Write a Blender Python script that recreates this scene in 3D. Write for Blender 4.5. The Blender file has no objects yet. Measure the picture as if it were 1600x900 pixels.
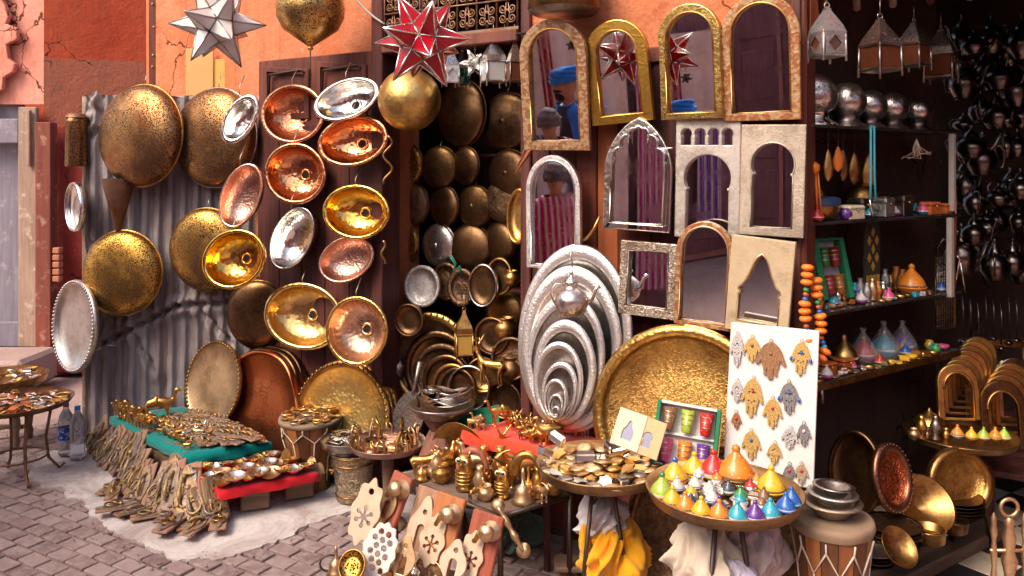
import bpy, bmesh, math, random
from mathutils import Vector, Matrix, noise

R = math.radians
PI = math.pi
rnd = random.Random(11)
sc = bpy.context.scene
COL = sc.collection

# ------------------------------------------------------------------ camera, sky, sun, exposure
EYE = 1.7            # eye height of the photographer
FOC = 1250.0         # focal length in photo pixels (1600 wide)
HZN = 265.0          # horizon row in the photo
cam_d = bpy.data.cameras.new('camera')
cam_d.sensor_width = 36.0
cam_d.lens = 36.0 * FOC / 1600.0
cam_d.shift_y = (HZN - 450.0) / 1600.0
cam_d.clip_start = 0.05
cam_d.clip_end = 500
cam = bpy.data.objects.new('camera', cam_d)
COL.objects.link(cam)
cam.location = (0, 0, EYE)
cam.rotation_euler = (R(90), 0, 0)
sc.camera = cam

SUN_DIR = Vector((-0.50, -0.46, 0.74)).normalized()     # towards the sun: high, from the street's left
world = bpy.data.worlds.new('World')
sc.world = world
world.use_nodes = True
wn = world.node_tree
sky = wn.nodes.new('ShaderNodeTexSky')
sky.sky_type = 'NISHITA'
sky.sun_disc = False
sky.sun_elevation = math.asin(SUN_DIR.z)
sky.sun_rotation = math.atan2(SUN_DIR.x, SUN_DIR.y)
sky.dust_density = 6.0
sky.air_density = 0.8
sky.ozone_density = 0.5
bg = next(n for n in wn.nodes if n.type == 'BACKGROUND')
bg.inputs['Strength'].default_value = 0.15
wn.links.new(sky.outputs[0], bg.inputs['Color'])
sun_d = bpy.data.lights.new('sun', 'SUN')
sun_d.energy = 1.5
sun_d.angle = R(28)
sun_d.color = (1.0, 0.87, 0.70)
sun = bpy.data.objects.new('sun', sun_d)
COL.objects.link(sun)
sun.rotation_euler = SUN_DIR.to_track_quat('Z', 'Y').to_euler()

sc.view_settings.view_transform = 'Standard'
sc.view_settings.look = 'None'
sc.view_settings.gamma = 1.0
sc.view_settings.use_curve_mapping = False
sc.view_settings.exposure = 0.68
sc.render.engine = 'CYCLES'
sc.cycles.use_denoising = True
sc.cycles.max_bounces = 5
sc.cycles.glossy_bounces = 3
sc.cycles.diffuse_bounces = 3
sc.cycles.transmission_bounces = 4
sc.cycles.use_adaptive_sampling = True
sc.cycles.adaptive_threshold = 0.03
sc.cycles.sample_clamp_indirect = 6.0
sc.cycles.caustics_reflective = False
sc.cycles.caustics_refractive = False

# ------------------------------------------------------------------ placing
def P(px, py, d):
    return Vector(((px - 800) / FOC * d, d, EYE + (HZN - py) / FOC * d))
def G(px, py, z=0.0):
    return P(px, py, (EYE - z) * FOC / (py - HZN))
def FD(px):                       # depth of the shop front in that column
    return 1.0 / (0.2585 + 1.2e-4 * (px - 800))
FO = Vector((0, 3.868, 0))
FT = Vector((0.8652, -0.5014, 0))     # along the shop front, to the right
FN = Vector((-0.5014, -0.8652, 0))    # out into the street
FYAW = math.degrees(math.atan2(FN.x, -FN.y))
def FS(px):
    return (px - 800) / FOC * FD(px) / FT.x
def W(s, off, z):
    return FO + FT * s + FN * off + Vector((0, 0, z))
def rot(yaw=0, pitch=0, roll=0):  # yaw<0 faces left, pitch>0 faces up, roll>0 turns counter-clockwise
    return Matrix.Rotation(R(yaw), 4, 'Z') @ Matrix.Rotation(R(-pitch), 4, 'X') @ Matrix.Rotation(R(-roll), 4, 'Y')
def frame(o, x, y=None, z=None):
    m = Matrix.Identity(4)
    m.col[0][:3] = x; m.col[1][:3] = y; m.col[2][:3] = z; m.col[3][:3] = o
    return m

# ------------------------------------------------------------------ objects
def tag(o, label=None, cat=None, group=None, kind=None):
    if label: o['label'] = label
    if cat: o['category'] = cat
    if group: o['group'] = group
    if kind: o['kind'] = kind
    return o
def obj(name, me, mat=None, parent=None, M=None):
    o = bpy.data.objects.new(name, me)
    COL.objects.link(o)
    if mat is not None and me is not None:
        if not me.materials:
            me.materials.append(mat)
        elif me.materials[0] is not mat:
            o.material_slots[0].link = 'OBJECT'
            o.material_slots[0].material = mat
    if parent is not None: o.parent = parent
    if M is not None: o.matrix_local = M
    return o
def thing(name, label, cat, loc, rt=None, group=None, scale=1.0):
    o = bpy.data.objects.new(name, None)
    COL.objects.link(o)
    o.empty_display_size = 0.05
    M = Matrix.Translation(loc)
    if rt is not None: M = M @ rt
    if scale != 1.0: M = M @ Matrix.Scale(scale, 4)
    o.matrix_local = M
    return tag(o, label, cat, group)
def solo(name, me, mat, label, cat, loc, rt=None, group=None, scale=1.0):
    M = Matrix.Translation(loc)
    if rt is not None: M = M @ rt
    if scale != 1.0: M = M @ Matrix.Scale(scale, 4)
    return tag(obj(name, me, mat, None, M), label, cat, group)
def struct(name, me, mat):
    return tag(obj(name, me, mat), kind='structure')

class MB:
    def __init__(s): s.v = []; s.f = []; s.sm = []
    def raw(s, vs, fs, smooth=True, M=None):
        b = len(s.v)
        s.v += [tuple(M @ Vector(q)) for q in vs] if M is not None else [tuple(q) for q in vs]
        s.f += [tuple(i + b for i in q) for q in fs]
        s.sm += [smooth] * len(fs)
        return s
    def lathe(s, prof, seg=32, ex=1.0, ez=1.0, front=False, smooth=True, wob=None, M=None, cap0=False, cap1=False):
        vs, fs = [], []
        n = len(prof)
        for r, h in prof:
            for k in range(seg):
                a = 2 * PI * k / seg
                q = r * (1 + (wob(a, r) if wob else 0))
                x, y = q * math.cos(a) * ex, q * math.sin(a) * ez
                vs.append((x, -h, y) if front else (x, y, h))
        for i in range(n - 1):
            for k in range(seg):
                k2 = (k + 1) % seg
                q = (i * seg + k, i * seg + k2, (i + 1) * seg + k2, (i + 1) * seg + k)
                fs.append(q)
        if cap0: fs.append(tuple(range(seg - 1, -1, -1)))
        if cap1: fs.append(tuple((n - 1) * seg + k for k in range(seg)))
        return s.raw(vs, fs, smooth, M)
    def box(s, lo, hi, M=None, smooth=False):
        x0, y0, z0 = lo; x1, y1, z1 = hi
        vs = [(x0, y0, z0), (x1, y0, z0), (x1, y1, z0), (x0, y1, z0), (x0, y0, z1), (x1, y0, z1), (x1, y1, z1), (x0, y1, z1)]
        return s.raw(vs, [(0, 3, 2, 1), (4, 5, 6, 7), (0, 1, 5, 4), (1, 2, 6, 5), (2, 3, 7, 6), (3, 0, 4, 7)], smooth, M)
    def bbox(s, lo, hi, b, M=None):       # box with chamfered edges
        bm = bmesh.new()
        bmesh.ops.create_cube(bm, size=1.0)
        for v in bm.verts:
            v.co = Vector([lo[i] + (v.co[i] + 0.5) * (hi[i] - lo[i]) for i in range(3)])
        bmesh.ops.bevel(bm, geom=list(bm.edges), offset=b, segments=1, affect='EDGES')
        bm.verts.index_update()
        s.raw([v.co.copy() for v in bm.verts], [[v.index for v in f.verts] for f in bm.faces], False, M)
        bm.free()
        return s
    def tube(s, pts, r, seg=8, closed=False, M=None, caps=True):
        pts = [Vector(p) for p in pts]
        n = len(pts)
        rs = r if isinstance(r, (list, tuple)) else [r] * n
        vs, fs = [], []
        up = None
        for i, p in enumerate(pts):
            if closed: t = pts[(i + 1) % n] - pts[i - 1]
            else: t = pts[min(i + 1, n - 1)] - pts[max(i - 1, 0)]
            if t.length < 1e-9: t = Vector((0, 0, 1))
            t.normalize()
            if up is None:
                up = Vector((0, 0, 1)) if abs(t.z) < 0.9 else Vector((1, 0, 0))
            a = t.cross(up)
            if a.length < 1e-4: a = t.orthogonal()
            a.normalize(); b = a.cross(t); up = b
            for k in range(seg):
                w = 2 * PI * k / seg
                vs.append(p + (a * math.cos(w) + b * math.sin(w)) * rs[i])
        for i in range(n if closed else n - 1):
            j = (i + 1) % n
            for k in range(seg):
                k2 = (k + 1) % seg
                fs.append((i * seg + k, i * seg + k2, j * seg + k2, j * seg + k))
        if caps and not closed:
            fs.append(tuple(range(seg - 1, -1, -1)))
            fs.append(tuple((n - 1) * seg + k for k in range(seg)))
        return s.raw(vs, fs, True, M)
    def ball(s, c, r, seg=12, M=None):
        rx, ry, rz = r if isinstance(r, (list, tuple)) else (r, r, r)
        rings = max(4, seg // 2)
        vs = [(c[0], c[1], c[2] - rz)]
        for i in range(1, rings):
            ph = -PI / 2 + PI * i / rings
            for k in range(seg):
                a = 2 * PI * k / seg
                vs.append((c[0] + rx * math.cos(ph) * math.cos(a), c[1] + ry * math.cos(ph) * math.sin(a), c[2] + rz * math.sin(ph)))
        vs.append((c[0], c[1], c[2] + rz))
        fs = [(0, 1 + (k + 1) % seg, 1 + k) for k in range(seg)]
        for i in range(rings - 2):
            for k in range(seg):
                k2 = (k + 1) % seg
                fs.append((1 + i * seg + k, 1 + i * seg + k2, 1 + (i + 1) * seg + k2, 1 + (i + 1) * seg + k))
        t = len(vs) - 1; b = 1 + (rings - 2) * seg
        fs += [(t, b + k, b + (k + 1) % seg) for k in range(seg)]
        return s.raw(vs, fs, True, M)
    def mesh(s, name='mesh'):
        me = bpy.data.meshes.new(name)
        me.from_pydata(s.v, [], s.f)
        me.polygons.foreach_set('use_smooth', s.sm)
        me.update()
        return me

def add(mb, me, M=None):          # append an existing mesh
    vs = [v.co.copy() for v in me.vertices]
    mb.raw(vs, [tuple(p.vertices) for p in me.polygons], False, M)
    return mb

def cut(loops, th, bevel=0.0, res=1):
    """plate cut from 2-D loops (first outer, rest holes), standing in XZ, front face towards -Y, back at y=0"""
    cu = bpy.data.curves.new('cut', 'CURVE')
    cu.dimensions = '2D'; cu.fill_mode = 'BOTH'
    cu.extrude = max(th / 2 - bevel, 1e-5); cu.bevel_depth = bevel; cu.bevel_resolution = res
    if bevel: cu.offset = -bevel
    for lp in loops:
        sp = cu.splines.new('POLY')
        sp.points.add(len(lp) - 1)
        for i, (x, y) in enumerate(lp): sp.points[i].co = (x, y, 0, 1)
        sp.use_cyclic_u = True
    ob = bpy.data.objects.new('cut', cu)
    me = bpy.data.meshes.new_from_object(ob)
    bpy.data.objects.remove(ob); bpy.data.curves.remove(cu)
    me.transform(Matrix.Translation((0, -th / 2, 0)) @ Matrix.Rotation(R(90), 4, 'X'))
    me.materials.clear()
    me.polygons.foreach_set('use_smooth', [False] * len(me.polygons))
    return me

def skin(verts, edges, radii, sub=1, name='skin'):
    me = bpy.data.meshes.new(name)
    me.from_pydata(verts, edges, [])
    ob = bpy.data.objects.new(name, me); COL.objects.link(ob)
    m = ob.modifiers.new('skin', 'SKIN'); m.use_smooth_shade = True
    for i, r in enumerate(radii):
        me.skin_vertices[0].data[i].radius = (r, r) if not isinstance(r, (tuple, list)) else r
    me.skin_vertices[0].data[0].use_root = True
    if sub:
        q = ob.modifiers.new('sub', 'SUBSURF'); q.levels = sub; q.render_levels = sub
    dg = bpy.context.evaluated_depsgraph_get(); dg.update()
    out = bpy.data.meshes.new_from_object(ob.evaluated_get(dg))
    bpy.data.objects.remove(ob); bpy.data.meshes.remove(me)
    out.polygons.foreach_set('use_smooth', [True] * len(out.polygons))
    return out

def copy_tree(o, parent=None, loc=None, rt=None, label=None, scale=None):
    c = o.copy(); COL.objects.link(c); c.parent = parent
    if loc is not None:
        M = Matrix.Translation(loc)
        if rt is not None: M = M @ rt
        if scale: M = M @ Matrix.Scale(scale, 4)
        c.matrix_local = M
    if label: c['label'] = label
    for ch in o.children: copy_tree(ch, c)
    return c

# ------------------------------------------------------------------ materials
class NT:
    def __init__(s, name):
        s.m = bpy.data.materials.new(name); s.m.use_nodes = True
        s.n = s.m.node_tree.nodes; s.l = s.m.node_tree.links
        s.b = s.n['Principled BSDF']
        s.tc = s.n.new('ShaderNodeTexCoord')
        s.oi = None
    def link(s, a, b): s.l.new(a, b)
    def sock(s, node, name):
        i = node.inputs
        return i[name]
    def coords(s, scale=(1, 1, 1), gen=False, rnd_off=True):
        mp = s.n.new('ShaderNodeMapping')
        mp.inputs['Scale'].default_value = scale if isinstance(scale, (tuple, list)) else (scale,) * 3
        s.link(s.tc.outputs['Generated' if gen else 'Object'], mp.inputs['Vector'])
        if rnd_off and not gen:
            if s.oi is None: s.oi = s.n.new('ShaderNodeObjectInfo')
            mul = s.n.new('ShaderNodeVectorMath'); mul.operation = 'SCALE'
            cmb = s.n.new('ShaderNodeCombineXYZ')
            for k in range(3): s.link(s.oi.outputs['Random'], cmb.inputs[k])
            s.link(cmb.outputs[0], mul.inputs[0]); mul.inputs['Scale'].default_value = 37.0
            s.link(mul.outputs[0], mp.inputs['Location'])
        return mp.outputs[0]
    def noise(s, vec, scale, detail=4, rough=0.6, dist=0.0):
        t = s.n.new('ShaderNodeTexNoise')
        t.inputs['Scale'].default_value = scale; t.inputs['Detail'].default_value = detail
        t.inputs['Roughness'].default_value = rough; t.inputs['Distortion'].default_value = dist
        s.link(vec, t.inputs['Vector'])
        return t.outputs['Fac']
    def voro(s, vec, scale, feat='F1', out='Distance'):
        t = s.n.new('ShaderNodeTexVoronoi'); t.feature = feat
        t.inputs['Scale'].default_value = scale
        s.link(vec, t.inputs['Vector'])
        return t.outputs[out]
    def wave(s, vec, scale, dist=0.0, kind='RINGS', det=2):
        t = s.n.new('ShaderNodeTexWave'); t.wave_type = kind
        t.inputs['Scale'].default_value = scale; t.inputs['Distortion'].default_value = dist; t.inputs['Detail'].default_value = det
        s.link(vec, t.inputs['Vector'])
        return t.outputs['Fac']
    def ramp(s, fac, stops):
        r = s.n.new('ShaderNodeValToRGB')
        e = r.color_ramp.elements
        while len(e) < len(stops): e.new(0.5)
        for k, (p, c) in enumerate(stops):
            e[k].position = p
            e[k].color = c if len(c) == 4 else (*c, 1)
        s.link(fac, r.inputs['Fac'])
        return r.outputs['Color']
    def step(s, fac, lo, hi): return s.ramp(fac, [(lo, (0, 0, 0)), (hi, (1, 1, 1))])
    def mix(s, fac, a, b, mode='MIX'):
        m = s.n.new('ShaderNodeMix'); m.data_type = 'RGBA'; m.blend_type = mode
        for v, k in ((fac, 0), (a, 6), (b, 7)):
            if hasattr(v, 'is_output') or isinstance(v, bpy.types.NodeSocket): s.link(v, m.inputs[k])
            elif k == 0: m.inputs[0].default_value = v
            else: m.inputs[k].default_value = (*v, 1) if len(v) == 3 else v
        return m.outputs[2]
    def rng(s, fac, a, b):
        m = s.n.new('ShaderNodeMapRange')
        m.inputs['To Min'].default_value = a; m.inputs['To Max'].default_value = b
        s.link(fac, m.inputs['Value'])
        return m.outputs[0]
    def math(s, op, a, b=None):
        m = s.n.new('ShaderNodeMath'); m.operation = op
        for k, v in enumerate((a, b)):
            if v is None: continue
            if isinstance(v, bpy.types.NodeSocket): s.link(v, m.inputs[k])
            else: m.inputs[k].default_value = v
        return m.outputs[0]
    def bump(s, h, strength, dist=0.01, prev=None):
        b = s.n.new('ShaderNodeBump')
        b.inputs['Strength'].default_value = strength; b.inputs['Distance'].default_value = dist
        s.link(h, b.inputs['Height'])
        if prev is not None: s.link(prev, b.inputs['Normal'])
        return b.outputs[0]
    def set(s, **kw):
        for k, v in kw.items():
            k = {'color': 'Base Color', 'rough': 'Roughness', 'metal': 'Metallic', 'normal': 'Normal', 'trans': 'Transmission Weight', 'ior': 'IOR',
                 'coat': 'Coat Weight', 'spec': 'Specular IOR Level', 'sheen': 'Sheen Weight', 'alpha': 'Alpha'}[k]
            if isinstance(v, bpy.types.NodeSocket): s.link(v, s.b.inputs[k])
            elif k == 'Base Color': s.b.inputs[k].default_value = (*v, 1)
            else: s.b.inputs[k].default_value = v
        return s.m

MATS = {}
def mat(name, fn):
    if name not in MATS: MATS[name] = fn(NT(name))
    return MATS[name]

def metal(name, col, pat, amount=0.5, rough=(0.18, 0.42), hammer=0, engrave=0, perf=0, ring=0, bump=0.4, holes=0.26):
    def fn(t):
        v = t.coords(1.0)
        n = t.noise(v, 7, 4, 0.65)
        n2 = t.noise(v, 60, 3, 0.6)
        f = t.math('ADD', t.math('MULTIPLY', n, 0.7), t.math('MULTIPLY', n2, 0.3))
        fac = t.step(f, 0.62 - 0.4 * amount, 0.78 - 0.3 * amount)
        c = t.mix(fac, col, pat)
        rg = t.rng(f, rough[0], rough[1])
        nrm = None
        if hammer:
            nrm = t.bump(t.voro(v, hammer, 'SMOOTH_F1'), bump, 0.5 / hammer)
        if engrave:
            e = t.noise(v, engrave, 3, 0.6, 1.5)
            e = t.step(e, 0.44, 0.56)
            nrm = t.bump(e, bump, 0.004, nrm)
            c = t.mix(t.math('MULTIPLY', e, 0.3), c, [q * 0.45 for q in pat])
        if ring:
            w = t.wave(t.coords((1, 0.0, 1), rnd_off=False), ring, 1.5, 'RINGS')
            nrm = t.bump(w, bump, 0.003, nrm)
        if nrm is None: nrm = t.bump(n2, 0.14, 0.003, nrm)
        if perf:
            d = t.voro(v, perf)
            h = t.math('LESS_THAN', d, holes)
            big = t.step(t.noise(v, 6, 3), 0.34, 0.46)
            h = t.math('MULTIPLY', h, big)
            c = t.mix(h, c, (0.012, 0.008, 0.004))
            t.set(metal=t.math('SUBTRACT', 1.0, h), rough=t.math('MAXIMUM', rg, h))
            nrm = t.bump(t.math('SUBTRACT', 1.0, h), 0.6, 0.003, nrm)
        else:
            t.set(metal=1.0, rough=rg)
        return t.set(color=c, normal=nrm)
    return mat(name, fn)

def paint(name, col, var=0.25, rough=0.6, scale=12, bump=0.2, spec=0.4, coat=0.0, dirt=None):
    def fn(t):
        v = t.coords(1.0)
        n = t.noise(v, scale, 5, 0.6)
        c = t.mix(n, [max(0, q * (1 - var)) for q in col], [min(1, q * (1 + var)) for q in col])
        if dirt:
            c = t.mix(t.step(t.noise(v, scale * 0.45, 6, 0.7), 0.52, 0.7), c, dirt)
        return t.set(color=c, rough=t.rng(n, rough * 0.8, min(1, rough * 1.15)), spec=spec, coat=coat, normal=t.bump(t.noise(v, scale * 6, 4), bump, 0.004))
    return mat(name, fn)

def wood(name, col, dark, axis=2, scale=5, rough=0.65, bump=0.35, wear=None):
    def fn(t):
        s = [scale * 3.2] * 3; s[axis] = scale * 0.22
        v = t.coords(tuple(s))
        n = t.noise(v, 2.2, 6, 0.65, 0.8)
        c = t.ramp(n, [(0.3, dark), (0.62, col)])
        n2 = t.noise(t.coords(1.0), 4, 5, 0.65)
        c = t.mix(t.math('MULTIPLY', n2, 0.5), c, [q * 0.5 for q in dark])
        if wear: c = t.mix(t.step(t.noise(t.coords(1.0), 9, 6, 0.7), 0.55, 0.68), c, wear)
        return t.set(color=c, rough=rough, spec=0.3, normal=t.bump(n, bump, 0.004))
    return mat(name, fn)

def plaster(name, col, alt, stain, rough=0.85, scale=1.6):
    def fn(t):
        v = t.coords(1.0, rnd_off=False)
        c = t.mix(t.step(t.noise(v, scale, 6, 0.65), 0.35, 0.68), col, alt)
        c = t.mix(t.math('MULTIPLY', t.step(t.noise(v, scale * 2.3, 8, 0.75, 0.6), 0.56, 0.7), 0.75), c, stain)
        st = t.noise(t.coords((5, 5, 0.45), rnd_off=False), 2.0, 5, 0.7)
        c = t.mix(t.math('MULTIPLY', t.step(st, 0.5, 0.72), 0.55), c, stain)
        wv = t.n.new('ShaderNodeVectorMath'); wv.operation = 'ADD'
        nz = t.n.new('ShaderNodeTexNoise'); nz.inputs['Scale'].default_value = 3.0; nz.inputs['Detail'].default_value = 5
        t.link(v, nz.inputs['Vector'])
        sc_ = t.n.new('ShaderNodeVectorMath'); sc_.operation = 'SCALE'; sc_.inputs['Scale'].default_value = 0.55
        t.link(nz.outputs['Color'], sc_.inputs[0]); t.link(v, wv.inputs[0]); t.link(sc_.outputs[0], wv.inputs[1])
        ck = t.math('LESS_THAN', t.voro(wv.outputs[0], 1.9, 'DISTANCE_TO_EDGE'), 0.010)
        ck = t.math('MULTIPLY', ck, t.step(t.noise(v, 1.3, 3), 0.5, 0.56))
        c = t.mix(ck, c, [q * 0.3 for q in stain])
        chip = t.step(t.noise(v, 13, 6, 0.8), 0.66, 0.70)
        c = t.mix(chip, c, [min(1, q * 1.25 + .06) for q in alt])
        fine = t.noise(v, 45, 5, 0.7)
        c = t.mix(0.25, c, fine, 'OVERLAY')
        h = t.math('ADD', t.math('MULTIPLY', t.noise(v, 9, 6, 0.7), 1.0), t.math('MULTIPLY', fine, 0.25))
        return t.set(color=c, rough=rough, spec=0.2, normal=t.bump(h, 0.55, 0.03))
    return mat(name, fn)

def cloth(name, col, scale=90, var=0.2, rough=0.9):
    def fn(t):
        v = t.coords(1.0)
        n = t.noise(v, 14, 5, 0.6)
        c = t.mix(n, [q * (1 - var) for q in col], [min(1, q * (1 + var)) for q in col])
        h = t.math('ADD', t.noise(v, scale * 3, 2), t.math('MULTIPLY', t.noise(v, 16, 4, 0.55, 1.0), 2.0))
        return t.set(color=c, rough=rough, spec=0.1, sheen=0.25, normal=t.bump(h, 0.35, 0.006))
    return mat(name, fn)

def glass(name, col, rough=0.05):
    def fn(t):
        v = t.coords(1.0)
        n = t.noise(v, 25, 3)
        return t.set(color=t.mix(n, [q * 0.8 for q in col], col), rough=rough, trans=0.75, ior=1.3, spec=0.6, normal=t.bump(n, 0.15, 0.01))
    return mat(name, fn)

BRASS = metal('brass', (0.78, 0.48, 0.15), (0.36, 0.18, 0.06), 0.5, (0.22, 0.48))
BRASS_H = metal('brass_hammered', (0.88, 0.56, 0.17), (0.44, 0.21, 0.055), 0.3, (0.14, 0.34), hammer=70, bump=0.35)
BRASS_OLD = metal('brass_aged', (0.56, 0.32, 0.1), (0.21, 0.1, 0.04), 0.55, (0.25, 0.5))
BRASS_ENG = metal('brass_engraved', (0.68, 0.4, 0.12), (0.3, 0.14, 0.045), 0.35, (0.28, 0.48), engrave=75, bump=0.35)
BRASS_PALE = metal('brass_pale', (0.74, 0.52, 0.3), (0.4, 0.25, 0.14), 0.45, (0.34, 0.55))
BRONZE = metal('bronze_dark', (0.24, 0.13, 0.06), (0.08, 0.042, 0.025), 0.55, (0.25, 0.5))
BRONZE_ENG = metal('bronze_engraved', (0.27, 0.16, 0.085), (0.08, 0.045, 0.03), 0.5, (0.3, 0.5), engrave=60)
COPPER = metal('copper', (0.86, 0.4, 0.22), (0.45, 0.15, 0.07), 0.3, (0.14, 0.34), hammer=80, bump=0.3)
COPPER_RED = metal('copper_red', (0.72, 0.24, 0.1), (0.4, 0.1, 0.045), 0.35, (0.22, 0.42), hammer=90, bump=0.15)
COPPER_PALE = metal('copper_rosy', (0.82, 0.5, 0.38), (0.5, 0.25, 0.17), 0.35, (0.2, 0.4), hammer=90)
SILVER = metal('silver', (0.8, 0.77, 0.74), (0.42, 0.36, 0.33), 0.3, (0.14, 0.34))
SILVER_H = metal('silver_hammered', (0.88, 0.84, 0.81), (0.6, 0.53, 0.5), 0.3, (0.3, 0.5), hammer=140, bump=0.45)
SILVER_ENG = metal('silver_etched', (0.72, 0.68, 0.66), (0.3, 0.26, 0.26), 0.3, (0.28, 0.5), engrave=110, bump=0.4)
SILVER_OLD = metal('silver_tarnished', (0.42, 0.37, 0.34), (0.16, 0.12, 0.11), 0.5, (0.25, 0.5))
NICKEL = metal('nickel', (0.7, 0.64, 0.58), (0.4, 0.32, 0.26), 0.3, (0.1, 0.25))
PERF_BRASS = metal('brass_pierced', (0.5, 0.28, 0.075), (0.26, 0.12, 0.035), 0.45, (0.26, 0.46), perf=120, holes=0.42)
PERF_BROWN = metal('bronze_pierced', (0.4, 0.21, 0.085), (0.22, 0.09, 0.035), 0.5, (0.26, 0.46), perf=120, holes=0.42)
PERF_GOLD = metal('gold_pierced', (0.62, 0.34, 0.07), (0.32, 0.15, 0.035), 0.45, (0.24, 0.42), perf=120, holes=0.42)
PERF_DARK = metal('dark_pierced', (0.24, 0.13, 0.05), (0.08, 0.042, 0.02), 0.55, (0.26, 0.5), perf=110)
PERF_SILVER = metal('silver_pierced', (0.7, 0.64, 0.6), (0.3, 0.25, 0.23), 0.35, (0.2, 0.4), perf=120, holes=0.3)
IRON = metal('iron_dark', (0.1, 0.085, 0.08), (0.16, 0.08, 0.05), 0.4, (0.4, 0.65))
IRON_RUST = metal('iron_rusty', (0.3, 0.19, 0.13), (0.22, 0.1, 0.05), 0.55, (0.45, 0.7))
MIRROR = mat('mirror_glass', lambda t: t.set(color=t.mix(t.step(t.noise(t.coords(1.0), 9, 7, 0.75), 0.45, 0.75), (0.84, 0.85, 0.86), (0.62, 0.6, 0.58)), metal=1.0, rough=t.ramp(t.noise(t.coords(1.0), 6, 6, 0.7), [(0.5, (0.012,) * 3), (0.8, (0.14,) * 3)])))
HOLE = mat('dark_hollow', lambda t: t.set(color=t.mix(t.noise(t.coords(1.0), 20), (0.012, 0.008, 0.006), (0.03, 0.02, 0.015)), rough=0.9))
# ================================================================== setting
FM = frame(FO, FT, -FN, Vector((0, 0, 1)))       # local x along the shop front, -y out to the street
Z3 = Vector((0, 0, 1))

BRICKM = mat('paver', lambda t: t.set(
    color=t.mix(t.step(t.noise(t.coords(1.0), 16, 7, 0.75), 0.42, 0.72), t.ramp(t.math('FRACT', t.math('MULTIPLY', t.n.new('ShaderNodeObjectInfo').outputs['Random'], 7.0)),
          [(0.0, (0.2, 0.13, 0.125)), (0.5, (0.28, 0.19, 0.18)), (1.0, (0.36, 0.26, 0.25))]), (0.44, 0.35, 0.33)),
    rough=0.8, spec=0.3, normal=t.bump(t.noise(t.coords(1.0), 70, 5, 0.7), 0.6, 0.006)))
CONC = mat('concrete', lambda t: t.set(
    color=t.mix(t.step(t.noise(t.coords(1.0, rnd_off=False), 3.4, 9, 0.75, 0.8), 0.44, 0.62),
                t.mix(t.noise(t.coords(1.0, rnd_off=False), 40, 5), (0.58, 0.51, 0.49), (0.74, 0.68, 0.66)), (0.42, 0.33, 0.31)),
    rough=0.85, spec=0.25, normal=t.bump(t.noise(t.coords(1.0, rnd_off=False), 28, 7, 0.75), 0.5, 0.01)))
DIRT = mat('dirt', lambda t: t.set(
    color=t.mix(t.noise(t.coords(1.0, rnd_off=False), 2.5, 8, 0.7), (0.3, 0.2, 0.18), (0.52, 0.37, 0.33)),
    rough=0.95, spec=0.1, normal=t.bump(t.noise(t.coords(1.0, rnd_off=False), 20, 8, 0.7), 0.8, 0.02)))
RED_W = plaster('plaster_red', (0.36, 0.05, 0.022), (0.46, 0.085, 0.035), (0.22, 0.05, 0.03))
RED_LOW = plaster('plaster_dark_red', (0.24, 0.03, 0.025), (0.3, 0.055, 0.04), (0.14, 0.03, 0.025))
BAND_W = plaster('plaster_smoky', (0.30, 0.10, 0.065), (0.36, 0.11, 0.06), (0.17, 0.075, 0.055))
PINK_W = plaster('plaster_salmon', (0.70, 0.25, 0.17), (0.8, 0.36, 0.27), (0.55, 0.15, 0.09))
ORANGE_W = plaster('plaster_orange', (0.58, 0.155, 0.055), (0.66, 0.26, 0.14), (0.38, 0.1, 0.05))
DOORW = wood('wood_door_brown', (0.26, 0.085, 0.055), (0.12, 0.035, 0.028), 2, 4, 0.55)
DOORD = wood('wood_door_dark', (0.16, 0.05, 0.04), (0.06, 0.02, 0.02), 2, 4, 0.5)
REDWOOD = wood('wood_red_brown', (0.22, 0.055, 0.03), (0.1, 0.025, 0.018), 2, 4, 0.5)
ORWOOD = wood('wood_orange', (0.50, 0.15, 0.05), (0.32, 0.08, 0.03), 2, 3, 0.5)
PALEWOOD = wood('wood_pale', (0.5, 0.35, 0.26), (0.3, 0.19, 0.14), 2, 4, 0.75, wear=(0.58, 0.46, 0.38))
GREYDOOR = wood('wood_grey_blue', (0.3, 0.27, 0.33), (0.19, 0.165, 0.2), 2, 3, 0.75, wear=(0.36, 0.31, 0.34))
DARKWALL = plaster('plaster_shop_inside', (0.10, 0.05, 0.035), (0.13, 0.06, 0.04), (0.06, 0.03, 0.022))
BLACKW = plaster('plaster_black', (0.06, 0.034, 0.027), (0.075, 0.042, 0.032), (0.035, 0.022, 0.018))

def bx(lo, hi, bevel=0.0):
    return (MB().bbox(lo, hi, bevel) if bevel else MB().box(lo, hi)).mesh()
def fpart(name, parent, s0, s1, o0, o1, z0, z1, m, bevel=0.0):
    return obj(name, bx((s0, -max(o0, o1), z0), (s1, -min(o0, o1), z1), bevel), m, parent)

# ---- ground sheet
struct('ground', MB().raw([(-60, -60, -0.02), (60, -60, -0.02), (60, 60, -0.02), (-60, 60, -0.02)], [(0, 1, 2, 3)]).mesh(), DIRT)

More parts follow.
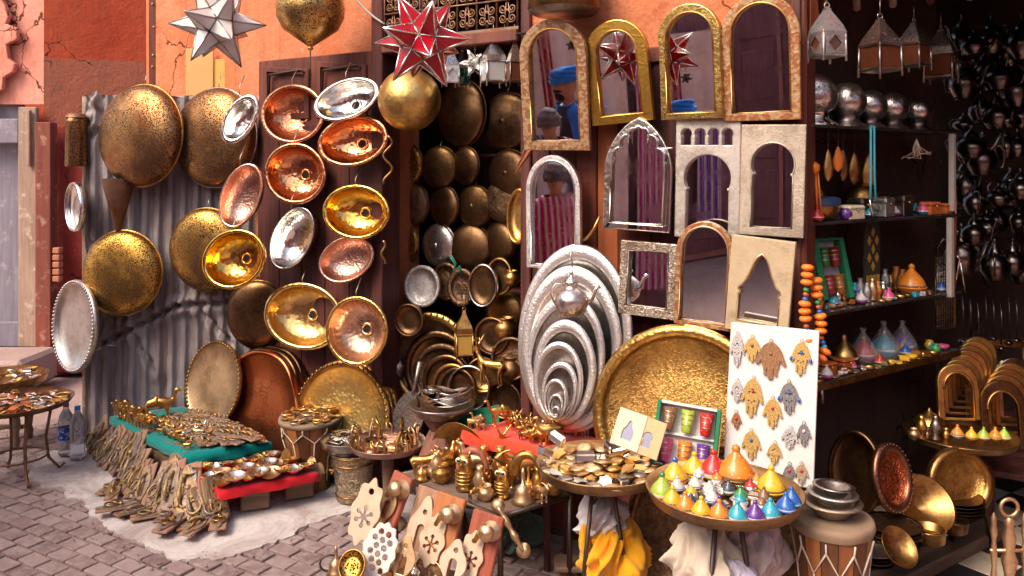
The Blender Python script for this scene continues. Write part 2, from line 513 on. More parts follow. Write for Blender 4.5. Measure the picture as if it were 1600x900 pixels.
# ---- light concrete apron in front of the shop, broken edges
ring_px = [(128, 694), (62, 716), (44, 738), (84, 764), (128, 792), (196, 838), (262, 872), (330, 878), (420, 850), (520, 808), (560, 800), (640, 802)]
pl = [G(*q) for q in ring_px]
poly = [Vector((p.x, p.y)) for p in pl] + [Vector((W(0.2, 0.25, 0).x, W(0.2, 0.25, 0).y)), Vector((W(0.2, -0.1, 0).x, W(0.2, -0.1, 0).y)), Vector((W(-1.9, -0.3, 0).x, W(-1.9, -0.3, 0).y))]
edge = []
for i in range(len(poly)):
    a, b = poly[i], poly[(i + 1) % len(poly)]
    n = max(1, int((b - a).length / 0.015))
    for k in range(n):
        q = a.lerp(b, k / n)
        j = noise.noise((q.x * 7, q.y * 7, 3.1)) * 0.05 + noise.noise((q.x * 23, q.y * 23, 7)) * 0.02 + noise.noise((q.x * 70, q.y * 70, 2)) * 0.015
        nn = Vector((b.y - a.y, a.x - b.x)).normalized()
        edge.append(q + nn * j)
def inside(x, y, pg):
    c = False
    for i in range(len(pg)):
        a, b = pg[i], pg[i - 1]
        if (a.y > y) != (b.y > y) and x < (b.x - a.x) * (y - a.y) / (b.y - a.y) + a.x: c = not c
    return c
bm = bmesh.new()
top = [bm.verts.new((q.x, q.y, 0.007)) for q in edge]
low = [bm.verts.new((q.x, q.y, -0.03)) for q in edge]
bm.faces.new(top)
for i in range(len(edge)):
    j = (i + 1) % len(edge)
    bm.faces.new((low[i], low[j], top[j], top[i]))
bmesh.ops.recalc_face_normals(bm, faces=bm.faces)
bmesh.ops.triangulate(bm, faces=[f for f in bm.faces if len(f.verts) > 4])
me = bpy.data.meshes.new('apron'); bm.to_mesh(me); bm.free()
struct('concrete_apron', me, CONC)

# ---- paving bricks, rows parallel to the shop front
pav = struct('brick_pavement', MB().raw([(-4.6, 2.6, -0.012), (2.2, 2.0, -0.012), (2.2, 3.6, -0.012), (-0.2, 4.1, -0.012), (-1.6, 5.0, -0.012), (-4.6, 5.6, -0.012)], [(0, 1, 2, 3, 4, 5)]).mesh(), paint('joint_sand', (0.25, 0.185, 0.17), 0.4, 0.95, 40))
BL, BW, GAP = 0.135, 0.088, 0.009
brick_me = [MB().bbox((-(BL - GAP) / 2 + rnd.uniform(0, .006), -(BW - GAP) / 2, -0.04), ((BL - GAP) / 2, (BW - GAP) / 2 - rnd.uniform(0, .005), 0), 0.0035).mesh() for _ in range(4)]
spots = []
ux, uy = Vector((FT.x, FT.y)), Vector((-FT.y, FT.x))
for r_ in range(-14, 34):
    for c_ in range(-34, 26):
        q = Vector((-1.4, 3.2)) + ux * (c_ * BL + (r_ % 2) * BL / 2) + uy * (r_ * BW)
        if q.y < 2.75 or q.y > 5.4 or q.x < -3.9 or q.x > 1.2: continue
        if inside(q.x, q.y, edge) and all(inside(q.x + a, q.y + b, edge) for a, b in ((.12, 0), (-.12, 0), (0, .12), (0, -.12))): continue
        if -(q - Vector((FO.x, FO.y))).dot(Vector((FN.x, FN.y))) > -0.1: continue
        px = 800 + q.x / q.y * FOC; py = HZN + EYE * FOC / q.y
        vis = -40 < px < 900 and py < 925
        spots.append((0 if vis else 1, q.length, q))
spots.sort(key=lambda a: a[:2])
far = MB()
for i, (v_, _, q) in enumerate(spots):
    M = Matrix.Translation((q.x, q.y, rnd.uniform(-0.004, 0.003))) @ Matrix.Rotation(math.atan2(ux.y, ux.x) + rnd.uniform(-.025, .025), 4, 'Z') @ Matrix.Rotation(rnd.uniform(-.02, .02), 4, 'X') @ Matrix.Rotation(rnd.uniform(-.015, .015), 4, 'Y')
    if i < 300:
        obj('brick', brick_me[i % 4], BRICKM, pav, M)
    elif q.y < 4.6:
        add(far, brick_me[i % 4], M)
tag(obj('brick_field', far.mesh(), BRICKM, pav), kind='stuff')

gv = MB()
for k in range(700):
    e_ = edge[rnd.randrange(len(edge))]
    x, y = e_.x + rnd.gauss(0, .09), e_.y + rnd.gauss(0, .09)
    r_ = rnd.uniform(.002, .007)
    gv.ball((x, y, .004 + r_ * .3), (r_, r_ * rnd.uniform(.7, 1.3), r_ * .6), 5)
tag(obj('gravel', gv.mesh(), DIRT), 'loose grit scattered along the broken edge of the concrete', 'gravel', None, 'stuff')

# ---- shop building
shop = thing('shop_building', 'orange plastered souk shop front with two open doorways and brown shutters', 'building', FO, frame(Vector(), FT, -FN, Z3))
fpart('plaster_wall', shop, -2.95, -0.87, -0.12, -0.42, 0, 4.6, ORANGE_W)
fpart('plaster_wall', shop, -0.87, 0.10, -0.10, -0.40, 2.86, 4.6, ORANGE_W)
fpart('plaster_wall', shop, 0.10, 1.37, -0.02, -0.40, 2.24, 4.6, ORANGE_W)
fpart('plaster_wall', shop, 1.37, 3.2, -0.10, -0.40, 2.62, 4.6, ORANGE_W)
fpart('plaster_wall', shop, 3.2, 7.0, -0.02, -0.40, 0, 4.6, ORANGE_W)
# door leaf folded back against the wall (left)
dl = fpart('door', shop, FS(400), FS(583), -0.02, -0.08, 0.02, 2.345, DOORW, 0.004)
w0 = FS(400); w1 = FS(583)
for k in range(5):
    a = w0 + (w1 - w0) * k / 5; b = w0 + (w1 - w0) * (k + 1) / 5
    fpart('board', dl, a + 0.004, b - 0.004, -0.02, -0.012, 0.03, 1.95, DOORD)
for k in range(2):
    a = w0 + (w1 - w0) * (0.06 + 0.47 * k); b = a + (w1 - w0) * 0.41
    fr = cut([[(a, 1.99), (b, 1.99), (b, 2.27), (a, 2.31)], [(a + .035, 2.025), (b - .035, 2.025), (b - .035, 2.24), (a + .035, 2.275)]], 0.02, 0.003)
    obj('panel_moulding', fr, DOORW, dl, Matrix.Translation((0, 0.022, 0)))
    obj('hinge_strap', MB().tube([(a + .05, 0.0, 2.1), (a + .06, 0, 2.255), (b - .05, 0, 2.27), (b - .03, 0, 2.25)], 0.008, 6).mesh(), IRON, dl)
# door frame left of the opening, lintel, grille
fpart('door_jamb', shop, FS(583), FS(600), 0.02, -0.14, 0, 2.9, DOORD, 0.006)
fpart('door_jamb', shop, 0.045, 0.10, 0.0, -0.14, 0, 2.9, DOORD, 0.006)
fpart('lintel', shop, FS(600) + .002, 0.043, 0.03, -0.12, 2.315, 2.375, DOORW, 0.006)
fpart('lintel', shop, FS(600) + .002, 0.043, 0.025, -0.12, 2.78, 2.86, DOORW, 0.006)
gr = fpart('window_grille', shop, FS(600) + .003, 0.042, 0.012, 0.0, 2.376, 2.39, IRON_RUST)
gx0, gx1, gz0, gz1 = FS(600) + .01, 0.035, 2.395, 2.775
ncell = 7; cw = (gx1 - gx0) / ncell; ch = (gz1 - gz0) / 3
for k in range(ncell + 1):
    obj('bar', MB().tube([(gx0 + k * cw, -0.006, gz0 - .01), (gx0 + k * cw, -0.006, gz1)], 0.006, 6).mesh(), IRON_RUST, gr)
for k in range(1, 3):
    obj('bar', MB().tube([(gx0, -0.012, gz0 + k * ch), (gx1, -0.012, gz0 + k * ch)], 0.005, 6).mesh(), IRON_RUST, gr)
def spiral(cx, cz, r, turns, a0, sgn):
    return [(cx + sgn * r * (1 - .8 * t / 26) * math.cos(a0 + turns * 2 * PI * t / 26), -0.004, cz + r * (1 - .8 * t / 26) * math.sin(a0 + turns * 2 * PI * t / 26)) for t in range(27)]
for i in range(ncell):
    for j in range(3):
        cx, cz = gx0 + (i + .5) * cw, gz0 + (j + .5) * ch
        for sgn in (1, -1):
            b = MB()
            b.tube(spiral(cx + sgn * cw * .22, cz + ch * .17, cw * .2, 1.6, PI, sgn), 0.0042, 5)
            b.tube(spiral(cx + sgn * cw * .22, cz - ch * .2, cw * .2, 1.6, PI, sgn), 0.0042, 5)
            b.tube([(cx + sgn * .004, -0.004, cz + ch * .48), (cx + sgn * .012, -0.004, cz), (cx + sgn * .004, -0.004, cz - ch * .48)], 0.0042, 5)
            obj('scroll', b.mesh(), IRON_RUST, gr)
# wall of boards behind the mirrors
bw = [(0.102, 0.20, DOORD), (0.20, 0.335, REDWOOD), (0.335, 0.44, REDWOOD), (0.44, 0.545, ORWOOD), (0.545, 0.70, REDWOOD), (0.70, 0.86, DOORD), (0.86, 1.0, REDWOOD), (1.0, 1.15, DOORD), (1.15, 1.30, REDWOOD)]
for k, (a, b, m) in enumerate(bw):
    fpart('wall_board', shop, a + .002, b - .002, -0.012 - 0.005 * (k % 2), -0.05, 0.0, 2.235, m, 0.004)
fpart('top_rail', shop, 0.102, 1.30, 0.0, -0.05, 2.17, 2.238, DOORW, 0.005)
fpart('cross_rail', shop, 0.335, 1.30, -0.004, -0.03, 1.02, 1.10, DOORD, 0.005)
fpart('door_jamb', shop, 1.302, 1.365, 0.05, -0.16, 0, 2.62, REDWOOD, 0.008)
fpart('jamb_moulding', shop, 1.318, 1.345, 0.062, 0.049, 0, 2.62, DOORD, 0.004)
# inside of the left doorway
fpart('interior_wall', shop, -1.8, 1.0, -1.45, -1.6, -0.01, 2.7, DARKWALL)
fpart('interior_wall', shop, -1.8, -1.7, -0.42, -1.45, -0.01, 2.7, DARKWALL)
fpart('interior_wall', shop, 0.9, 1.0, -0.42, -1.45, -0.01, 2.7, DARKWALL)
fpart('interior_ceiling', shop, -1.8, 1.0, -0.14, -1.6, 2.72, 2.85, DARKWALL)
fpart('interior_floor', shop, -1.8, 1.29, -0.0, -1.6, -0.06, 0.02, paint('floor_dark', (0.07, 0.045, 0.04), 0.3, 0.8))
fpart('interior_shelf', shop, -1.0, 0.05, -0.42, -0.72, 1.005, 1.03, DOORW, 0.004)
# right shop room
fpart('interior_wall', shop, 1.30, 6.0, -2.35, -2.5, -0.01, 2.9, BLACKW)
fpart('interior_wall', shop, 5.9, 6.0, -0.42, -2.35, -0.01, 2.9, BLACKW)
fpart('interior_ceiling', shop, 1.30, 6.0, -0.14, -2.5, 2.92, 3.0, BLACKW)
# awning of reed slats over the right doorway
aw = fpart('awning_beam', shop, 1.38, 3.2, 0.30, 0.25, 2.52, 2.58, DOORD, 0.006)
for k in range(14):
    a = 1.40 + k * 0.13
    obj('slat', MB().tube([(a, 0.10, 2.34), (a + .03, -0.28, 2.6), (a + .05, -1.1, 2.9)], 0.014, 6).mesh(), PALEWOOD if k % 3 else REDWOOD, aw)
# ---- left-hand red building across the side passage
redb = thing('red_building', 'red and salmon plastered building corner with a grey door beside the passage', 'building', (-3.84, 6.6, 0))
def quad_wall(name, parent, a, b, z0, z1, th, m, off=0.0):
    a = Vector(a); b = Vector(b); t = (b - a).normalized(); L = (b - a).length
    n = Vector((t.y, -t.x, 0))
    M = frame(a - parent.matrix_basis.translation + n * off, t, -n, Z3)
    return obj(name, bx((0, 0, z0), (L, th, z1)), m, parent, M)
cA, cB, cC = (-3.86, 6.6, 0), (-3.12, 6.82, 0), (-7.5, 6.75, 0)
quad_wall('plaster_wall', redb, cA, cB, 2.0, 5.2, 0.3, RED_W)  # red paint, deepened so its colour also carries this face's shade
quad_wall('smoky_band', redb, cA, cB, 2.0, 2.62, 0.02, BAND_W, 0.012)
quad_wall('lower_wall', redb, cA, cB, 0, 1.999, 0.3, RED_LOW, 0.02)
quad_wall('front_wall', redb, cC, (-3.862, 6.6, 0), 2.24, 5.2, 0.3, PINK_W)
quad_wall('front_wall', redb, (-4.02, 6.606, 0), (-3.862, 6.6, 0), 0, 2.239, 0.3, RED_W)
# broken plaster steps on the salmon wall
jag = [(4, -60), (6, 0), (17, 24), (12, 38), (30, 44), (31, 62), (14, 70), (15, 92), (26, 100), (24, 112), (8, 122), (6, 140), (-12, 146), (-20, 170)]
od = Vector((-3.84, 6.6, 0)); jp = [P(x, y, 6.56) - od for x, y in jag]
obj('broken_plaster', cut([[(-1.6, jp[0].z), *[(q.x + .012 * noise.noise((k * 3.1, 0, 0)), q.z) for k, q in enumerate(jp)], (-1.6, jp[-1].z)]], .05, .008), PINK_W, redb, Matrix.Translation((0, -.02, 0)))
dr = quad_wall('grey_door', redb, (-5.4, 6.69, 0), (-4.02, 6.66, 0), 0.22, 2.23, 0.06, GREYDOOR)
def redp(name, px0, px1, py0, py1, d, m, th=0.05, bev=0.006, par=redb):
    a, c = P(px0, py1, d), P(px1, py0, d)
    o = Vector((-3.84, 6.6, 0))
    return obj(name, bx((a.x - o.x, -th, a.z), (c.x - o.x, 0, c.z), bev), m, par, Matrix.Translation((0, d - o.y, 0)))
redp('door_frame', 34, 62, 168, 540, 6.55, PALEWOOD)
redp('door_frame', 44, 50, 172, 260, 6.49, PALEWOOD, 0.03)
redp('door_rail', -60, 33, 186, 224, 6.56, GREYDOOR, 0.04)
redp('door_rail', -60, 36, 502, 540, 6.56, GREYDOOR, 0.04)
redp('corner_post', 66, 90, 192, 545, 6.5, wood('wood_worn_red', (.3, .08, .05), (.16, .045, .035), 2, 4, .7, wear=(.42, .24, .17)), 0.1)
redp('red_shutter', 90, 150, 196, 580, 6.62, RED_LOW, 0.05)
for k in range(5):
    redp('broken_brick', 88, 99, 386 + k * 11, 395 + k * 11, 6.46, paint('brick_salmon', (0.45, 0.17, 0.1), 0.3, 0.8), 0.06)
redp('door_step', -80, 92, 541, 590, 6.42, DIRT, 0.5, 0.03)
# passage beam with studs beside the orange wall
post = thing('studded_post', 'dark red timber post with rows of pale studs beside orange wall', 'post', P(243, 300, 5.4))
a, c = P(232, 560, 5.4) - P(243, 300, 5.4), P(256, -140, 5.4) - P(243, 300, 5.4)
obj('timber', bx((a.x, 0, a.z - .8), (c.x, 0.08, c.z), 0.005), REDWOOD, post)
for k, (x, y) in enumerate([(238, 6), (252, 8), (240, 42), (254, 44), (239, 86), (253, 88), (254, 30), (254, 62), (254, 104), (238, 104)]):
    q = P(x, y, 5.395) - P(243, 300, 5.4)
    obj('stud', MB().ball((q.x, q.y, q.z), 0.007, 8).mesh(), paint('stud_pale', (0.6, 0.45, 0.35), 0.1), post)
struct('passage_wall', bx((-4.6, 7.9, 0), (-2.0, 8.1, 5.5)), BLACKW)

# ---- corrugated sheet
SHX0, SHX1, SHY, SHH = P(133, 400, 5.0).x, P(418, 400, 4.9).x, 5.0, 2.17
nx, nz = 200, 150
vs, fs = [], []
Wd = SHX1 - SHX0
for j in range(nz + 1):
    for i in range(nx + 1):
        u, w = i / nx, j / nz
        x = u * Wd; z = w * SHH
        ph = (x / 0.082) % 1.0
        y = 0.016 * max(-1, min(1, 2.6 * math.sin(2 * PI * ph)))
        y += 0.02 * noise.noise((x * 3, z * 2.2, 1.0)) + 0.008 * noise.noise((x * 11, z * 9, 4.0))
        # folds from an old bend across the sheet
        for (x0, z0, x1, z1, dep) in ((0.12, 0.62, 0.6, 0.86, 0.06), (0.6, 0.86, 1.15, 0.9, 0.06), (0.7, 0.88, 0.95, 0.62, 0.05), (0.3, 0.7, 0.45, 0.45, 0.04), (0.05, 1.25, 0.3, 1.05, 0.02)):
            t = max(0, min(1, ((x - x0) * (x1 - x0) + (z - z0) * (z1 - z0)) / ((x1 - x0) ** 2 + (z1 - z0) ** 2)))
            dd = math.hypot(x - (x0 + t * (x1 - x0)), z - (z0 + t * (z1 - z0)))
            y += dep * max(0, 1 - dd / 0.02) - dep * 0.4 * max(0, 1 - abs(dd - 0.035) / 0.05)
        if u < 0.12 and w > 0.86:
            y += 0.05 * noise.noise((x * 22, z * 18, 2)) ; z += 0.03 * noise.noise((x * 20, 3, 3))
        if i == 0: x += 0.012 * noise.noise((0, z * 14, 9))
        if j == nz: z += 0.02 * noise.noise((x * 8, 0, 5)) - 0.05 * u
        vs.append((x, y - 0.1 * u, z))
for j in range(nz):
    for i in range(nx):
        k = j * (nx + 1) + i
        fs.append((k, k + 1, k + nx + 2, k + nx + 1))
SHEET = mat('galvanised', lambda t: t.set(
    color=t.mix(t.step(t.noise(t.coords((3, 3, 0.7)), 2.2, 7, 0.7), 0.42, 0.66), t.mix(t.noise(t.coords((9, 9, 0.5)), 3, 4), (0.28, 0.235, 0.24), (0.46, 0.4, 0.4)), (0.2, 0.125, 0.1)),
    metal=0.0, spec=0.35, rough=t.rng(t.noise(t.coords(1.0), 14, 5), 0.5, 0.75), normal=t.bump(t.noise(t.coords(1.0), 30, 6, 0.7), 0.25, 0.01)))
solo('corrugated_sheet', MB().raw(vs, fs).mesh(), SHEET, 'tall grey corrugated metal sheet with creases standing beside the door', 'metal sheet', (SHX0, SHY, 0))
sht = thing('sheet_support', 'pale wooden batten along the edge of the corrugated sheet', 'batten', P(133, 300, 5.03))
obj('batten', bx((-0.02, 0, -1.5), (0.012, 0.03, 0.6), 0.003), PALEWOOD, sht)
# ---- cardboard above the sheet
CARD = paint('cardboard', (0.72, 0.42, 0.16), 0.12, 0.8, 10)
solo('cardboard_sheet', bx((0, 0, 0), (0.175, 0.012, 0.30), 0.003), CARD, 'orange cardboard sheet leaning above the corrugated metal, below the clear star', 'cardboard', P(290, 150, 5.05))
solo('cardboard_sheet', bx((0, 0, 0), (0.28, 0.012, 0.24), 0.003), paint('cardboard_yellow', (0.78, 0.46, 0.12), 0.2, 0.8, 10, dirt=(0.5, 0.3, 0.1)), 'yellowish wide cardboard sheet leaning beside the door leaf', 'cardboard', P(332, 152, 5.06))
# ---- cable
b = MB()
p0, p1 = P(520, -60, 4.35), P(601, 38, 4.22)
b.tube([p0.lerp(p1, k / 12) - Vector((0, 0, 0.05 * math.sin(PI * k / 12))) for k in range(13)], 0.006, 6)
solo('power_cable', b.mesh(), paint('cable_grey', (0.45, 0.4, 0.36), 0.1), 'thin grey cable strung to the grille above the doorway', 'cable', (0, 0, 0))
# ---- chequered floor of the right shop with a wooden threshold
def in_room(q): return Vector((q.x, q.y, 0))
flo = struct('tiled_floor', MB().raw([W(1.37, 0.35, -0.004), W(4.5, 0.35, -0.004), W(4.5, -2.35, -0.004), W(1.37, -2.35, -0.004)], [(0, 1, 2, 3)]).mesh(), paint('grout', (0.12, 0.09, 0.08), 0.2, 0.9))
TB = paint('tile_black', (0.025, 0.02, 0.022), 0.3, 0.35, 8, 0.05)
TW = paint('tile_cream', (0.52, 0.42, 0.33), 0.2, 0.4, 8, 0.05, dirt=(0.35, 0.25, 0.18))
TR = paint('tile_maroon', (0.13, 0.035, 0.03), 0.3, 0.4, 8, 0.05)
tile_me = MB().bbox((-.0985, -.0985, -.01), (.0985, .0985, 0.004), 0.002).mesh()
sd = Vector((0.83, 0.56, 0)).normalized(); sn = Vector((-0.56, 0.83, 0)).normalized()
k = 0
for i in range(-2, 14):
    for j in range(-14, 9):
        q = Vector((1.54, 3.30, 0)) + sd * (i * .2 + .1) + sn * (j * .2 - .16)
        y = -(q - FO).dot(FN); s = (q - FO).dot(FT)
        px = 800 + q.x / q.y * FOC; py = HZN + EYE * FOC / q.y
        if s < 1.2 or y > 2.3 or y < -1.0 or px < 1250 or px > 1680 or py > 960: continue
        m = TB if (i + j) % 2 else (TR if (i * 3 + j) % 7 == 0 else TW)
        obj('tile', tile_me, m, flo, Matrix.Translation(q) @ Matrix.Rotation(math.atan2(sd.y, sd.x), 4, 'Z'))
p0, p1 = G(1330, 925, 0.06), G(1560, 812, 0.06)
t_ = (p1 - p0); t_.z = 0; L = t_.length; t_.normalize()
tag(obj('threshold_beam', bx((0, -0.055, -0.06), (L, 0.055, 0.0), 0.008), wood('wood_threshold', (0.2, 0.13, 0.09), (0.1, 0.06, 0.045), 0, 4), None, frame(p0, t_, Vector((-t_.y, t_.x, 0)), Z3)), 'worn wooden threshold beam beside the chequered floor', 'beam')
# ================================================================== things hung on the shop front
SHEETD = 4.84
LEAD = metal('lead_came', (0.45, 0.42, 0.4), (0.2, 0.17, 0.15), 0.4, (0.3, 0.5))
WIRE = metal('wire', (0.5, 0.45, 0.4), (0.3, 0.2, 0.12), 0.4, (0.3, 0.5))
CORD = paint('cord_dark', (0.08, 0.055, 0.05), 0.2, 0.8)

def facing(px, d, yaw):           # width factor of a face turned by yaw
    return max(0.35, math.cos(R(yaw)) - math.sin(R(yaw)) * (px - 800) / FOC)

# ---- pierced domes and gongs
def dome(px, py, r, yaw, pitch, d, m, label, depth=0.36, rim=None, hang=True, name='dome_lamp', cat='lamp', group=None, knob=False):
    k = d / FOC; rr = r * k
    o = thing(name, label, cat, P(px, py, d), rot(yaw, pitch), group)
    prof = [(rr, 0.0), (rr * 0.985, rr * 0.05)]
    for i in range(1, 13):
        a = PI / 2 * i / 12
        prof.append((rr * 0.985 * math.cos(a) ** 0.9 + 1e-4, rr * (0.05 + depth * math.sin(a))))
    obj('shell', MB().lathe(prof, 48, front=True).mesh(), m, o)
    b = MB().tube([(rr * math.cos(t * PI / 24), -0.002, rr * math.sin(t * PI / 24)) for t in range(48)], rr * 0.022, 6, closed=True)
    obj('rim', b.mesh(), rim or m, o)
    if knob: obj('boss', MB().lathe([(rr * .13, rr * (depth + .035)), (rr * .10, rr * (depth + .07)), (0.0005, rr * (depth + .085))], 20, front=True).mesh(), rim or m, o)
    if hang: obj('hanging_wire', MB().tube([(0, 0, rr * .98), (0, 0.02, rr * 1.25)], 0.0025, 5).mesh(), WIRE, o)
    return o
dome(222, 212, 80, -20, 3, SHEETD, PERF_BROWN, 'large brown pierced dome lamp at the top corner of the corrugated sheet', rim=BRASS_OLD)
dome(338, 215, 78, -21, 3, SHEETD - .02, PERF_BROWN, 'large brown pierced dome lamp behind the small tilted silver basin', rim=SILVER_OLD)
dome(192, 426, 66, -7, 4, SHEETD, PERF_GOLD, 'golden pierced dome lamp low on the corrugated sheet', 0.3, BRASS)
dome(324, 390, 65, -13, 0, SHEETD - .05, PERF_BRASS, 'brass pierced dome lamp half hidden by the tilted gold basin', 0.3, BRASS_OLD)
dome(404, 492, 54, -12, 0, 4.72, BRONZE, 'plain brown domed gong behind the large oval gold basin', 0.25, BRASS_OLD)
# inverted cone on the sheet
o = thing('cone_shade', 'rusty inverted metal cone hanging on the sheet between two dome lamps', 'cone', P(185, 284, 4.86))
obj('cone', MB().lathe([(0.095, 0.02), (0.093, 0.0), (0.012, -0.31), (0.001, -0.315)], 24).mesh(), IRON_RUST, o)
obj('hanging_wire', MB().tube([(0, 0, 0.02), (0, 0.03, 0.09)], 0.003, 5).mesh(), WIRE, o)
# sphere lamp beside the doorway
o = thing('sphere_lamp', 'gold hammered sphere lamp hanging under the red star', 'lamp', P(640, 156, 4.02))
obj('globe', MB().ball((0, 0, 0), 0.158, 40).mesh(), metal('gold_worn', (0.74, 0.5, 0.17), (0.42, 0.25, 0.08), 0.45, (0.28, 0.5), hammer=40, bump=0.15), o)
obj('chain', MB().tube([(0, 0, 0.155), (0, 0, 0.42)], 0.004, 5).mesh(), WIRE, o)

# ---- hanging basins
def basin(px, py, a, b, yaw, pitch, roll, off, m, label, depth=0.115, drain=True, flute=0, rimw=0.13, hook=True, rimm=None):
    d = FD(px) - off; k = d / FOC
    ra, rb = a * k, b * k
    o = thing('hanging_basin', label, 'basin', P(px, py, d), rot(yaw, pitch, roll), 'basins hung on the door')
    ri = 1 - rimw
    inner = [(ri * math.cos(PI / 2 * i / 16) ** 0.75 if i < 16 else 0.001, -depth * math.sin(PI / 2 * i / 16) ** 0.9) for i in range(17)]
    wob = (lambda t, r: 0.03 * math.cos(flute * t) * (1 if 0.3 < r < 0.86 else 0)) if flute else None
    obj('bowl', MB().lathe(inner, 56, ra, rb, True, wob=wob).mesh(), m, o)
    outer = [(r * 1.02 + 0.005, h - 0.004) for r, h in inner]
    obj('underside', MB().lathe(outer, 40, ra, rb, True).mesh(), BRASS_OLD, o)
    rim = [(ri, 0.0), (ri + 0.01, 0.006), (ri + rimw * .5, 0.008), (0.985, 0.006), (1.0, 0.0), (0.99, -0.008), (ri + 0.01, -0.006)]
    obj('rim', MB().lathe(rim, 56, ra, rb, True).mesh(), rimm or m, o)
    if drain:
        dr = obj('drain', MB().lathe([(0.034, -depth + 0.004), (0.032, -depth + 0.012), (0.022, -depth + 0.01), (0.02, -depth + 0.004)], 24, front=True).mesh(), m, o)
        obj('drain_hole', MB().lathe([(0.0215, -depth + 0.006), (0.0005, -depth + 0.005)], 20, front=True).mesh(), HOLE, dr)
    if hook:
        up = (rot(yaw, pitch, roll).to_3x3().inverted() @ Vector((0, 0, 1)))
        c = Vector((0, 0, 0)) + up * (rb * 0.97 if abs(roll) < 45 else ra * 0.97)
        obj('hanging_wire', MB().tube([c - up * 0.02 + Vector((0, -.008, 0)), c + up * 0.03 + Vector((0, -.004, 0)), c + up * 0.1 + Vector((0, 0.05, 0))], 0.0022, 5).mesh(), WIRE, o)
    return o
GOLDB = metal('gold_basin', (0.93, 0.57, 0.13), (0.6, 0.31, 0.05), 0.25, (0.1, 0.26), hammer=45, bump=0.22)
COPB = metal('copper_basin', (0.9, 0.42, 0.2), (0.6, 0.2, 0.08), 0.25, (0.1, 0.28), hammer=55, bump=0.25)
SILB = metal('silver_basin', (0.86, 0.82, 0.77), (0.55, 0.48, 0.42), 0.25, (0.1, 0.26), hammer=50, bump=0.2)
basin(457, 178, 58, 47, -18, 6, -6, .12, COPPER, 'oval hammered copper basin hung highest on the door')
basin(541, 155, 57, 33, -16, 12, 16, .24, SILB, 'oval silver basin tilted right side up at the top of the door', rimw=.15)
basin(551, 220, 61, 40, -16, 6, 8, .18, COPB, 'oval shiny copper basin hanging under the tilted silver basin')
basin(461, 271, 55, 48, -16, 4, -12, .16, COPB, 'roundish shiny copper basin below the highest copper basin')
basin(375, 186, 43, 25, -10, 4, 58, .62, SILB, 'small tilted silver basin hanging in front of the brown dome lamp', drain=False, depth=.08, rimw=.2)
basin(376, 306, 54, 34, -14, 4, 66, .34, COPPER_PALE, 'rosy copper basin standing on end beside the roundish copper basin', drain=False, depth=.1, rimw=.1)
basin(365, 405, 57, 46, -14, 4, 18, .42, GOLDB, 'tilted shiny gold basin in front of the brass dome lamp', depth=.13)
basin(456, 372, 53, 35, -18, 4, 60, .16, SILB, 'upended silver basin in the middle of the door', drain=False, depth=.12, rimw=.07)
basin(556, 331, 58, 43, -16, 6, -4, .18, GOLDB, 'oval shiny gold basin hung level beside the doorway')
basin(541, 405, 49, 35, -16, 6, 22, .14, COPPER_PALE, 'rosy copper basin tucked under the level gold basin', drain=False, depth=.09, rimw=.1)
basin(473, 494, 69, 52, -15, 6, -6, .14, metal('gold_basin_satin', (0.9, 0.6, 0.22), (0.58, 0.33, 0.1), 0.25, (0.18, 0.34), hammer=45, bump=0.2), 'large oval gold basin with a wide rim, lowest on the door')
basin(557, 517, 54, 54, -17, 6, 0, .26, metal('rosy_fluted', (0.85, 0.55, 0.36), (0.6, 0.32, 0.2), 0.3, (0.2, 0.36), hammer=45, bump=0.2), 'round fluted rosy basin overlapping the large gold basin', depth=.12, flute=32, rimw=.12, rimm=BRASS_H)

# small dishes on the edge of the sheet
o = thing('pierced_cylinder', 'rusty pierced cylinder lamp hanging off the sheet edge', 'lamp', P(119, 222, 4.95))
obj('shell', MB().lathe([(0.062, -0.15), (0.064, -0.14), (0.06, 0.12), (0.062, 0.15), (0.058, 0.15), (0.056, -0.15)], 28, wob=lambda a, r: 0.02 * math.sin(3 * a)).mesh(), PERF_BROWN, o)
obj('cap', MB().lathe([(0.066, 0.15), (0.05, 0.175), (0.001, 0.18)], 24).mesh(), IRON_RUST, o)
def dish(px, py, a, b, yaw, pitch, roll, d, m, label, rim=0.16, deep=0.02, serr=0, name='metal_tray', cat='tray', group=None, centre=None, seg=64, rimm=None, beads=0):
    k = d / FOC; ra, rb = a * k, b * k
    o = thing(name, label, cat, P(px, py, d), rot(yaw, pitch, roll), group)
    ri = 1 - rim
    wob = (lambda t, r: 0.018 * math.cos(serr * t) * (r > .97)) if serr else None
    obj('plate', MB().lathe([(0.001, 0.0), (ri * .5, 0.0), (ri - .03, 0.0), (ri, deep * .6)], seg, ra, rb, True).mesh(), centre or m, o)
    obj('rim', MB().lathe([(ri - .002, deep * .55), (ri + .02, deep), (ri + rim * .5, deep * 1.05), (0.975, deep), (1.0, deep * .5), (0.985, -0.004), (ri, -0.006)], seg, ra, rb, True, wob=wob).mesh(), rimm or m, o)
    obj('back', MB().lathe([(0.99, -0.005), (ri, -0.008), (0.001, -0.01)], 32, ra, rb, True).mesh(), m, o)
    if beads:
        bm_ = MB()
        for q in range(beads):
            t = 2 * PI * q / beads
            bm_.ball((ra * .955 * math.cos(t), -deep * 1.1, rb * .955 * math.sin(t)), min(ra, rb) * .03, 6)
        tag(obj('bead_border', bm_.mesh(), rimm or m, o), kind='stuff')
    return o
dish(121, 323, 39, 39, -45, 0, 0, 4.9, SILVER, 'small silver dish seen almost edge on at the sheet edge', .1, .03, name='silver_dish', cat='dish')
dish(120, 509, 72, 72, -38, 4, 3, 4.86, metal('silver_worn', (.62, .58, .55), (.36, .31, .29), .45, (.3, .5), hammer=110, bump=.2), 'silver tray with beaded rim hanging on the lower edge of the sheet', .12, .025, beads=70)

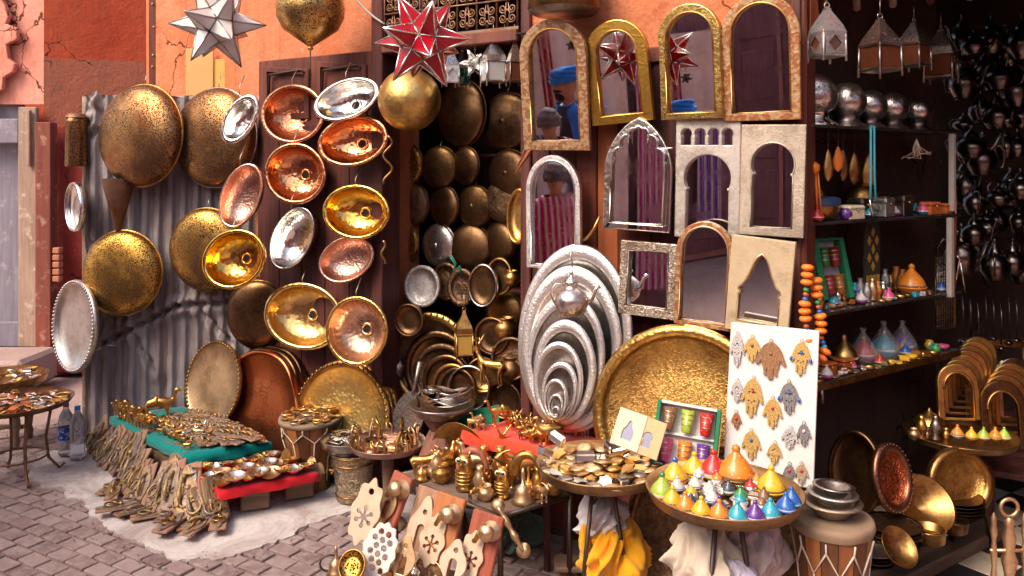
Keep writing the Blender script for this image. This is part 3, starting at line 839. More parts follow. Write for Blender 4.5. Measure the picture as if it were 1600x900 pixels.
# ---- glass stars
def star(px, py, r, d, gm, fm, label, rt, thick=0.004, chain=0.6):
    rr = r * d / FOC
    o = thing('star_lantern', label, 'lantern', P(px, py, d), None)
    g = (1 + 5 ** .5) / 2
    iv = [Vector(v).normalized() for v in [(-1, g, 0), (1, g, 0), (-1, -g, 0), (1, -g, 0), (0, -1, g), (0, 1, g), (0, -1, -g), (0, 1, -g), (g, 0, -1), (g, 0, 1), (-g, 0, -1), (-g, 0, 1)]]
    iv = [(rt.to_3x3() @ v) for v in iv]
    tri = [(a, b, c) for a in range(12) for b in range(a + 1, 12) for c in range(b + 1, 12)
           if all((iv[x] - iv[y]).length < 1.2 for x, y in ((a, b), (b, c), (a, c)))]
    cen = {t: (iv[t[0]] + iv[t[1]] + iv[t[2]]).normalized() * rr * 0.44 for t in tri}
    fr = MB(); pane = None
    seen = set()
    for i in range(12):
        tip = iv[i] * rr
        ax = iv[i]; u = ax.orthogonal().normalized(); w = ax.cross(u)
        ring = sorted([t for t in tri if i in t], key=lambda t: math.atan2((cen[t]).dot(w), (cen[t]).dot(u)))
        for q in range(5):
            a, b = cen[ring[q]], cen[ring[(q + 1) % 5]]
            mid = (a + b) / 2
            X = (b - a).normalized(); Y = (tip - mid); hgt = Y.length; Y = Y.normalized(); N = X.cross(Y)
            if pane is None:
                h2 = (b - a).length / 2; f = .94
                pane = MB().raw([(-h2 * f, .03 * hgt, -.001), (h2 * f, .03 * hgt, -.001), (0, hgt * .97, -.001), (-h2 * f, .03 * hgt, .001), (h2 * f, .03 * hgt, .001), (0, hgt * .97, .001)],
                                [(2, 1, 0), (3, 4, 5), (0, 1, 4, 3), (1, 2, 5, 4), (2, 0, 3, 5)], False).mesh()
            obj('pane', pane, gm, o, frame(mid, X, Y, N))
            fr.tube([a, tip], [thick, thick * .7], 5)
            key = tuple(sorted((ring[q], ring[(q + 1) % 5])))
            if key not in seen:
                seen.add(key); fr.tube([a, b], thick, 5)
    obj('lead_frame', fr.mesh(), fm, o)
    obj('chain', MB().tube([(0, 0, rr * .5), (0, 0, rr + chain)], 0.003, 5).mesh(), WIRE, o)
    return o
CLEARG = mat('glass_clear_star', lambda t: t.set(color=t.mix(t.noise(t.coords(1.0), 18, 4), (0.8, 0.74, 0.72), (0.97, 0.94, 0.92)), rough=0.18, alpha=0.62, spec=0.8))
REDG = mat('glass_red_star', lambda t: t.set(color=t.mix(t.noise(t.coords(1.0), 14, 4), (0.3, 0.002, 0.012), (0.5, 0.01, 0.02)), rough=0.2, trans=0.1, spec=0.45, ior=1.45))
SROT = Matrix.Rotation(R(31.7), 4, 'Y')
star(340, 38, 74, 4.3, CLEARG, LEAD, 'clear glass star lantern with lead edges hanging over the dome lamps', Matrix.Rotation(R(8), 4, 'Z') @ Matrix.Rotation(R(12), 4, 'X') @ SROT, 0.0045)
star(660, 64, 80, 2.83, REDG, SILVER, 'red glass star lantern with silver edges hanging over the doorway', Matrix.Rotation(R(-14), 4, 'Z') @ Matrix.Rotation(R(10), 4, 'X') @ SROT, 0.0042)
star(742, 99, 24, 4.0, CLEARG, SILVER, 'small silver star lantern in the row under the lintel', Matrix.Rotation(R(20), 4, 'X') @ SROT, 0.004, 0.08)

# ---- metal lanterns
def lantern(px, py, w, h, d, m, label, gm, taper=0.75, yaw=20, panel=None):
    k = d / FOC; W_, H_ = w * k / 2, h * k
    o = thing('metal_lantern', label, 'lantern', P(px, py, d), rot(yaw), 'metal lanterns on show')
    z1, z2, z3 = H_ * .08, H_ * .48, H_ * .56
    b = MB()
    for sx in (1, -1):
        for sy in (1, -1):
            b.tube([(sx * W_, sy * W_, 0), (sx * W_ * .96, sy * W_ * .96, z2)], W_ * .11, 5)
    b.bbox((-W_ * 1.02, -W_ * 1.02, z1), (W_ * 1.02, W_ * 1.02, z1 + W_ * .22), W_ * .05)
    b.bbox((-W_ * 1.06, -W_ * 1.06, z2), (W_ * 1.06, W_ * 1.06, z2 + W_ * .2), W_ * .05)
    obj('frame', b.mesh(), m, o)
    r2 = 1.42
    obj('roof', MB().lathe([(W_ * r2, z2 + W_ * .18), (W_ * r2 * taper, H_ * .62), (W_ * .42, H_ * .86), (W_ * .3, H_ * .9), (W_ * .34, H_ * .92), (0.001, H_ * .97)], 4, smooth=False, M=Matrix.Rotation(R(45), 4, 'Z')).mesh(), PERF_SILVER if m in (SILVER, SILVER_OLD) else m, o)
    for q in range(4):
        M = Matrix.Rotation(PI / 2 * q, 4, 'Z') @ Matrix.Translation((0, -W_ * .93, 0))
        obj('pane', bx((-W_ * .84, -.001, z1 + W_ * .24), (W_ * .84, .001, z2 - .002)), gm, o, M)
        if panel:
            D = (z2 - z1) * .36; cz = (z1 + z2) / 2 + W_ * .1
            obj('pierced_panel', cut([[(-W_ * .85, z1 + W_ * .2), (W_ * .85, z1 + W_ * .2), (W_ * .85, z2), (-W_ * .85, z2)], [(0, cz - D), (D * .9, cz), (0, cz + D), (-D * .9, cz)]], .003), panel, o, M @ Matrix.Translation((0, -.004, 0)))
    obj('ring', MB().tube([(W_ * .22 * math.cos(t * PI / 6), 0, H_ * .985 + W_ * .22 * math.sin(t * PI / 6)) for t in range(12)], W_ * .05, 5, closed=True).mesh(), m, o)
    obj('hook_wire', MB().tube([(0, 0, H_), (0, 0, H_ + .07)], .002, 5).mesh(), WIRE, o)
    return o
WG = mat('glass_frosted', lambda t: t.set(color=t.mix(t.noise(t.coords(1.0), 30), (0.55, 0.5, 0.48), (0.75, 0.72, 0.7)), rough=0.25, trans=0.3, spec=0.6))
GG = mat('glass_green', lambda t: t.set(color=t.mix(t.noise(t.coords(1.0), 30), (0.01, 0.05, 0.03), (0.02, 0.12, 0.07)), rough=0.12, trans=0.3))
AG = mat('glass_amber', lambda t: t.set(color=t.mix(t.noise(t.coords(1.0), 30), (0.10, 0.03, 0.015), (0.2, 0.06, 0.03)), rough=0.12, trans=0.2))
lantern(704, 136, 22, 66, 4.02, SILVER, 'white panelled lantern in the row under the lintel', WG, panel=SILVER_ENG)
lantern(722, 137, 20, 62, 4.1, SILVER_OLD, 'lantern with dark green glass in the row under the lintel', GG)
lantern(771, 136, 32, 80, 3.92, SILVER, 'pyramid topped silver lantern, widest in the row under the lintel', WG, .9)
lantern(788, 120, 18, 62, 4.05, BRASS, 'narrow brass lantern behind the silver ones under the lintel', AG)
lantern(804, 134, 22, 74, 3.86, SILVER_OLD, 'grey lantern at the end of the row beside the arched mirror', AG)
lantern(1292, 97, 40, 90, 3.12, SILVER_ENG, 'silver lantern with diamond openings hanging over the shelves', AG, .85, 14, SILVER_ENG)
solo('hanging_rod', MB().tube([P(690, 60, 4.06), P(822, 52, 3.8)], 0.006, 6).mesh(), IRON, 'thin iron rod under the lintel carrying the small lanterns', 'rod', (0, 0, 0))
# brass onion pendant
o = thing('pendant_lamp', 'onion shaped pierced brass pendant lamp hanging over the door', 'lamp', P(485, 76, 4.2))
rr = 53 * 4.2 / FOC
obj('shade', MB().lathe([(0.002, 0.0), (0.012, 0.012), (rr * .35, .045), (rr * .8, .10), (rr * .98, .165), (rr, .22), (rr * .9, .30), (rr * .7, .38), (rr * .3, .46), (.02, .5)], 48).mesh(), metal('brass_pierced_rows', (0.7, 0.45, 0.16), (0.36, 0.2, 0.07), 0.4, (0.22, 0.4), perf=105, holes=0.36), o)
obj('tassel_cord', MB().tube([(0, 0, 0.0), (0.001, 0, -.17)], 0.0035, 5).mesh(), IRON, o)
obj('finial', MB().lathe([(.001, -.012), (.014, -.004), (.016, .004), (.008, .014)], 16).mesh(), BRASS, o)
obj('chain', MB().tube([(0, 0, .5), (0, 0, 1.0)], 0.004, 5).mesh(), WIRE, o)
# drum shaped lamp above the first mirror
o = thing('drum_lamp', 'dark pierced metal drum lamp hanging above the man mirror'.replace('man mirror', 'first arched mirror'), 'lamp', P(881, 18, 3.55))
rr = 57 * 3.55 / FOC
obj('shell', MB().lathe([(rr * .9, -0.005), (rr, 0.01), (rr * .97, .05), (rr * .94, .2), (rr * .6, .3), (.01, .34)], 44).mesh(), PERF_DARK, o)
obj('base_plate', MB().lathe([(.001, -.012), (rr * .85, -.012), (rr * .98, .004)], 44).mesh(), SILVER_OLD, o)
obj('chain', MB().tube([(0, 0, .34), (0, 0, .9)], 0.004, 5).mesh(), WIRE, o)
# copper horn by the doorway
o = thing('copper_horn', 'small copper horn hanging point down between the doorway and the first mirror', 'horn', P(828, 228, 3.72), rot(0, 0, -28))
obj('horn', MB().lathe([(.03, .01), (.026, 0), (.004, -.14), (.001, -.145)], 18).mesh(), COPPER, o)
obj('loop', MB().tube([(0, 0, .01), (0.02, 0, .05)], .002, 5).mesh(), WIRE, o)
# gnarled cords beside the basins
for q, pts in enumerate(([(606 + 7 * math.sin(t * .55), 212 + 3.6 * t) for t in range(22)], [(599 + 3 * math.sin(t * .7), 376 + 3 * t) for t in range(13)])):
    solo('hanging_strap', MB().tube([P(x, y, 4.1) for x, y in pts], .007, 6).mesh(), BRASS_OLD, ('twisted dark strap hanging beside the shiny copper basin', 'short dark strap hanging beside the level gold basin')[q], 'strap', (0, 0, 0))

# ---- mirrors
def o_rect(w, h): return [(-w / 2, 0), (w / 2, 0), (w / 2, h), (-w / 2, h)]
def o_arch(w, h, asp=1.0, n=20):
    r = w / 2; s = h - r * asp
    return [(-r, 0), (r, 0)] + [(r * math.cos(PI * k / n), s + r * asp * math.sin(PI * k / n)) for k in range(n + 1)]
def o_horse(w, h, grow=1.14, n=22, notch=True):
    r = w / 2 * grow; s = h - r
    a0 = -math.acos(min(1, (w / 2) / r)); y0 = s + r * math.sin(a0)
    pts = [(-w / 2, 0), (w / 2, 0), (w / 2, y0 - .06 * w)]
    if notch: pts += [(w / 2 * .93, y0 - .05 * w), (w / 2 * .93, y0 - .005)]
    pts += [(r * math.cos(a0 + (PI - 2 * a0) * k / n), s + r * math.sin(a0 + (PI - 2 * a0) * k / n)) for k in range(n + 1)]
    if notch: pts += [(-w / 2 * .93, y0 - .005), (-w / 2 * .93, y0 - .05 * w)]
    pts += [(-w / 2, y0 - .06 * w)]
    return pts
def o_ogee(w, h, n=10, shoulder=.62):
    s = h * shoulder; pts = [(-w / 2, 0), (w / 2, 0), (w / 2, s * .62), (w / 2 * .9, s * .64), (w / 2 * .9, s * .7), (w / 2, s * .74)]
    right = []
    for k in range(n + 1):
        t = k / n
        x = w / 2 * (1 - t) ** .62 * (1 - .22 * math.sin(PI * t)); y = s * .78 + (h - s * .78) * t ** 1.15
        right.append((max(x, 0.0005 if k < n else 0), y))
    pts += right + [(-x, y) for x, y in reversed(right[:-1])]
    pts += [(-w / 2, s * .74), (-w / 2 * .9, s * .7), (-w / 2 * .9, s * .64), (-w / 2, s * .62)]
    return pts
def o_lobed(w, h, s=.62, tip=.06):
    pts = [(-w / 2, 0), (w / 2, 0)]; y0 = h * s; H_ = h - y0
    cs = [(w * .36, y0 + H_ * .18, .16), (w * .22, y0 + H_ * .52, .17), (w * .09, y0 + H_ * .76, .13)]
    right = [(w / 2, y0)]
    for cx, cy, rr_ in cs:
        for k in range(6):
            a = -.5 + (PI / 2 + .75) * k / 5
            right.append((cx + w * rr_ * .85 * math.cos(a), cy + w * rr_ * math.sin(a)))
    right.append((0, h))
    return pts + right + [(-x, y) for x, y in reversed(right[:-1])]
def o_pointed(w, h, s=.55, n=12):
    y0 = h * s; right = [(w / 2 * (1 - (k / n) ** 2.0) ** .75 if k < n else 0, y0 + (h - y0) * (k / n)) for k in range(n + 1)]
    return [(-w / 2, 0), (w / 2, 0)] + right + [(-x, y) for x, y in reversed(right[:-1])]
def shift(pts, dx, dy): return [(x + dx, y + dy) for x, y in pts]

def mirror(px, pyb, yaw, pitch, roll, off, outer, holes, m, label, liner=None, th=0.028, back=None, extra=None):
    """outline in photo pixels, origin bottom centre"""
    d = FD(px) - off; k = d / FOC; fx = k / facing(px, d, yaw)
    sc_ = lambda L: [(x * fx, y * k) for x, y in L]
    o = thing('wall_mirror', label, 'mirror', P(px, pyb, d), rot(yaw, pitch, roll), 'mirrors on the board wall')
    obj('frame', cut([sc_(outer)] + [sc_(h) for h in holes], th, 0.004), m, o)
    gl = MB()
    xs = [q[0] for q in sc_(outer)]; ys = [q[1] for q in sc_(outer)]
    obj('mirror_glass', cut([sc_([(x * .97, 2 + y * .97) for x, y in outer])], 0.003), MIRROR, o, Matrix.Translation((0, -.004, 0)))
    obj('backing', cut([sc_([(x * .985, 1 + y * .985) for x, y in outer])], 0.008), DOORD, o, Matrix.Translation((0, .0085, 0)))
    if liner is not None:
        pts = sc_(holes[-1])
        obj('liner', MB().tube([(x, -th * .95, z) for x, z in pts], 0.0042, 6, closed=True).mesh(), liner, o)
    return o
def tri_frame(name, ca, cb, scale):
    def fn(t):
        v = t.coords(1.0, rnd_off=False)
        w = t.voro(v, scale, 'F1', 'Color')
        sep = t.n.new('ShaderNodeSeparateColor'); t.link(w, sep.inputs[0])
        c = t.mix(t.step(sep.outputs[0], .45, .55), ca, cb)
        n = t.noise(v, 120, 3)
        return t.set(color=c, rough=.4, metal=.25, spec=.5, normal=t.bump(t.math('ADD', t.voro(v, scale), n), .4, .004))
    return mat(name, fn)
BONE_COP = tri_frame('inlay_bone_copper', (0.42, 0.26, 0.14), (0.28, 0.125, 0.055), 80)
BONE_ORG = tri_frame('inlay_bone_orange', (0.44, 0.27, 0.14), (0.34, 0.12, 0.045), 70)
GOLDF = metal('gold_frame', (0.78, 0.48, 0.09), (0.5, 0.27, 0.05), 0.4, (0.2, 0.38), hammer=110, bump=.2)
BRASSF = metal('brass_frame', (0.75, 0.5, 0.16), (0.4, 0.22, 0.07), 0.35, (0.18, 0.36), engrave=60, bump=.2)
PEWTER = metal('pewter_etched', (0.56, 0.5, 0.45), (0.34, 0.28, 0.24), 0.4, (0.34, 0.55), engrave=160, bump=.35)
PEWTER2 = metal('pewter_brown', (0.55, 0.46, 0.36), (0.34, 0.26, 0.2), 0.4, (0.34, 0.55), engrave=180, bump=.35)
SANDF = paint('frame_sandy', (0.5, 0.38, 0.24), .22, .6, 30, .5, dirt=(0.34, 0.24, 0.14))
BEADF = metal('silver_beaded', (0.62, 0.52, 0.42), (0.26, 0.17, 0.11), 0.45, (0.25, 0.45), engrave=70, bump=.6)
M1 = mirror(873, 234, -28.4, -8.3, -1, .10, o_arch(102, 201, 1.05), [shift(o_arch(74, 172, 1.1), 0, 15)], BONE_COP, 'tall arched mirror with inlaid copper and bone frame, nearest the doorway', BRASS)
mirror(976, 192, -30, -5.4, 4, .08, o_arch(96, 160, 1.0), [shift(o_arch(64, 130, 1.0), 0, 14)], GOLDF, 'arched mirror with a broad plain gold frame', BRASS)
mirror(1084, 186, -36.5, -5, 0, .10, o_arch(95, 178, 1.0), [shift(o_arch(74, 154, 1.0), 0, 11)], BRASSF, 'arched brass mirror between the gold frame and the large orange inlaid one', BRASS)
mirror(1192, 188, FYAW, -6, 0, .08, o_arch(121, 194, 1.0), [shift(o_arch(91, 168, 1.0), 0, 13)], BONE_ORG, 'largest arched mirror with orange triangle inlay in its frame', BRASS)
mirror(996, 360, FYAW, 0, -2, .10, o_pointed(104, 176, .52), [shift(o_lobed(82, 152, .62), 0, 11)], metal('silver_frame', (0.7, 0.63, 0.55), (0.4, 0.32, 0.26), .4, (.2, .38), hammer=60, bump=.3), 'silver mirror with a lobed pointed arch below the gold frame', SILVER)
mirror(1106, 372, FYAW, 0, -1, .07, o_rect(101, 186), [shift(o_horse(15, 26, 1.15, 10), x, 145) for x in (-34, -12, 9, 30)] + [shift(o_horse(66, 128, 1.1), 0, 2)], PEWTER, 'etched pewter mirror with four small windows over a horseshoe arch', None)
mirror(1206, 369, FYAW, 0, -1.5, .08, o_rect(101, 174), [shift(o_horse(64, 132, 1.08), 0, 14)], PEWTER2, 'brownish pewter mirror with one horseshoe arch below the largest mirror', PEWTER)
mirror(868, 420, FYAW + 1, -3, -1, .09, o_arch(84, 178, 1.35), [shift(o_arch(68, 164, 1.4), 0, 6)], SILVER_ENG, 'narrow round topped silver mirror behind the nested silver trays', SILVER)
mirror(1012, 494, FYAW, 2, -2, .11, o_rect(88, 116), [shift(o_rect(62, 86), 0, 15)], BEADF, 'small square mirror with beaded silver frame', SILVER_OLD)
mirror(1099, 510, FYAW, -2.5, -3, .13, o_arch(88, 166, 1.05), [shift(o_arch(72, 150, 1.05), 0, 8)], BONE_ORG, 'round topped mirror with orange and bone ring frame beside the beaded square mirror', BRASS_PALE)
mirror(1183, 520, FYAW, -2, -5, .16, o_rect(98, 150), [shift(o_ogee(64, 108), 0, 18)], SANDF, 'sandy framed mirror with a pointed keyhole arch above the white board', BRASS_PALE)
solo('brass_branch', MB().tube([P(904, 380, 3.6), P(918, 372, 3.58), P(928, 358, 3.57), P(937, 338, 3.56)], [.006, .01, .008, .006], 7).mesh(), BRASS, 'short curved brass branch sticking out beside the narrow silver mirror', 'ornament', (0, 0, 0))

# ---- nested oval silver trays
tops = [382, 416, 462, 500, 534, 565, 592, 615, 634]
bots = [673, 669, 665, 662, 659, 657, 655, 653, 652]
for q in range(9):
    hb = (bots[q] - tops[q]) / 2; cy = (bots[q] + tops[q]) / 2; f = q / 8
    cx = 897 * (1 - f) ** 1.0 + 868 * f - 7 * math.sin(PI * f)
    lab = 'largest oval silver tray leaning behind the nested set' if q == 0 else ('smallest oval silver tray at the front of the nested set' if q == 8 else f'oval silver tray in the nested set, {["second","third","fourth","fifth","sixth","seventh","eighth","ninth","tenth"][q-1]} from the outside')
    dish(cx + 3 * math.sin(q * 2.7), cy, hb * .655, hb, -26 + 3 * math.sin(q * 1.9), 6 + 1.5 * math.sin(q * 3.1), -3 + 3.5 * math.sin(q * 2.3), 3.54 - .024 * q - .008 * math.sin(q * 2.3), SILVER_H, lab, (.16, .2, .17, .24, .18, .22, .2, .25, .25)[q], .014, name='oval_tray', group='nested oval silver trays', centre=SILVER if q < 2 else SILVER_OLD, rimm=SILVER_H)
# silver ewer on chain in front of them
def ewer(px, py, d, s, m, label, yaw=0, name='hanging_ewer', hang=True, group=None):
    o = thing(name, label, 'ewer', P(px, py, d), rot(yaw), group, s)
    obj('body', MB().lathe([(.001, -.1), (.05, -.095), (.085, -.06), (.098, -.01), (.085, .035), (.05, .06), (.032, .075), (.036, .095), (.04, .1)], 28).mesh(), m, o)
    lid = obj('lid', MB().lathe([(.042, .1), (.035, .115), (.012, .13), (.009, .145), (.013, .152), (.001, .165)], 20).mesh(), m, o)
    obj('spout', MB().tube([(.07, 0, -.02), (.115, 0, .01), (.135, 0, .06), (.16, 0, .085)], [.022, .016, .011, .014], 10).mesh(), m, o)
    obj('handle', MB().tube([(-.04, 0, .08), (-.09, 0, .085), (-.12, 0, .04), (-.1, 0, -.02), (-.085, 0, -.04)], [.006, .007, .007, .007, .006], 8).mesh(), m, o)
    if hang: obj('chain', MB().tube([(0, 0, .16), (.005, 0, .2), (-.005, 0, .24), (0, .02, .3)], .005, 5).mesh(), WIRE, o)
    return o
ewer(893, 468, 3.26, .72, PERF_SILVER, 'small pierced silver ewer hanging on a chain in front of the oval trays', -15)
solo('loose_wire', MB().tube([P(150, 548, 4.84), P(168, 539, 4.8), P(182, 541, 4.82), P(176, 534, 4.84)], 0.004, 5).mesh(), WIRE, 'bent brass wire fixing the beaded tray to the sheet', 'wire', (0, 0, 0))
# ================================================================== small wares used in several places
CACHE = {}
def cached(key, fn):
    if key not in CACHE: CACHE[key] = fn()
    return CACHE[key]

def quadruped(kind):
    # x forward, z up, unit about 0.1 m tall
    if kind == 'camel':
        v = [(-.02, 0, .062), (.02, 0, .066), (0, 0, .075), (0, 0, .088), (-.035, 0, .062), (.036, 0, .062), (.052, 0, .066), (.058, 0, .088), (.062, 0, .104), (.078, 0, .1)]
        e = [(0, 1), (0, 2), (2, 3), (0, 4), (1, 5), (5, 6), (6, 7), (7, 8), (8, 9)]
        r = [.017, .017, .014, .006, .012, .013, .009, .007, .009, .006]
        legs = ((-.033, .055), (.032, .055)); lr = .006
    elif kind == 'deer':
        v = [(-.02, 0, .07), (.02, 0, .072), (-.036, 0, .072), (.034, 0, .078), (.044, 0, .1), (.05, 0, .118), (.066, 0, .114), (.044, .012, .135), (.036, .03, .158), (.05, .022, .15), (.044, -.012, .135), (.036, -.03, .158), (.05, -.022, .15), (-.046, 0, .076)]
        e = [(0, 1), (0, 2), (1, 3), (3, 4), (4, 5), (5, 6), (5, 7), (7, 8), (7, 9), (5, 10), (10, 11), (10, 12), (2, 13)]
        r = [.014, .014, .012, .012, .008, .008, .005, .003, .002, .002, .003, .002, .002, .004]
        legs = ((-.03, .06), (.028, .064)); lr = .005
    elif kind == 'giraffe':
        v = [(-.02, 0, .08), (.015, 0, .085), (-.03, 0, .078), (.026, 0, .092), (.034, 0, .13), (.04, 0, .17), (.045, 0, .185), (.062, 0, .18), (-.04, 0, .07)]
        e = [(0, 1), (0, 2), (1, 3), (3, 4), (4, 5), (5, 6), (6, 7), (2, 8)]
        r = [.014, .014, .011, .012, .007, .006, .008, .005, .003]
        legs = ((-.028, .07), (.022, .075)); lr = .005
    else:   # goat, low and heavy
        v = [(-.025, 0, .05), (.02, 0, .052), (-.042, 0, .05), (.034, 0, .056), (.048, 0, .07), (.056, 0, .08), (.072, 0, .074), (.05, .01, .094), (.034, .018, .1), (.05, -.01, .094), (.034, -.018, .1), (-.054, 0, .056)]
        e = [(0, 1), (0, 2), (1, 3), (3, 4), (4, 5), (5, 6), (5, 7), (7, 8), (5, 9), (9, 10), (2, 11)]
        r = [.018, .018, .014, .014, .01, .01, .006, .003, .002, .003, .002, .003]
        legs = ((-.036, .045), (.028, .045)); lr = .007
    for (lx, lz), host in zip(legs, (2 if kind != 'camel' else 4, 3 if kind != 'camel' else 5)):
        for sy in (1, -1):
            b = len(v)
            v += [(lx, sy * .011, lz - .008), (lx + .003, sy * .012, lz * .5), (lx - .001, sy * .012, .006), (lx + .007, sy * .012, .003)]
            e += [(host, b), (b, b + 1), (b + 1, b + 2), (b + 2, b + 3)]
            r += [lr * 1.2, lr * .75, lr * .6, lr * .55]
    return skin(v, e, r, 1, kind)
def fig(kind): return cached(kind, lambda: quadruped(kind))
def bird_me():
    def f():
        v = [(-.005, 0, .055), (.015, 0, .058), (-.03, 0, .058), (-.055, 0, .064), (.028, 0, .07), (.032, 0, .088), (.034, 0, .1), (.05, 0, .098)]
        e = [(0, 1), (0, 2), (2, 3), (1, 4), (4, 5), (5, 6), (6, 7)]
        r = [.022, .02, .016, .006, .012, .007, .009, .003]
        for sy in (1, -1):
            b = len(v); v += [(0, sy * .008, .036), (.002, sy * .008, .004), (.014, sy * .009, .002)]
            e += [(0, b), (b, b + 1), (b + 1, b + 2)]; r += [.006, .003, .003]
        return skin(v, e, r, 1, 'bird')
    return cached('bird', f)
def owl_things(loc, rz, s, label, m):
    o = thing('owl_figurine', label, 'figurine', loc, Matrix.Rotation(rz, 4, 'Z'), 'brass owls on the iron table', s)
    b = MB().lathe([(.001, 0), (.024, 0), (.03, .004), (.02, .01), (.022, .02), (.028, .04), (.026, .06), (.02, .074), (.024, .09), (.024, .104), (.016, .116), (.001, .12)], 20)
    b.tube([(-.016, 0, .108), (-.02, 0, .13)], [.007, .002], 6); b.tube([(.016, 0, .108), (.02, 0, .13)], [.007, .002], 6)
    obj('body', b.mesh(), m, o)
    for k in range(4):
        obj('breast_ring', MB().tube([(.029 * math.cos(-PI * .1 - PI * .8 * t / 10), .029 * math.sin(-PI * .1 - PI * .8 * t / 10), .026 + k * .012) for t in range(11)], .0035, 5).mesh(), m, o)
    for sx in (1, -1):
        e = obj('eye', MB().lathe([(.0105, .0), (.010, .003), (.001, .004)], 16, front=True).mesh(), paint('eye_cream', (.8, .72, .5), .05, .3), o, Matrix.Translation((sx * .0125, -.019, .099)))
        obj('pupil', MB().lathe([(.0055, .0042), (.001, .005)], 12, front=True).mesh(), HOLE, e)
    obj('beak', MB().lathe([(.005, 0), (.0005, .012)], 8, front=True).mesh(), m, o, Matrix.Translation((0, -.024, .088)))
    return o
def lathe_me(key, prof, seg=24, **kw): return cached(key, lambda: MB().lathe(prof, seg, **kw).mesh())
BELL = [(.0, .1), (.004, .1), (.006, .085), (.006, .055), (.012, .05), (.02, .045), (.024, .03), (.028, .01), (.036, 0), (.033, .0), (.024, .01), (.001, .04)]
POT = [(.001, 0), (.02, 0), (.024, .004), (.036, .025), (.034, .045), (.022, .056), (.024, .066), (.026, .066), (.02, .058), (.001, .05)]
BOWL = [(.001, .0), (.03, .001), (.034, .005), (.06, .022), (.07, .036), (.072, .038), (.068, .036), (.056, .024), (.03, .009), (.001, .007)]
VASE = [(.001, 0), (.03, 0), (.032, .006), (.02, .02), (.03, .05), (.036, .08), (.024, .11), (.014, .13), (.02, .15), (.017, .15), (.001, .12)]
def hamsa_loops(w, h, hole=None):
    r = [(0.10, 1.0), (.16, .985), (.19, .93), (.2, .72), (.22, .72), (.24, .90), (.29, .94), (.34, .9), (.36, .70), (.37, .60), (.385, .58)]
    r = [(0.0, 1.0), (.07, .985), (.095, .93), (.1, .72), (.125, .72), (.135, .88), (.18, .91), (.22, .88), (.235, .7), (.27, .66), (.3, .5), (.35, .56), (.42, .62), (.5, .6), (.47, .5), (.42, .4), (.36, .26), (.26, .12), (.14, .04), (.0, .0)]
    pts = [(x, y) for x, y in r] + [(-x, y) for x, y in reversed(r[1:-1])]
    pts = [(x * w, -y * h) if True else 0 for x, y in [(x, y) for x, y in pts]]
    L = [pts]
    for (cx, cy, q) in hole or []:
        L.append([(cx * w + q * w * math.cos(2 * PI * k / 10), -cy * h + q * w * math.sin(2 * PI * k / 10)) for k in range(10)])
    return L

# ================================================================== inside the left doorway
IN = 0.46
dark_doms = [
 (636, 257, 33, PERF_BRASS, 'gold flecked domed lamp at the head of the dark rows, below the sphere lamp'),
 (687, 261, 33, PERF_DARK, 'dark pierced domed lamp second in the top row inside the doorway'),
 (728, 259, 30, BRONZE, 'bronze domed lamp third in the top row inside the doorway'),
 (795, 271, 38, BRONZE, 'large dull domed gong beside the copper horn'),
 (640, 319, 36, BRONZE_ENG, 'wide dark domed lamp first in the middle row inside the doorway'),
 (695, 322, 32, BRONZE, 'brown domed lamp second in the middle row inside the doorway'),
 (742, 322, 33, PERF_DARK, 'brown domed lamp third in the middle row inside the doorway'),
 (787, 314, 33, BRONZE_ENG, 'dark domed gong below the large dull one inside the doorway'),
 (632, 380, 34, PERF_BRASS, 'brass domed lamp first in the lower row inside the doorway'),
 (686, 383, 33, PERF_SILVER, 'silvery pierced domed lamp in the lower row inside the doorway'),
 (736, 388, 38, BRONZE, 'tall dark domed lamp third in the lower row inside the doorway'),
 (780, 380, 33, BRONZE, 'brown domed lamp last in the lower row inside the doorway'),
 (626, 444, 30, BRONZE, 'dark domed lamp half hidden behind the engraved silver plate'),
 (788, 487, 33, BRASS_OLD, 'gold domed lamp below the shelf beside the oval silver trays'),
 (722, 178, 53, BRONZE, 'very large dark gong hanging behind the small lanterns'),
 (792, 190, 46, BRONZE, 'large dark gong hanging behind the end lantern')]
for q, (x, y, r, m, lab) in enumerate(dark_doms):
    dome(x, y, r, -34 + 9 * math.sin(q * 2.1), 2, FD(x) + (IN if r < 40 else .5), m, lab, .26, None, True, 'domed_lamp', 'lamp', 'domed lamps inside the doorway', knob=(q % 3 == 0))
for q, (z, a, b_) in enumerate(((2.03, -1.0, .05), (1.78, -1.0, .05), (1.55, -1.0, .05))):
    solo('hanging_rail', MB().tube([W(a, -.5, z), W(b_, -.5, z)], .01, 6).mesh(), DOORD, ('upper', 'middle', 'lower')[q] + ' dark rail carrying the domed lamps inside the doorway', 'rail', (0, 0, 0))
dish(660, 447, 31, 33, -20, 4, 0, FD(660) + .26, SILVER_ENG, 'engraved silver plate standing on the shelf inside the doorway', .2, .012, name='silver_plate', cat='plate', beads=30)
dish(697, 440, 26, 30, -28, 4, 0, FD(697) + .36, BRONZE_ENG, 'dull plate behind the engraved silver plate on the shelf', .2, .012, name='dull_plate', cat='plate')
dish(722, 449, 26, 30, -28, 4, 0, FD(722) + .34, BRONZE_ENG, 'ringed grey plate in the middle of the shelf inside the doorway', .3, .014, name='grey_plate', cat='plate')
dish(756, 446, 26, 34, -26, 4, 0, FD(756) + .3, BRONZE, 'dark plate with a bright silver rim on the shelf', .12, .02, name='rimmed_plate', cat='plate', rimm=SILVER)
dish(782, 432, 24, 30, -30, 4, 0, FD(782) + .34, BRONZE, 'brown plate at the end of the shelf by the mirror', .16, .02, name='brown_plate', cat='plate', rimm=BRASS_OLD)
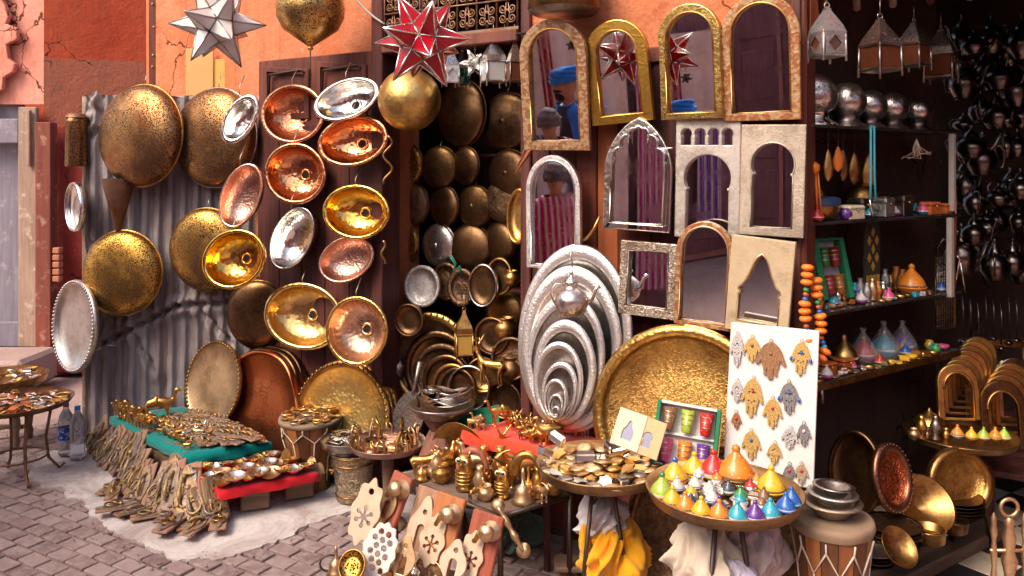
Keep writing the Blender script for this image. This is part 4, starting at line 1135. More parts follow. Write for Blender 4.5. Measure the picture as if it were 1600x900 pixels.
solo('brass_pot', lathe_me('pot', POT, 28), BRASS_OLD, 'little brass pot on the shelf end beside the narrow mirror', 'pot', P(800, 446, FD(800) + .3), None, None, 1.2)
dish(814, 338, 22, 44, -40, 4, 0, FD(814) + .1, BRASS, 'brass dish hanging on edge beside the narrow silver mirror', .14, .03, name='brass_dish', cat='dish')
solo('green_bow', MB().tube([P(704, 400, 4.2), P(712, 412, 4.18), P(708, 424, 4.2), P(718, 416, 4.18), P(722, 430, 4.2)], .008, 6).mesh(), cloth('ribbon_green', (.02, .16, .1)), 'green ribbon tied under the silvery domed lamp', 'ribbon', (0, 0, 0))
# fan of bronze plates under the shelf
fan = [(672, 562, 74, BRONZE_ENG, 40, 4.36), (684, 577, 60, BRONZE, 0, 4.30), (691, 588, 51, BRONZE_ENG, 0, 4.25), (699, 597, 43, BRONZE, 0, 4.20), (708, 604, 36, BRASS_OLD, 0, 4.15), (716, 607, 33, BRONZE, 0, 4.11)]
for q, (x, y, r, m, bd, d) in enumerate(fan):
    dish(x, y, r, r, -24, 6, 0, d, m, ('largest bronze plate with studded rim in the fan below the shelf' if q == 0 else f'bronze plate {["","second","third","fourth","fifth","last"][q]} from the back in the fan below the shelf'), .18, .016, name='bronze_plate', cat='plate', group='fan of bronze plates', beads=bd, rimm=BRASS_OLD if q in (0, 4) else None)
o = thing('deep_pan', 'round dark pan with a shiny rim in front of the bronze plates', 'pan', P(732, 607, 4.06), rot(-18, 8))
rr = 34 * 4.06 / FOC
obj('bowl', MB().lathe([(rr * .96, 0), (rr * .9, -.05), (rr * .8, -.07), (.001, -.075)], 40, front=True).mesh(), SILVER_OLD, o)
obj('rim', MB().tube([(rr * math.cos(t * PI / 20), 0, rr * math.sin(t * PI / 20)) for t in range(40)], .006, 6, closed=True).mesh(), NICKEL, o)
# skimmer
o = thing('skimmer', 'long handled pierced grey skimmer leaning below the bronze plates', 'skimmer', P(632, 680, 4.1), rot(-20, 8, -10))
obj('blade', cut([[(.085 * math.cos(t * PI / 14) * (1 - .15 * math.sin(t * PI / 14)), .11 + .115 * math.sin(t * PI / 14)) for t in range(28)]], .006), PERF_SILVER, o)
obj('handle', MB().tube([(0, -.003, .21), (0, -.003, .27), (0, -.003, .38)], [.014, .012, .017], 8).mesh(), SILVER_OLD, o)
lantern(725, 560, 26, 78, 4.15, BRASS_OLD, 'small yellow glass lantern hanging under the shelf', mat('glass_yellow', lambda t: t.set(color=t.mix(t.noise(t.coords(1.0), 40), (.6, .3, .05), (.8, .45, .1)), rough=.2, trans=.3)), .95, 10)
solo('deer_figurine', fig('deer'), BRASS, 'antlered brass deer standing behind the red cloth', 'figurine', P(768, 605, 4.0), Matrix.Rotation(R(160), 4, 'Z'), None, 1.6)
for q, (x, y, s, m, lab) in enumerate([(800, 600, 2.2, BRONZE, 'dark bellied pot in the shadow beside the oval trays'), (620, 590, 1.8, SILVER_OLD, 'grey pot in the shadow beside the fluted basin'), (648, 700, 2.4, BRONZE, 'dark pot on the doorway floor behind the skimmer'), (790, 530, 1.7, BRASS_OLD, 'brown pot hanging under the gold domed lamp')]):
    solo('metal_pot', lathe_me('pot', POT, 28), m, lab, 'pot', P(x, y, FD(x) + .2), None, None, s)
for q, (x, y, r, m, lab) in enumerate([(770, 525, 30, BRONZE, 'dark dish hanging below the shelf above the deer'), (800, 560, 34, BRONZE_ENG, 'dark engraved dish leaning behind the oval silver trays'), (756, 585, 28, BRASS_OLD, 'old brass dish leaning beside the dark pan'), (790, 625, 30, BRONZE, 'dark dish leaning behind the red orange cloth'), (640, 500, 26, BRONZE, 'dark dish hanging below the shelf end beside the fluted basin')]):
    dish(x, y, r, r, -26 + 8 * (q % 3), 4, 0, FD(x) + .16, m, lab, .16, .02, name='dark_dish', cat='dish')
# ---- trays leaning on the door
o = dish(334, 600, 67, 67, -34, 12, -3, 4.70, BRASS_PALE, 'plain pale brass tray leaning on edge against the corrugated sheet', .05, .012, name='round_tray', beads=60, rimm=BRASS_OLD)
for q in range(3):
    dish(404 + 8 * q, 640 - 4 * q, 90, 92, -32, 10, 0, 4.52 + .05 * q, COPPER_RED, ('front', 'middle', 'rear')[q] + ' red copper tray of the three leaning against the door', .07, .022, 70, name='copper_tray', group='red copper trays leaning on the door', rimm=COPPER_RED if q == 0 else BRONZE)
for q in range(3):
    dish(535 + 6 * q, 652 - 3 * q, 86, 87, -20, 10, 0, 4.30 + .045 * q, BRASS_H, ('front', 'middle', 'rear')[q] + ' hammered brass tray of the three leaning below the fluted basin', .12, .024, 60, name='brass_tray', group='hammered brass trays leaning on the door', centre=metal('brass_tray_field', (0.8, 0.56, 0.2), (0.55, 0.36, 0.12), .3, (.3, .45), hammer=60, bump=.4), beads=54, rimm=BRASS_OLD)
# ---- big brass trays leaning under the mirrors
dish(1068, 655, 150, 146, -28, 10, 0, 3.20, metal('brass_big', (0.62, 0.36, 0.1), (0.34, 0.17, 0.05), .4, (.25, .42), hammer=70, bump=.3), 'huge brass tray with engraved middle leaning under the mirrors', .14, .03, name='round_tray', centre=BRASS_ENG, beads=0)
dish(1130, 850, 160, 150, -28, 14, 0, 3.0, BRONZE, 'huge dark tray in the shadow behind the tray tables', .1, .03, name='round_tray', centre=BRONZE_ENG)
# ================================================================== wares on the ground in front
TEAL = cloth('cloth_teal', (.0, .22, .2))
REDC = cloth('cloth_red', (.62, .015, .025))
REDO = cloth('cloth_red_orange', (.78, .06, .025))
GREENC = cloth('cloth_green', (.01, .17, .09))
WOODB = wood('wood_block', (.32, .2, .13), (.16, .09, .06), 0, 5)
BOARDR = wood('wood_board_red', (.48, .14, .08), (.3, .07, .045), 2, 6, .5)
BOARDO = wood('wood_board_orange', (.6, .24, .09), (.42, .13, .05), 2, 6, .5)
BOARDP = wood('wood_board_pale', (.5, .28, .18), (.34, .17, .11), 2, 6, .6)
DULL = lambda n, c: mat(n, lambda t: t.set(color=t.mix(t.step(t.noise(t.coords(1.0), 40, 5, .7), .4, .66), c, [q * .42 for q in c]), metal=.5, rough=.5, normal=t.bump(t.noise(t.coords(1.0), 170, 3), .5, .003)))
PLATEB = DULL('dull_beige', (.46, .33, .24)); PULLB = DULL('dull_brass', (.52, .34, .16)); PLATEG = DULL('dull_grey', (.38, .32, .29))
PLATEW = paint('lattice_white', (.66, .62, .58), .15, .5, 20)
PLATEBE = paint('plate_beige', (.62, .45, .32), .2, .55, 20, dirt=(.45, .3, .2))

def rz(a): return Matrix.Rotation(R(a), 4, 'Z')
def cloth_slab(corners, th, drop, m, name, label, parts=None, wav=.006, sag=0.0, cat='cloth'):
    """cloth over a board: top sheet with a skirt on all sides"""
    c = [Vector(q) for q in corners]
    cen = sum(c, Vector()) / 4
    n = 14
    b = MB(); vs, fs = [], []
    for j in range(n + 1):
        for i in range(n + 1):
            u, w = i / n, j / n
            q = c[0].lerp(c[1], u).lerp(c[3].lerp(c[2], u), w) - cen
            q.z += wav * .5 * noise.noise((q.x * 14, q.y * 14, 1)) - sag * math.sin(PI * u) * math.sin(PI * w)
            vs.append(q)
    for j in range(n):
        for i in range(n):
            k = j * (n + 1) + i; fs.append((k, k + 1, k + n + 2, k + n + 1))
    bd = [i for i in range(n + 1)] + [(n + 1) * j + n for j in range(1, n + 1)] + [(n + 1) * n + i for i in range(n - 1, -1, -1)] + [(n + 1) * j for j in range(n - 1, 0, -1)]
    b0 = len(vs)
    for k, i in enumerate(bd):
        q = vs[i]; out = Vector((q.x, q.y, 0)).normalized()
        f = noise.noise((k * .55, 2, 7)); g = noise.noise((k * .21, 5, 3))
        vs.append(q + out * (.008 + .012 * f) + Vector((0, 0, -drop * (.55 + .1 * g))))
    b1 = len(vs)
    for k, i in enumerate(bd):
        q = vs[i]; out = Vector((q.x, q.y, 0)).normalized()
        f = noise.noise((k * .55, 2.4, 7.5)); g = noise.noise((k * .21, 5, 3))
        vs.append(q + out * (.006 + .022 * f) + Vector((0, 0, -drop * (1 + .22 * g))))
    m_ = len(bd)
    for k in range(m_):
        k2 = (k + 1) % m_
        fs.append((bd[k2], bd[k], b0 + k, b0 + k2)); fs.append((b0 + k2, b0 + k, b1 + k, b1 + k2))
    return tag(obj(name, b.raw(vs, fs).mesh(), m, None, Matrix.Translation(cen)), label, cat)

# ---- left tray tables
def pedestal_tray(px, py, rpx, d, m, label, name='tray_table', legs='hoop', deep=.02, legm=IRON_RUST, zfloor=0.0, tilt=(0, 0)):
    c = P(px, py, d); r = rpx * d / FOC
    o = thing(name, label, 'table', (c.x, c.y, zfloor))
    h = c.z - zfloor
    tr = obj('tray', MB().lathe([(.001, h - .006), (r * .86, h - .008), (r * .93, h - .004), (r * .99, h + deep), (r, h + deep + .004), (r * .985, h + deep + .006), (r * .9, h + .004), (r * .84, h), (.001, h)], 56).mesh(), m, o, Matrix.Translation((0, 0, 0)) )
    if legs == 'hoop':
        for k in range(4):
            a = PI / 4 + k * PI / 2
            obj('leg', MB().tube([(r * .62 * math.cos(a), r * .62 * math.sin(a), h - .01), (r * .5 * math.cos(a), r * .5 * math.sin(a), h * .5), (r * .55 * math.cos(a), r * .55 * math.sin(a), h * .2), (r * .75 * math.cos(a), r * .75 * math.sin(a), .01), (r * .85 * math.cos(a), r * .85 * math.sin(a), .03)], .008, 6).mesh(), legm, o)
        obj('ring', MB().tube([(r * .53 * math.cos(t * PI / 12), r * .53 * math.sin(t * PI / 12), h * .3) for t in range(24)], .006, 6, closed=True).mesh(), legm, o)
    elif legs == 'wood':
        for k in range(4):
            a = PI / 4 + k * PI / 2 + .2
            obj('leg', MB().lathe([(.02, 0), (.026, .05), (.018, .08), (.028, h * .4), (.02, h * .55), (.03, h * .7), (.026, h - .01)], 12, M=Matrix.Translation((r * .6 * math.cos(a), r * .6 * math.sin(a), 0))).mesh(), legm, o)
        obj('stretcher', MB().bbox((-r * .5, -.015, h * .25), (r * .5, .015, h * .31), .004).mesh(), legm, o)
    elif legs == 'stem':
        obj('stem', MB().lathe([(.09, 0), (.08, .02), (.03, .04), (.024, h * .5), (.03, h - .02), (.05, h - .008)], 18).mesh(), legm, o)
    else:
        for k in range(3):
            a = PI / 2 + k * 2 * PI / 3 + .25
            obj('leg', MB().tube([(r * .16 * math.cos(a), r * .16 * math.sin(a), h - .01), (r * .55 * math.cos(a), r * .55 * math.sin(a), .005)], .009, 6).mesh(), legm, o)
    return o, c, r
TRINK = {
 'coin': lambda: MB().lathe([(.001, .004), (.008, .005), (.016, .003), (.02, .0), (.001, 0)], 14).mesh(),
 'bangle': lambda: MB().tube([(.022 * math.cos(t * PI / 9), .022 * math.sin(t * PI / 9), .004) for t in range(18)], .004, 5, closed=True).mesh(),
 'casket': lambda: MB().bbox((-.018, -.012, 0), (.018, .012, .014), .003).box((-.014, -.009, .014), (.014, .009, .019)).mesh(),
 'shellcup': lambda: MB().lathe([(.001, .002), (.012, .003), (.02, .014), (.021, .014), (.014, .0), (.001, 0)], 14).mesh(),
 'pendant': lambda: cut([[(.0, .02), (.008, .012), (.014, .012), (.012, 0), (.016, -.012), (.006, -.014), (0, -.024), (-.006, -.014), (-.016, -.012), (-.012, 0), (-.014, .012), (-.008, .012)]], .004).copy(),
}
def trinket(kind):
    def f():
        me = TRINK[kind]()
        if kind == 'pendant': me.transform(Matrix.Rotation(R(-90), 4, 'X'))
        return me
    return cached('tr_' + kind, f)
def scatter(c, r, n, kinds, mats, label, cat, group, smin=.8, smax=1.4, h=.002, ey=1.0, name='trinket', pile=.02):
    pts = []
    tries = 0
    while len(pts) < n and tries < 4000:
        tries += 1
        a = rnd.uniform(0, 2 * PI); q = r * math.sqrt(rnd.random())
        x, y = q * math.cos(a), q * math.sin(a) * ey
        if all((x - u) ** 2 + (y - w) ** 2 > (r * 1.25 / math.sqrt(n)) ** 2 for u, w in pts): pts.append((x, y))
    for i, (x, y) in enumerate(pts):
        k = kinds[i % len(kinds)]
        s = rnd.uniform(smin, smax)
        lift = pile * max(0, 1 - (x * x + y * y) / (r * r)) * rnd.random()
        M = Matrix.Rotation(rnd.uniform(0, 6.28), 4, 'Z') @ Matrix.Rotation(rnd.uniform(-.35, .35) if pile else 0, 4, 'X')
        mi = rnd.randrange(len(mats)); shp = {'coin': 'disc', 'bangle': 'ring', 'casket': 'box', 'shellcup': 'cup', 'pendant': 'star'}[k]
        hue = mats[mi].name.split('_')[0]
        solo(name, trinket(k), mats[mi], f'{label}, {shp} shaped, {hue}', cat, Vector(c) + Vector((x, y, h + lift)), M, group, s)

o, c, r = pedestal_tray(28, 632, 78, 4.4, BRONZE, 'round tray table on thin iron legs, standing apart beside the bottles')
scatter(c, r * .85, 46, ['shellcup', 'casket', 'coin', 'bangle', 'pendant'], [SILVER, BRASS, NICKEL, BRASS_PALE, COPPER], 'small silver and brass trinket on the iron legged tray table', 'trinket', 'trinkets on the iron legged tray table', 1.0, 1.8)
o, c, r = pedestal_tray(6, 596, 62, 4.95, BRASS_OLD, 'tray table on turned wooden legs behind the iron legged one', legs='wood', legm=WOODB, deep=.035)
scatter(c + Vector((0, 0, .02)), r * .85, 26, ['shellcup', 'coin', 'casket'], [BRASS, SILVER, paint('bead_yellow', (.75, .5, .08), .1, .4)], 'small mixed trinket on the wooden legged tray table', 'trinket', 'trinkets on the wooden legged tray table', 1.0, 1.8)
# ---- water bottles
PET = mat('bottle_plastic', lambda t: t.set(color=t.mix(t.noise(t.coords(1.0), 20), (.62, .72, .85), (.8, .86, .92)), rough=.08, trans=.8, ior=1.2, spec=.6))
def bottle(px, py, label, capm, lab, s=1.0):
    o = thing('water_bottle', label, 'bottle', G(px, py, .014), None, 'water bottles', s)
    obj('body', MB().lathe([(.001, .004), (.036, 0), (.042, .012), (.04, .05), (.042, .06), (.04, .07), (.042, .18), (.042, .2), (.034, .235), (.016, .27), (.015, .285)], 28).mesh(), PET, o)
    obj('cap', MB().lathe([(.0165, .283), (.0165, .305), (.001, .306)], 18).mesh(), capm, o)
    if lab: obj('label_band', MB().lathe([(.0428, .095), (.0428, .165)], 28).mesh(), lab, o)
BLUEL = mat('label_blue', lambda t: t.set(color=t.mix(t.step(t.noise(t.coords(1.0), 55, 2), .56, .6), (.015, .08, .5), (.65, .75, .9)), rough=.4))
bottle(103, 710, 'clear water bottle with blue label and maroon cap beside the sheet', paint('cap_maroon', (.2, .03, .1), .1, .4), BLUEL)
bottle(121, 716, 'clear water bottle with bright blue cap and no label', paint('cap_blue', (.02, .25, .7), .1, .4), None, 1.0)

# ---- teal low table with figurines and locks
zT = .25
N_, L_, R_ = G(292, 712, zT), G(172, 650, zT), G(424, 690, zT)
B_ = L_ + (R_ - N_) * .95
solo('wooden_crate', (lambda c: MB().bbox((-.3, -.2, 0), (.3, .2, zT - .012), .006).mesh())(0), WOODB, 'wooden crate holding up the teal cloth', 'crate', Vector(((N_ + L_ + R_ + B_) / 4).xy.to_3d()) + Vector((.03, .0, .012)), Matrix.Rotation(math.atan2((N_ - L_).y, (N_ - L_).x), 4, 'Z'))
cloth_slab([L_, N_, R_, B_], .02, .05, TEAL, 'table_cloth', 'teal cloth spread under brass camels and locks beside the corrugated sheet')
def onT(u, w, dz=0): return L_.lerp(N_, u).lerp(B_.lerp(R_, u), w) + Vector((0, 0, .004 + dz))
row_ang = math.degrees(math.atan2((N_ - L_).y, (N_ - L_).x))
for k in range(9):
    solo('camel_figurine', fig('camel'), BRASS if k % 3 else BRASS_PALE, 'brass camel in the row along the back edge of the teal cloth', 'figurine', onT(.04 + .05 * k, .10 + .02 * (k % 2)), rz(row_ang + rnd.uniform(-25, 25) - 60), 'brass camels on the teal cloth', rnd.uniform(.85, 1.2))
solo('camel_figurine', fig('camel'), BRASS, 'largest brass camel raised behind the row on the teal cloth', 'figurine', onT(.28, .35, .0), rz(20), 'brass camels on the teal cloth', 1.7)
for k in range(12):
    u, w = .58 + .035 * (k % 6) + rnd.uniform(-.01, .01), .12 + .17 * (k // 6) + .05 * (k % 6)
    solo(('goat_figurine', 'bird_figurine')[k % 2], (fig('goat'), bird_me())[k % 2], (BRASS, SILVER, BRASS_PALE)[k % 3], 'tiny animal figure near the front corner of the teal cloth', 'figurine', onT(u, w), rz(rnd.uniform(0, 360)), 'tiny animals on the teal cloth', rnd.uniform(.5, .8))
def lockplate(k):
    def f():
        L = .1 + .03 * (k % 3)
        b = MB().bbox((-L / 2, -.018, 0), (L / 2, .018, .012), .003)
        b.tube([(-L * .4, -.004, .016), (L * .42, .004, .016)], .005, 6)
        for q in range(3): b.ball((-L * .3 + q * L * .3, 0, .016), .008, 8)
        return b.mesh()
    return cached(f'lock{k % 3}', f)
FLAT = Matrix.Rotation(R(-90), 4, 'X')
def flat_lock(loc, a, s, k, label, group):
    o = thing('carved_lock', label, 'lock', loc, rz(a), group, s)
    obj('board', cached('flboard', lambda: MB().bbox((-.045, -.12, 0), (.045, .12, .012), .003).mesh()), (BOARDP, WOODB, BOARDP)[k % 3], o)
    obj('plate', knocker(k), (PLATEB, PULLB, PLATEG, PLATEB)[k % 4], o, Matrix.Translation((0, -.115, .0125)) @ FLAT @ Matrix.Scale(.93, 4))
    obj('pull', pull_me(k), (PULLB, PLATEB, BRASS_OLD)[k % 3], o, Matrix.Translation((0, -.1, .014)) @ FLAT)
lock_spots = []
for k in range(72):
    u, w = .30 + .68 * ((k * .37) % 1), .30 + .66 * ((k * .618) % 1)
    lock_spots.append((onT(u, w, .001 + .009 * (k % 4)), k))
# ---- red cloth table with bowls
zR = .17
a0, a1, a2 = G(278, 742, zR), G(348, 766, zR), G(498, 738, zR)
a3 = a0 + (a2 - a1) * 1.0
for q, (x, y) in enumerate(((462, 782), (392, 800))):
    solo('support_block', MB().bbox((-.07, -.05, 0), (.07, .05, zR - .03), .008).mesh(), WOODB, ('wooden block under the corner of the red cloth', 'wooden block hidden in the shade under the red cloth')[q], 'block', G(x, y, .014) + Vector((0, .06, 0)), rz(20))
cloth_slab([a0, a1, a2, a3], .02, .045, REDC, 'table_cloth', 'bright red cloth spread under small metal bowls')
bowl_me = lathe_me('bowl', BOWL, 28)
for k in range(24):
    u, w = ((k % 8) + .45 + .3 * (k // 8 % 2)) / 8.2, (.12 + .36 * (k // 8))
    q = a0.lerp(a3, u).lerp(a1.lerp(a2, u), 1 - w) if False else a1.lerp(a2, u).lerp(a0.lerp(a3, u), w)
    solo('metal_bowl', bowl_me, (BRASS, SILVER, BRASS_H, NICKEL, BRASS_PALE)[k % 5], f'small {("brass", "silver", "hammered brass", "nickel", "pale brass")[k % 5]} bowl in the {("front", "middle", "rear")[k // 8]} row on the red cloth', 'bowl', q + Vector((0, 0, .006 + .012 * (k % 2))), Matrix.Rotation(rnd.uniform(-.2, .2), 4, 'X') @ rz(30 * k), 'bowls on the red cloth', rnd.uniform(.6, .85))

# ---- door knockers leaning against the low tables
def plate_loops(kind, w, h):
    pts = []
    n = 48
    for k in range(n):
        a = 2 * PI * k / n
        sc_ = 1 + (.09 * math.cos(8 * a) if kind == 0 else (.06 * math.cos(12 * a) if kind == 1 else .12 * math.cos(4 * a)))
        pts.append((w / 2 * sc_ * math.cos(a), h * .5 + h / 2 * sc_ * math.sin(a) * .94))
    L = [pts]
    circ = lambda cx, cy, r, m=10: [(cx + r * math.cos(2 * PI * q / m), cy + r * math.sin(2 * PI * q / m)) for q in range(m)]
    if kind == 0:
        fl = []
        for k in range(6):
            th = 2 * PI * k / 6 + PI / 6
            ex_, ey_ = math.cos(th), math.sin(th)
            loc = [(.085, -.035), (.2, -.03)] + [(.27 + .075 * math.cos(q), .075 * math.sin(q)) for q in [R(-140 + 40 * i) for i in range(8)]] + [(.2, .03), (.085, .035)]
            fl += [(w * (x * ex_ - y * ey_), h * .42 + w * (x * ey_ + y * ex_)) for x, y in loc]
        L.append(fl)
        L.append(circ(0, h * .8, w * .1))
    elif kind == 1:
        for j in range(6):
            for i in range(3):
                x = (i - 1) * w * .24 + (.12 * w if j % 2 else 0)
                if abs(x) < w * .34: L.append(circ(x, h * (.2 + .12 * j), w * .092, 6))
    else:
        L.append(o_arch(w * .34, h * .4)); L[-1] = shift(L[-1], 0, h * .2); L.append(circ(0, h * .78, w * .1))
    return L
def knocker(k):
    def f():
        w, h = .085, .24
        return cut(plate_loops(k % 3, w, h), .008, .0015)
    return cached(f'knock{k % 3}', f)
def pull_me(k):
    def f():
        b = MB()
        if k % 2 == 0:
            b.tube([(.03 * math.sin(t * PI / 8), -.012 - .008 * math.sin(t * PI / 16), .1 - .035 * (1 - math.cos(t * PI / 8))) for t in range(16)], .006, 6, closed=True)
            b.ball((0, -.01, .12), .014, 10)
        else:
            b.tube([(0, -.01, .16), (0, -.03, .13), (0, -.03, .08), (0, -.012, .04)], [.009, .007, .011, .006], 8)
            b.ball((0, -.01, .17), .012, 10)
        return b.mesh()
    return cached(f'pull{k % 2}', f)
n1 = 26
ORD = 'first second third fourth fifth sixth seventh eighth ninth tenth eleventh twelfth thirteenth fourteenth fifteenth sixteenth seventeenth eighteenth nineteenth twentieth twenty-first twenty-second twenty-third twenty-fourth twenty-fifth last'.split()
gx = [G(x, y, .016) for x, y in ((132, 700), (180, 748), (205, 790), (258, 812), (318, 826), (352, 815))]
tx = [P(168, 652, 4.68), P(215, 672, 4.45), P(250, 690, 4.28), P(285, 714, 4.06), P(300, 742, 3.98), P(345, 762, 3.86)]
def along(L, t):
    q = t * (len(L) - 1); i = min(int(q), len(L) - 2)
    return L[i].lerp(L[i + 1], q - i)
for k in range(n1):
    t = (k + .5) / n1
    b0, t0 = along(gx, t), along(tx, t)
    b0 = b0 + Vector((rnd.uniform(-.02, .02), rnd.uniform(-.02, .02), 0))
    up = (t0 - b0); L0 = up.length; up.normalize()
    if up.z < .45: up = (up + Vector((0, 0, .5))).normalized()
    xx = (along(gx, min(1, t + .05)) - along(gx, max(0, t - .05))); xx = (xx - up * xx.dot(up)).normalized()
    ang = rnd.uniform(-.16, .16); xx, up = xx * math.cos(ang) + up * math.sin(ang), up * math.cos(ang) - xx * math.sin(ang)
    ny = up.cross(xx)            # local y (away from viewer)
    o = thing('door_knocker', f'{("dull beige", "pale brass", "grey silver", "worn brass")[k % 4]} door knocker leaning by the low tables, {ORD[k]} from the bottles', 'door knocker', (0, 0, 0), None, 'door knockers leaning by the low tables')
    s = rnd.uniform(.8, 1.15)
    o.matrix_local = frame(b0 + Vector((0, 0, .004)), xx, ny, up) @ Matrix.Scale(s, 4)
    obj('board', MB().bbox((-.05, 0, 0), (.05, .014, .27), .004).mesh() if k == 0 else cached('kboard', lambda: MB().bbox((-.05, 0, 0), (.05, .014, .27), .004).mesh()), (BOARDP, WOODB, BOARDP)[k % 3], o)
    obj('plate', knocker(k), (PLATEB, PULLB, PLATEG, PLATEB)[k % 4], o, Matrix.Translation((0, -.001, .015)))
    obj('pull', pull_me(k), (PULLB, PLATEB, PULLB)[k % 3], o, Matrix.Translation((0, -.006, .03)))
for q, k in lock_spots:
    flat_lock(q, row_ang + 90 + rnd.uniform(-22, 22), rnd.uniform(.5, .68), k, f'small carved {("beige", "pale brass", "brown", "worn")[k % 4]} lock lying on the teal cloth', 'carved locks on the teal cloth')
for k in range(16):
    q = along(gx, .25 + .7 * ((k * .618) % 1)) + Vector((rnd.uniform(-.07, .03), rnd.uniform(-.08, .02), .004 + .011 * (k % 3)))
    flat_lock(q, rnd.uniform(-70, 20), rnd.uniform(.6, .85), k, f'carved {("beige", "pale brass", "brown", "worn")[k % 4]} lock lying flat at the foot of the leaning knockers', 'locks lying on the concrete')
for k in range(22):
    u, w = .05 + .9 * ((k * .618 + .3) % 1), .05 + .28 * ((k * .37) % 1)
    me_ = (lathe_me('pot', POT, 28), bird_me(), fig('goat'), lathe_me('bell', BELL))[k % 4]
    nm = ('pot', 'bird', 'goat', 'bell')[k % 4]
    solo('brass_' + nm, me_, (BRASS, BRASS_PALE, BRASS)[k % 3], f'tiny brass {nm} along the left side of the teal cloth', 'figurine' if k % 4 in (1, 2) else nm, onT(u, w, .002), rz(k * 77), 'tiny brass wares on the teal cloth', rnd.uniform(.4, .6))
o = thing('hanging_bell', 'brass bell pull with a ring at the corner of the red cloth', 'bell', G(345, 806, .016), rz(10), None, 1.3)
obj('ring', MB().tube([(.03 * math.cos(t * PI / 9), .0, .13 + .035 * math.sin(t * PI / 9)) for t in range(18)], .004, 6, closed=True).mesh(), BRASS_PALE, o)
obj('bell_body', lathe_me('bell', BELL), BRASS_PALE, o)

# ---- drum stool with a load of brass keys
def drum(px, py, rtop, d, hz, m, label, bodym, name='goblet_drum', skinm=None, group=None, zig=10, waist=.62):
    c = P(px, py, d); r = rtop * d / FOC; h = c.z - hz
    o = thing(name, label, 'drum', (c.x, c.y, hz), None, group)
    stav = 14
    for q in range(stav):
        a0_, a1_ = 2 * PI * q / stav, 2 * PI * (q + 1) / stav
        vs, fs = [], []
        prof = [(r * .66, 0), (r * .6, h * .12), (r * waist, h * .4), (r * .86, h * .75), (r * .95, h * .93)]
        for (rr_, zz) in prof:
            for a in (a0_ + .012, (a0_ + a1_) / 2, a1_ - .012):
                vs.append((rr_ * math.cos(a), rr_ * math.sin(a), zz))
        for i in range(4):
            for j in range(2): fs.append((i * 3 + j, i * 3 + j + 1, i * 3 + j + 4, i * 3 + j + 3))
        obj('stave', MB().raw(vs, fs).mesh(), bodym[q % len(bodym)], o)
    obj('core', MB().lathe([(r * .63, .002), (r * .575, h * .12), (r * (waist - .03), h * .4), (r * .83, h * .75), (r * .92, h * .93)], 28).mesh(), HOLE, o)
    obj('skin', MB().lathe([(r * .985, h * .93), (r * 1.03, h * .965), (r * 1.01, h - .003), (r * .93, h), (.001, h + .001)], 36, wob=lambda a, q: .012 * math.sin(7 * a)).mesh(), skinm or paint('drum_skin', (.27, .18, .115), .2, .75, 14, dirt=(.17, .105, .07)), o)
    for q in range(zig):
        a, b_, c_ = 2 * PI * q / zig, 2 * PI * (q + .5) / zig, 2 * PI * (q + 1) / zig
        f = lambda an, rr_, zz: (rr_ * math.cos(an), rr_ * math.sin(an), zz)
        obj('lacing', MB().tube([f(a, r * 1.01, h * .92), f(a, r * .955, h * .86), f(b_, r * .885, h * .72), f(c_, r * .955, h * .86)], .0035, 5).tube([f(b_, r * .885, h * .72), f(b_, r * (waist + .06), h * .42), f(b_, r * .63, h * .1)], .003, 5).mesh(), paint('rope_pale', (.6, .5, .4), .15, .8), o)
    return o, Vector((c.x, c.y, c.z)), r
DRUMW = [wood('drum_wood_orange', (.52, .2, .06), (.3, .1, .03), 2, 5, .35), wood('drum_wood_dark', (.2, .08, .04), (.1, .04, .02), 2, 5, .35), wood('drum_wood_mid', (.36, .13, .05), (.2, .07, .03), 2, 5, .35)]
o, c, r = drum(485, 650, 48, 4.28, .014, None, 'small laced drum with keys heaped on top beside the bowls', DRUMW, zig=8)
scatter(c + Vector((0, 0, .004)), r * .9, 34, ['casket', 'bangle', 'coin', 'pendant'], [BRASS, BRASS_PALE, BRASS], 'small brass ornament heaped on the laced drum by the bowls', 'ornament', 'brass ornaments on the small drum', 1.0, 1.6, pile=.03)
for q, (x, y) in enumerate(((448, 700), (500, 722), (488, 712))):
    solo('hanging_hamsa', cached('hamsa_small', lambda: cut(hamsa_loops(.06, .09), .004)), (BRASS, BRASS_PALE, SILVER)[q], ('gold hand ornament hanging down the side of the small drum', 'pale hand ornament leaning on the foot of the small drum', 'silver hand ornament leaning on the front of the small drum')[q], 'ornament', P(x, y, 4.1), rot(-10, 10, 0), None)
# ---- silver bucket with chains
c0 = G(552, 778, .014)
o = thing('metal_bucket', 'embossed pewter bucket standing beside the laced drum', 'bucket', c0)
obj('body', MB().lathe([(.001, .006), (.084, 0), (.088, .01), (.086, .03), (.098, .14), (.106, .21), (.116, .238), (.118, .244), (.112, .244), (.1, .2), (.08, .02), (.001, .012)], 40).mesh(), metal('pewter_embossed', (.5, .4, .28), (.26, .19, .12), .4, (.3, .5), engrave=60, bump=.7), o)
for z, r in ((.03, .088), (.19, .106), (.235, .117)):
    obj('band', MB().tube([(r * math.cos(t * PI / 18), r * math.sin(t * PI / 18), z) for t in range(36)], .004, 5, closed=True).mesh(), BRASS_OLD, o)
for k in range(3):
    obj('foot', MB().ball((.07 * math.cos(k * 2.1 + .5), .07 * math.sin(k * 2.1 + .5), .004), .012, 8).mesh(), BRASS_OLD, o)
o, c, r = pedestal_tray(543, 694, 42, 4.1, SILVER_OLD, 'shallow pewter dish resting on the embossed bucket', name='shallow_dish', legs='stem', zfloor=.262, deep=.03, legm=SILVER_OLD)
o['category'] = 'dish'
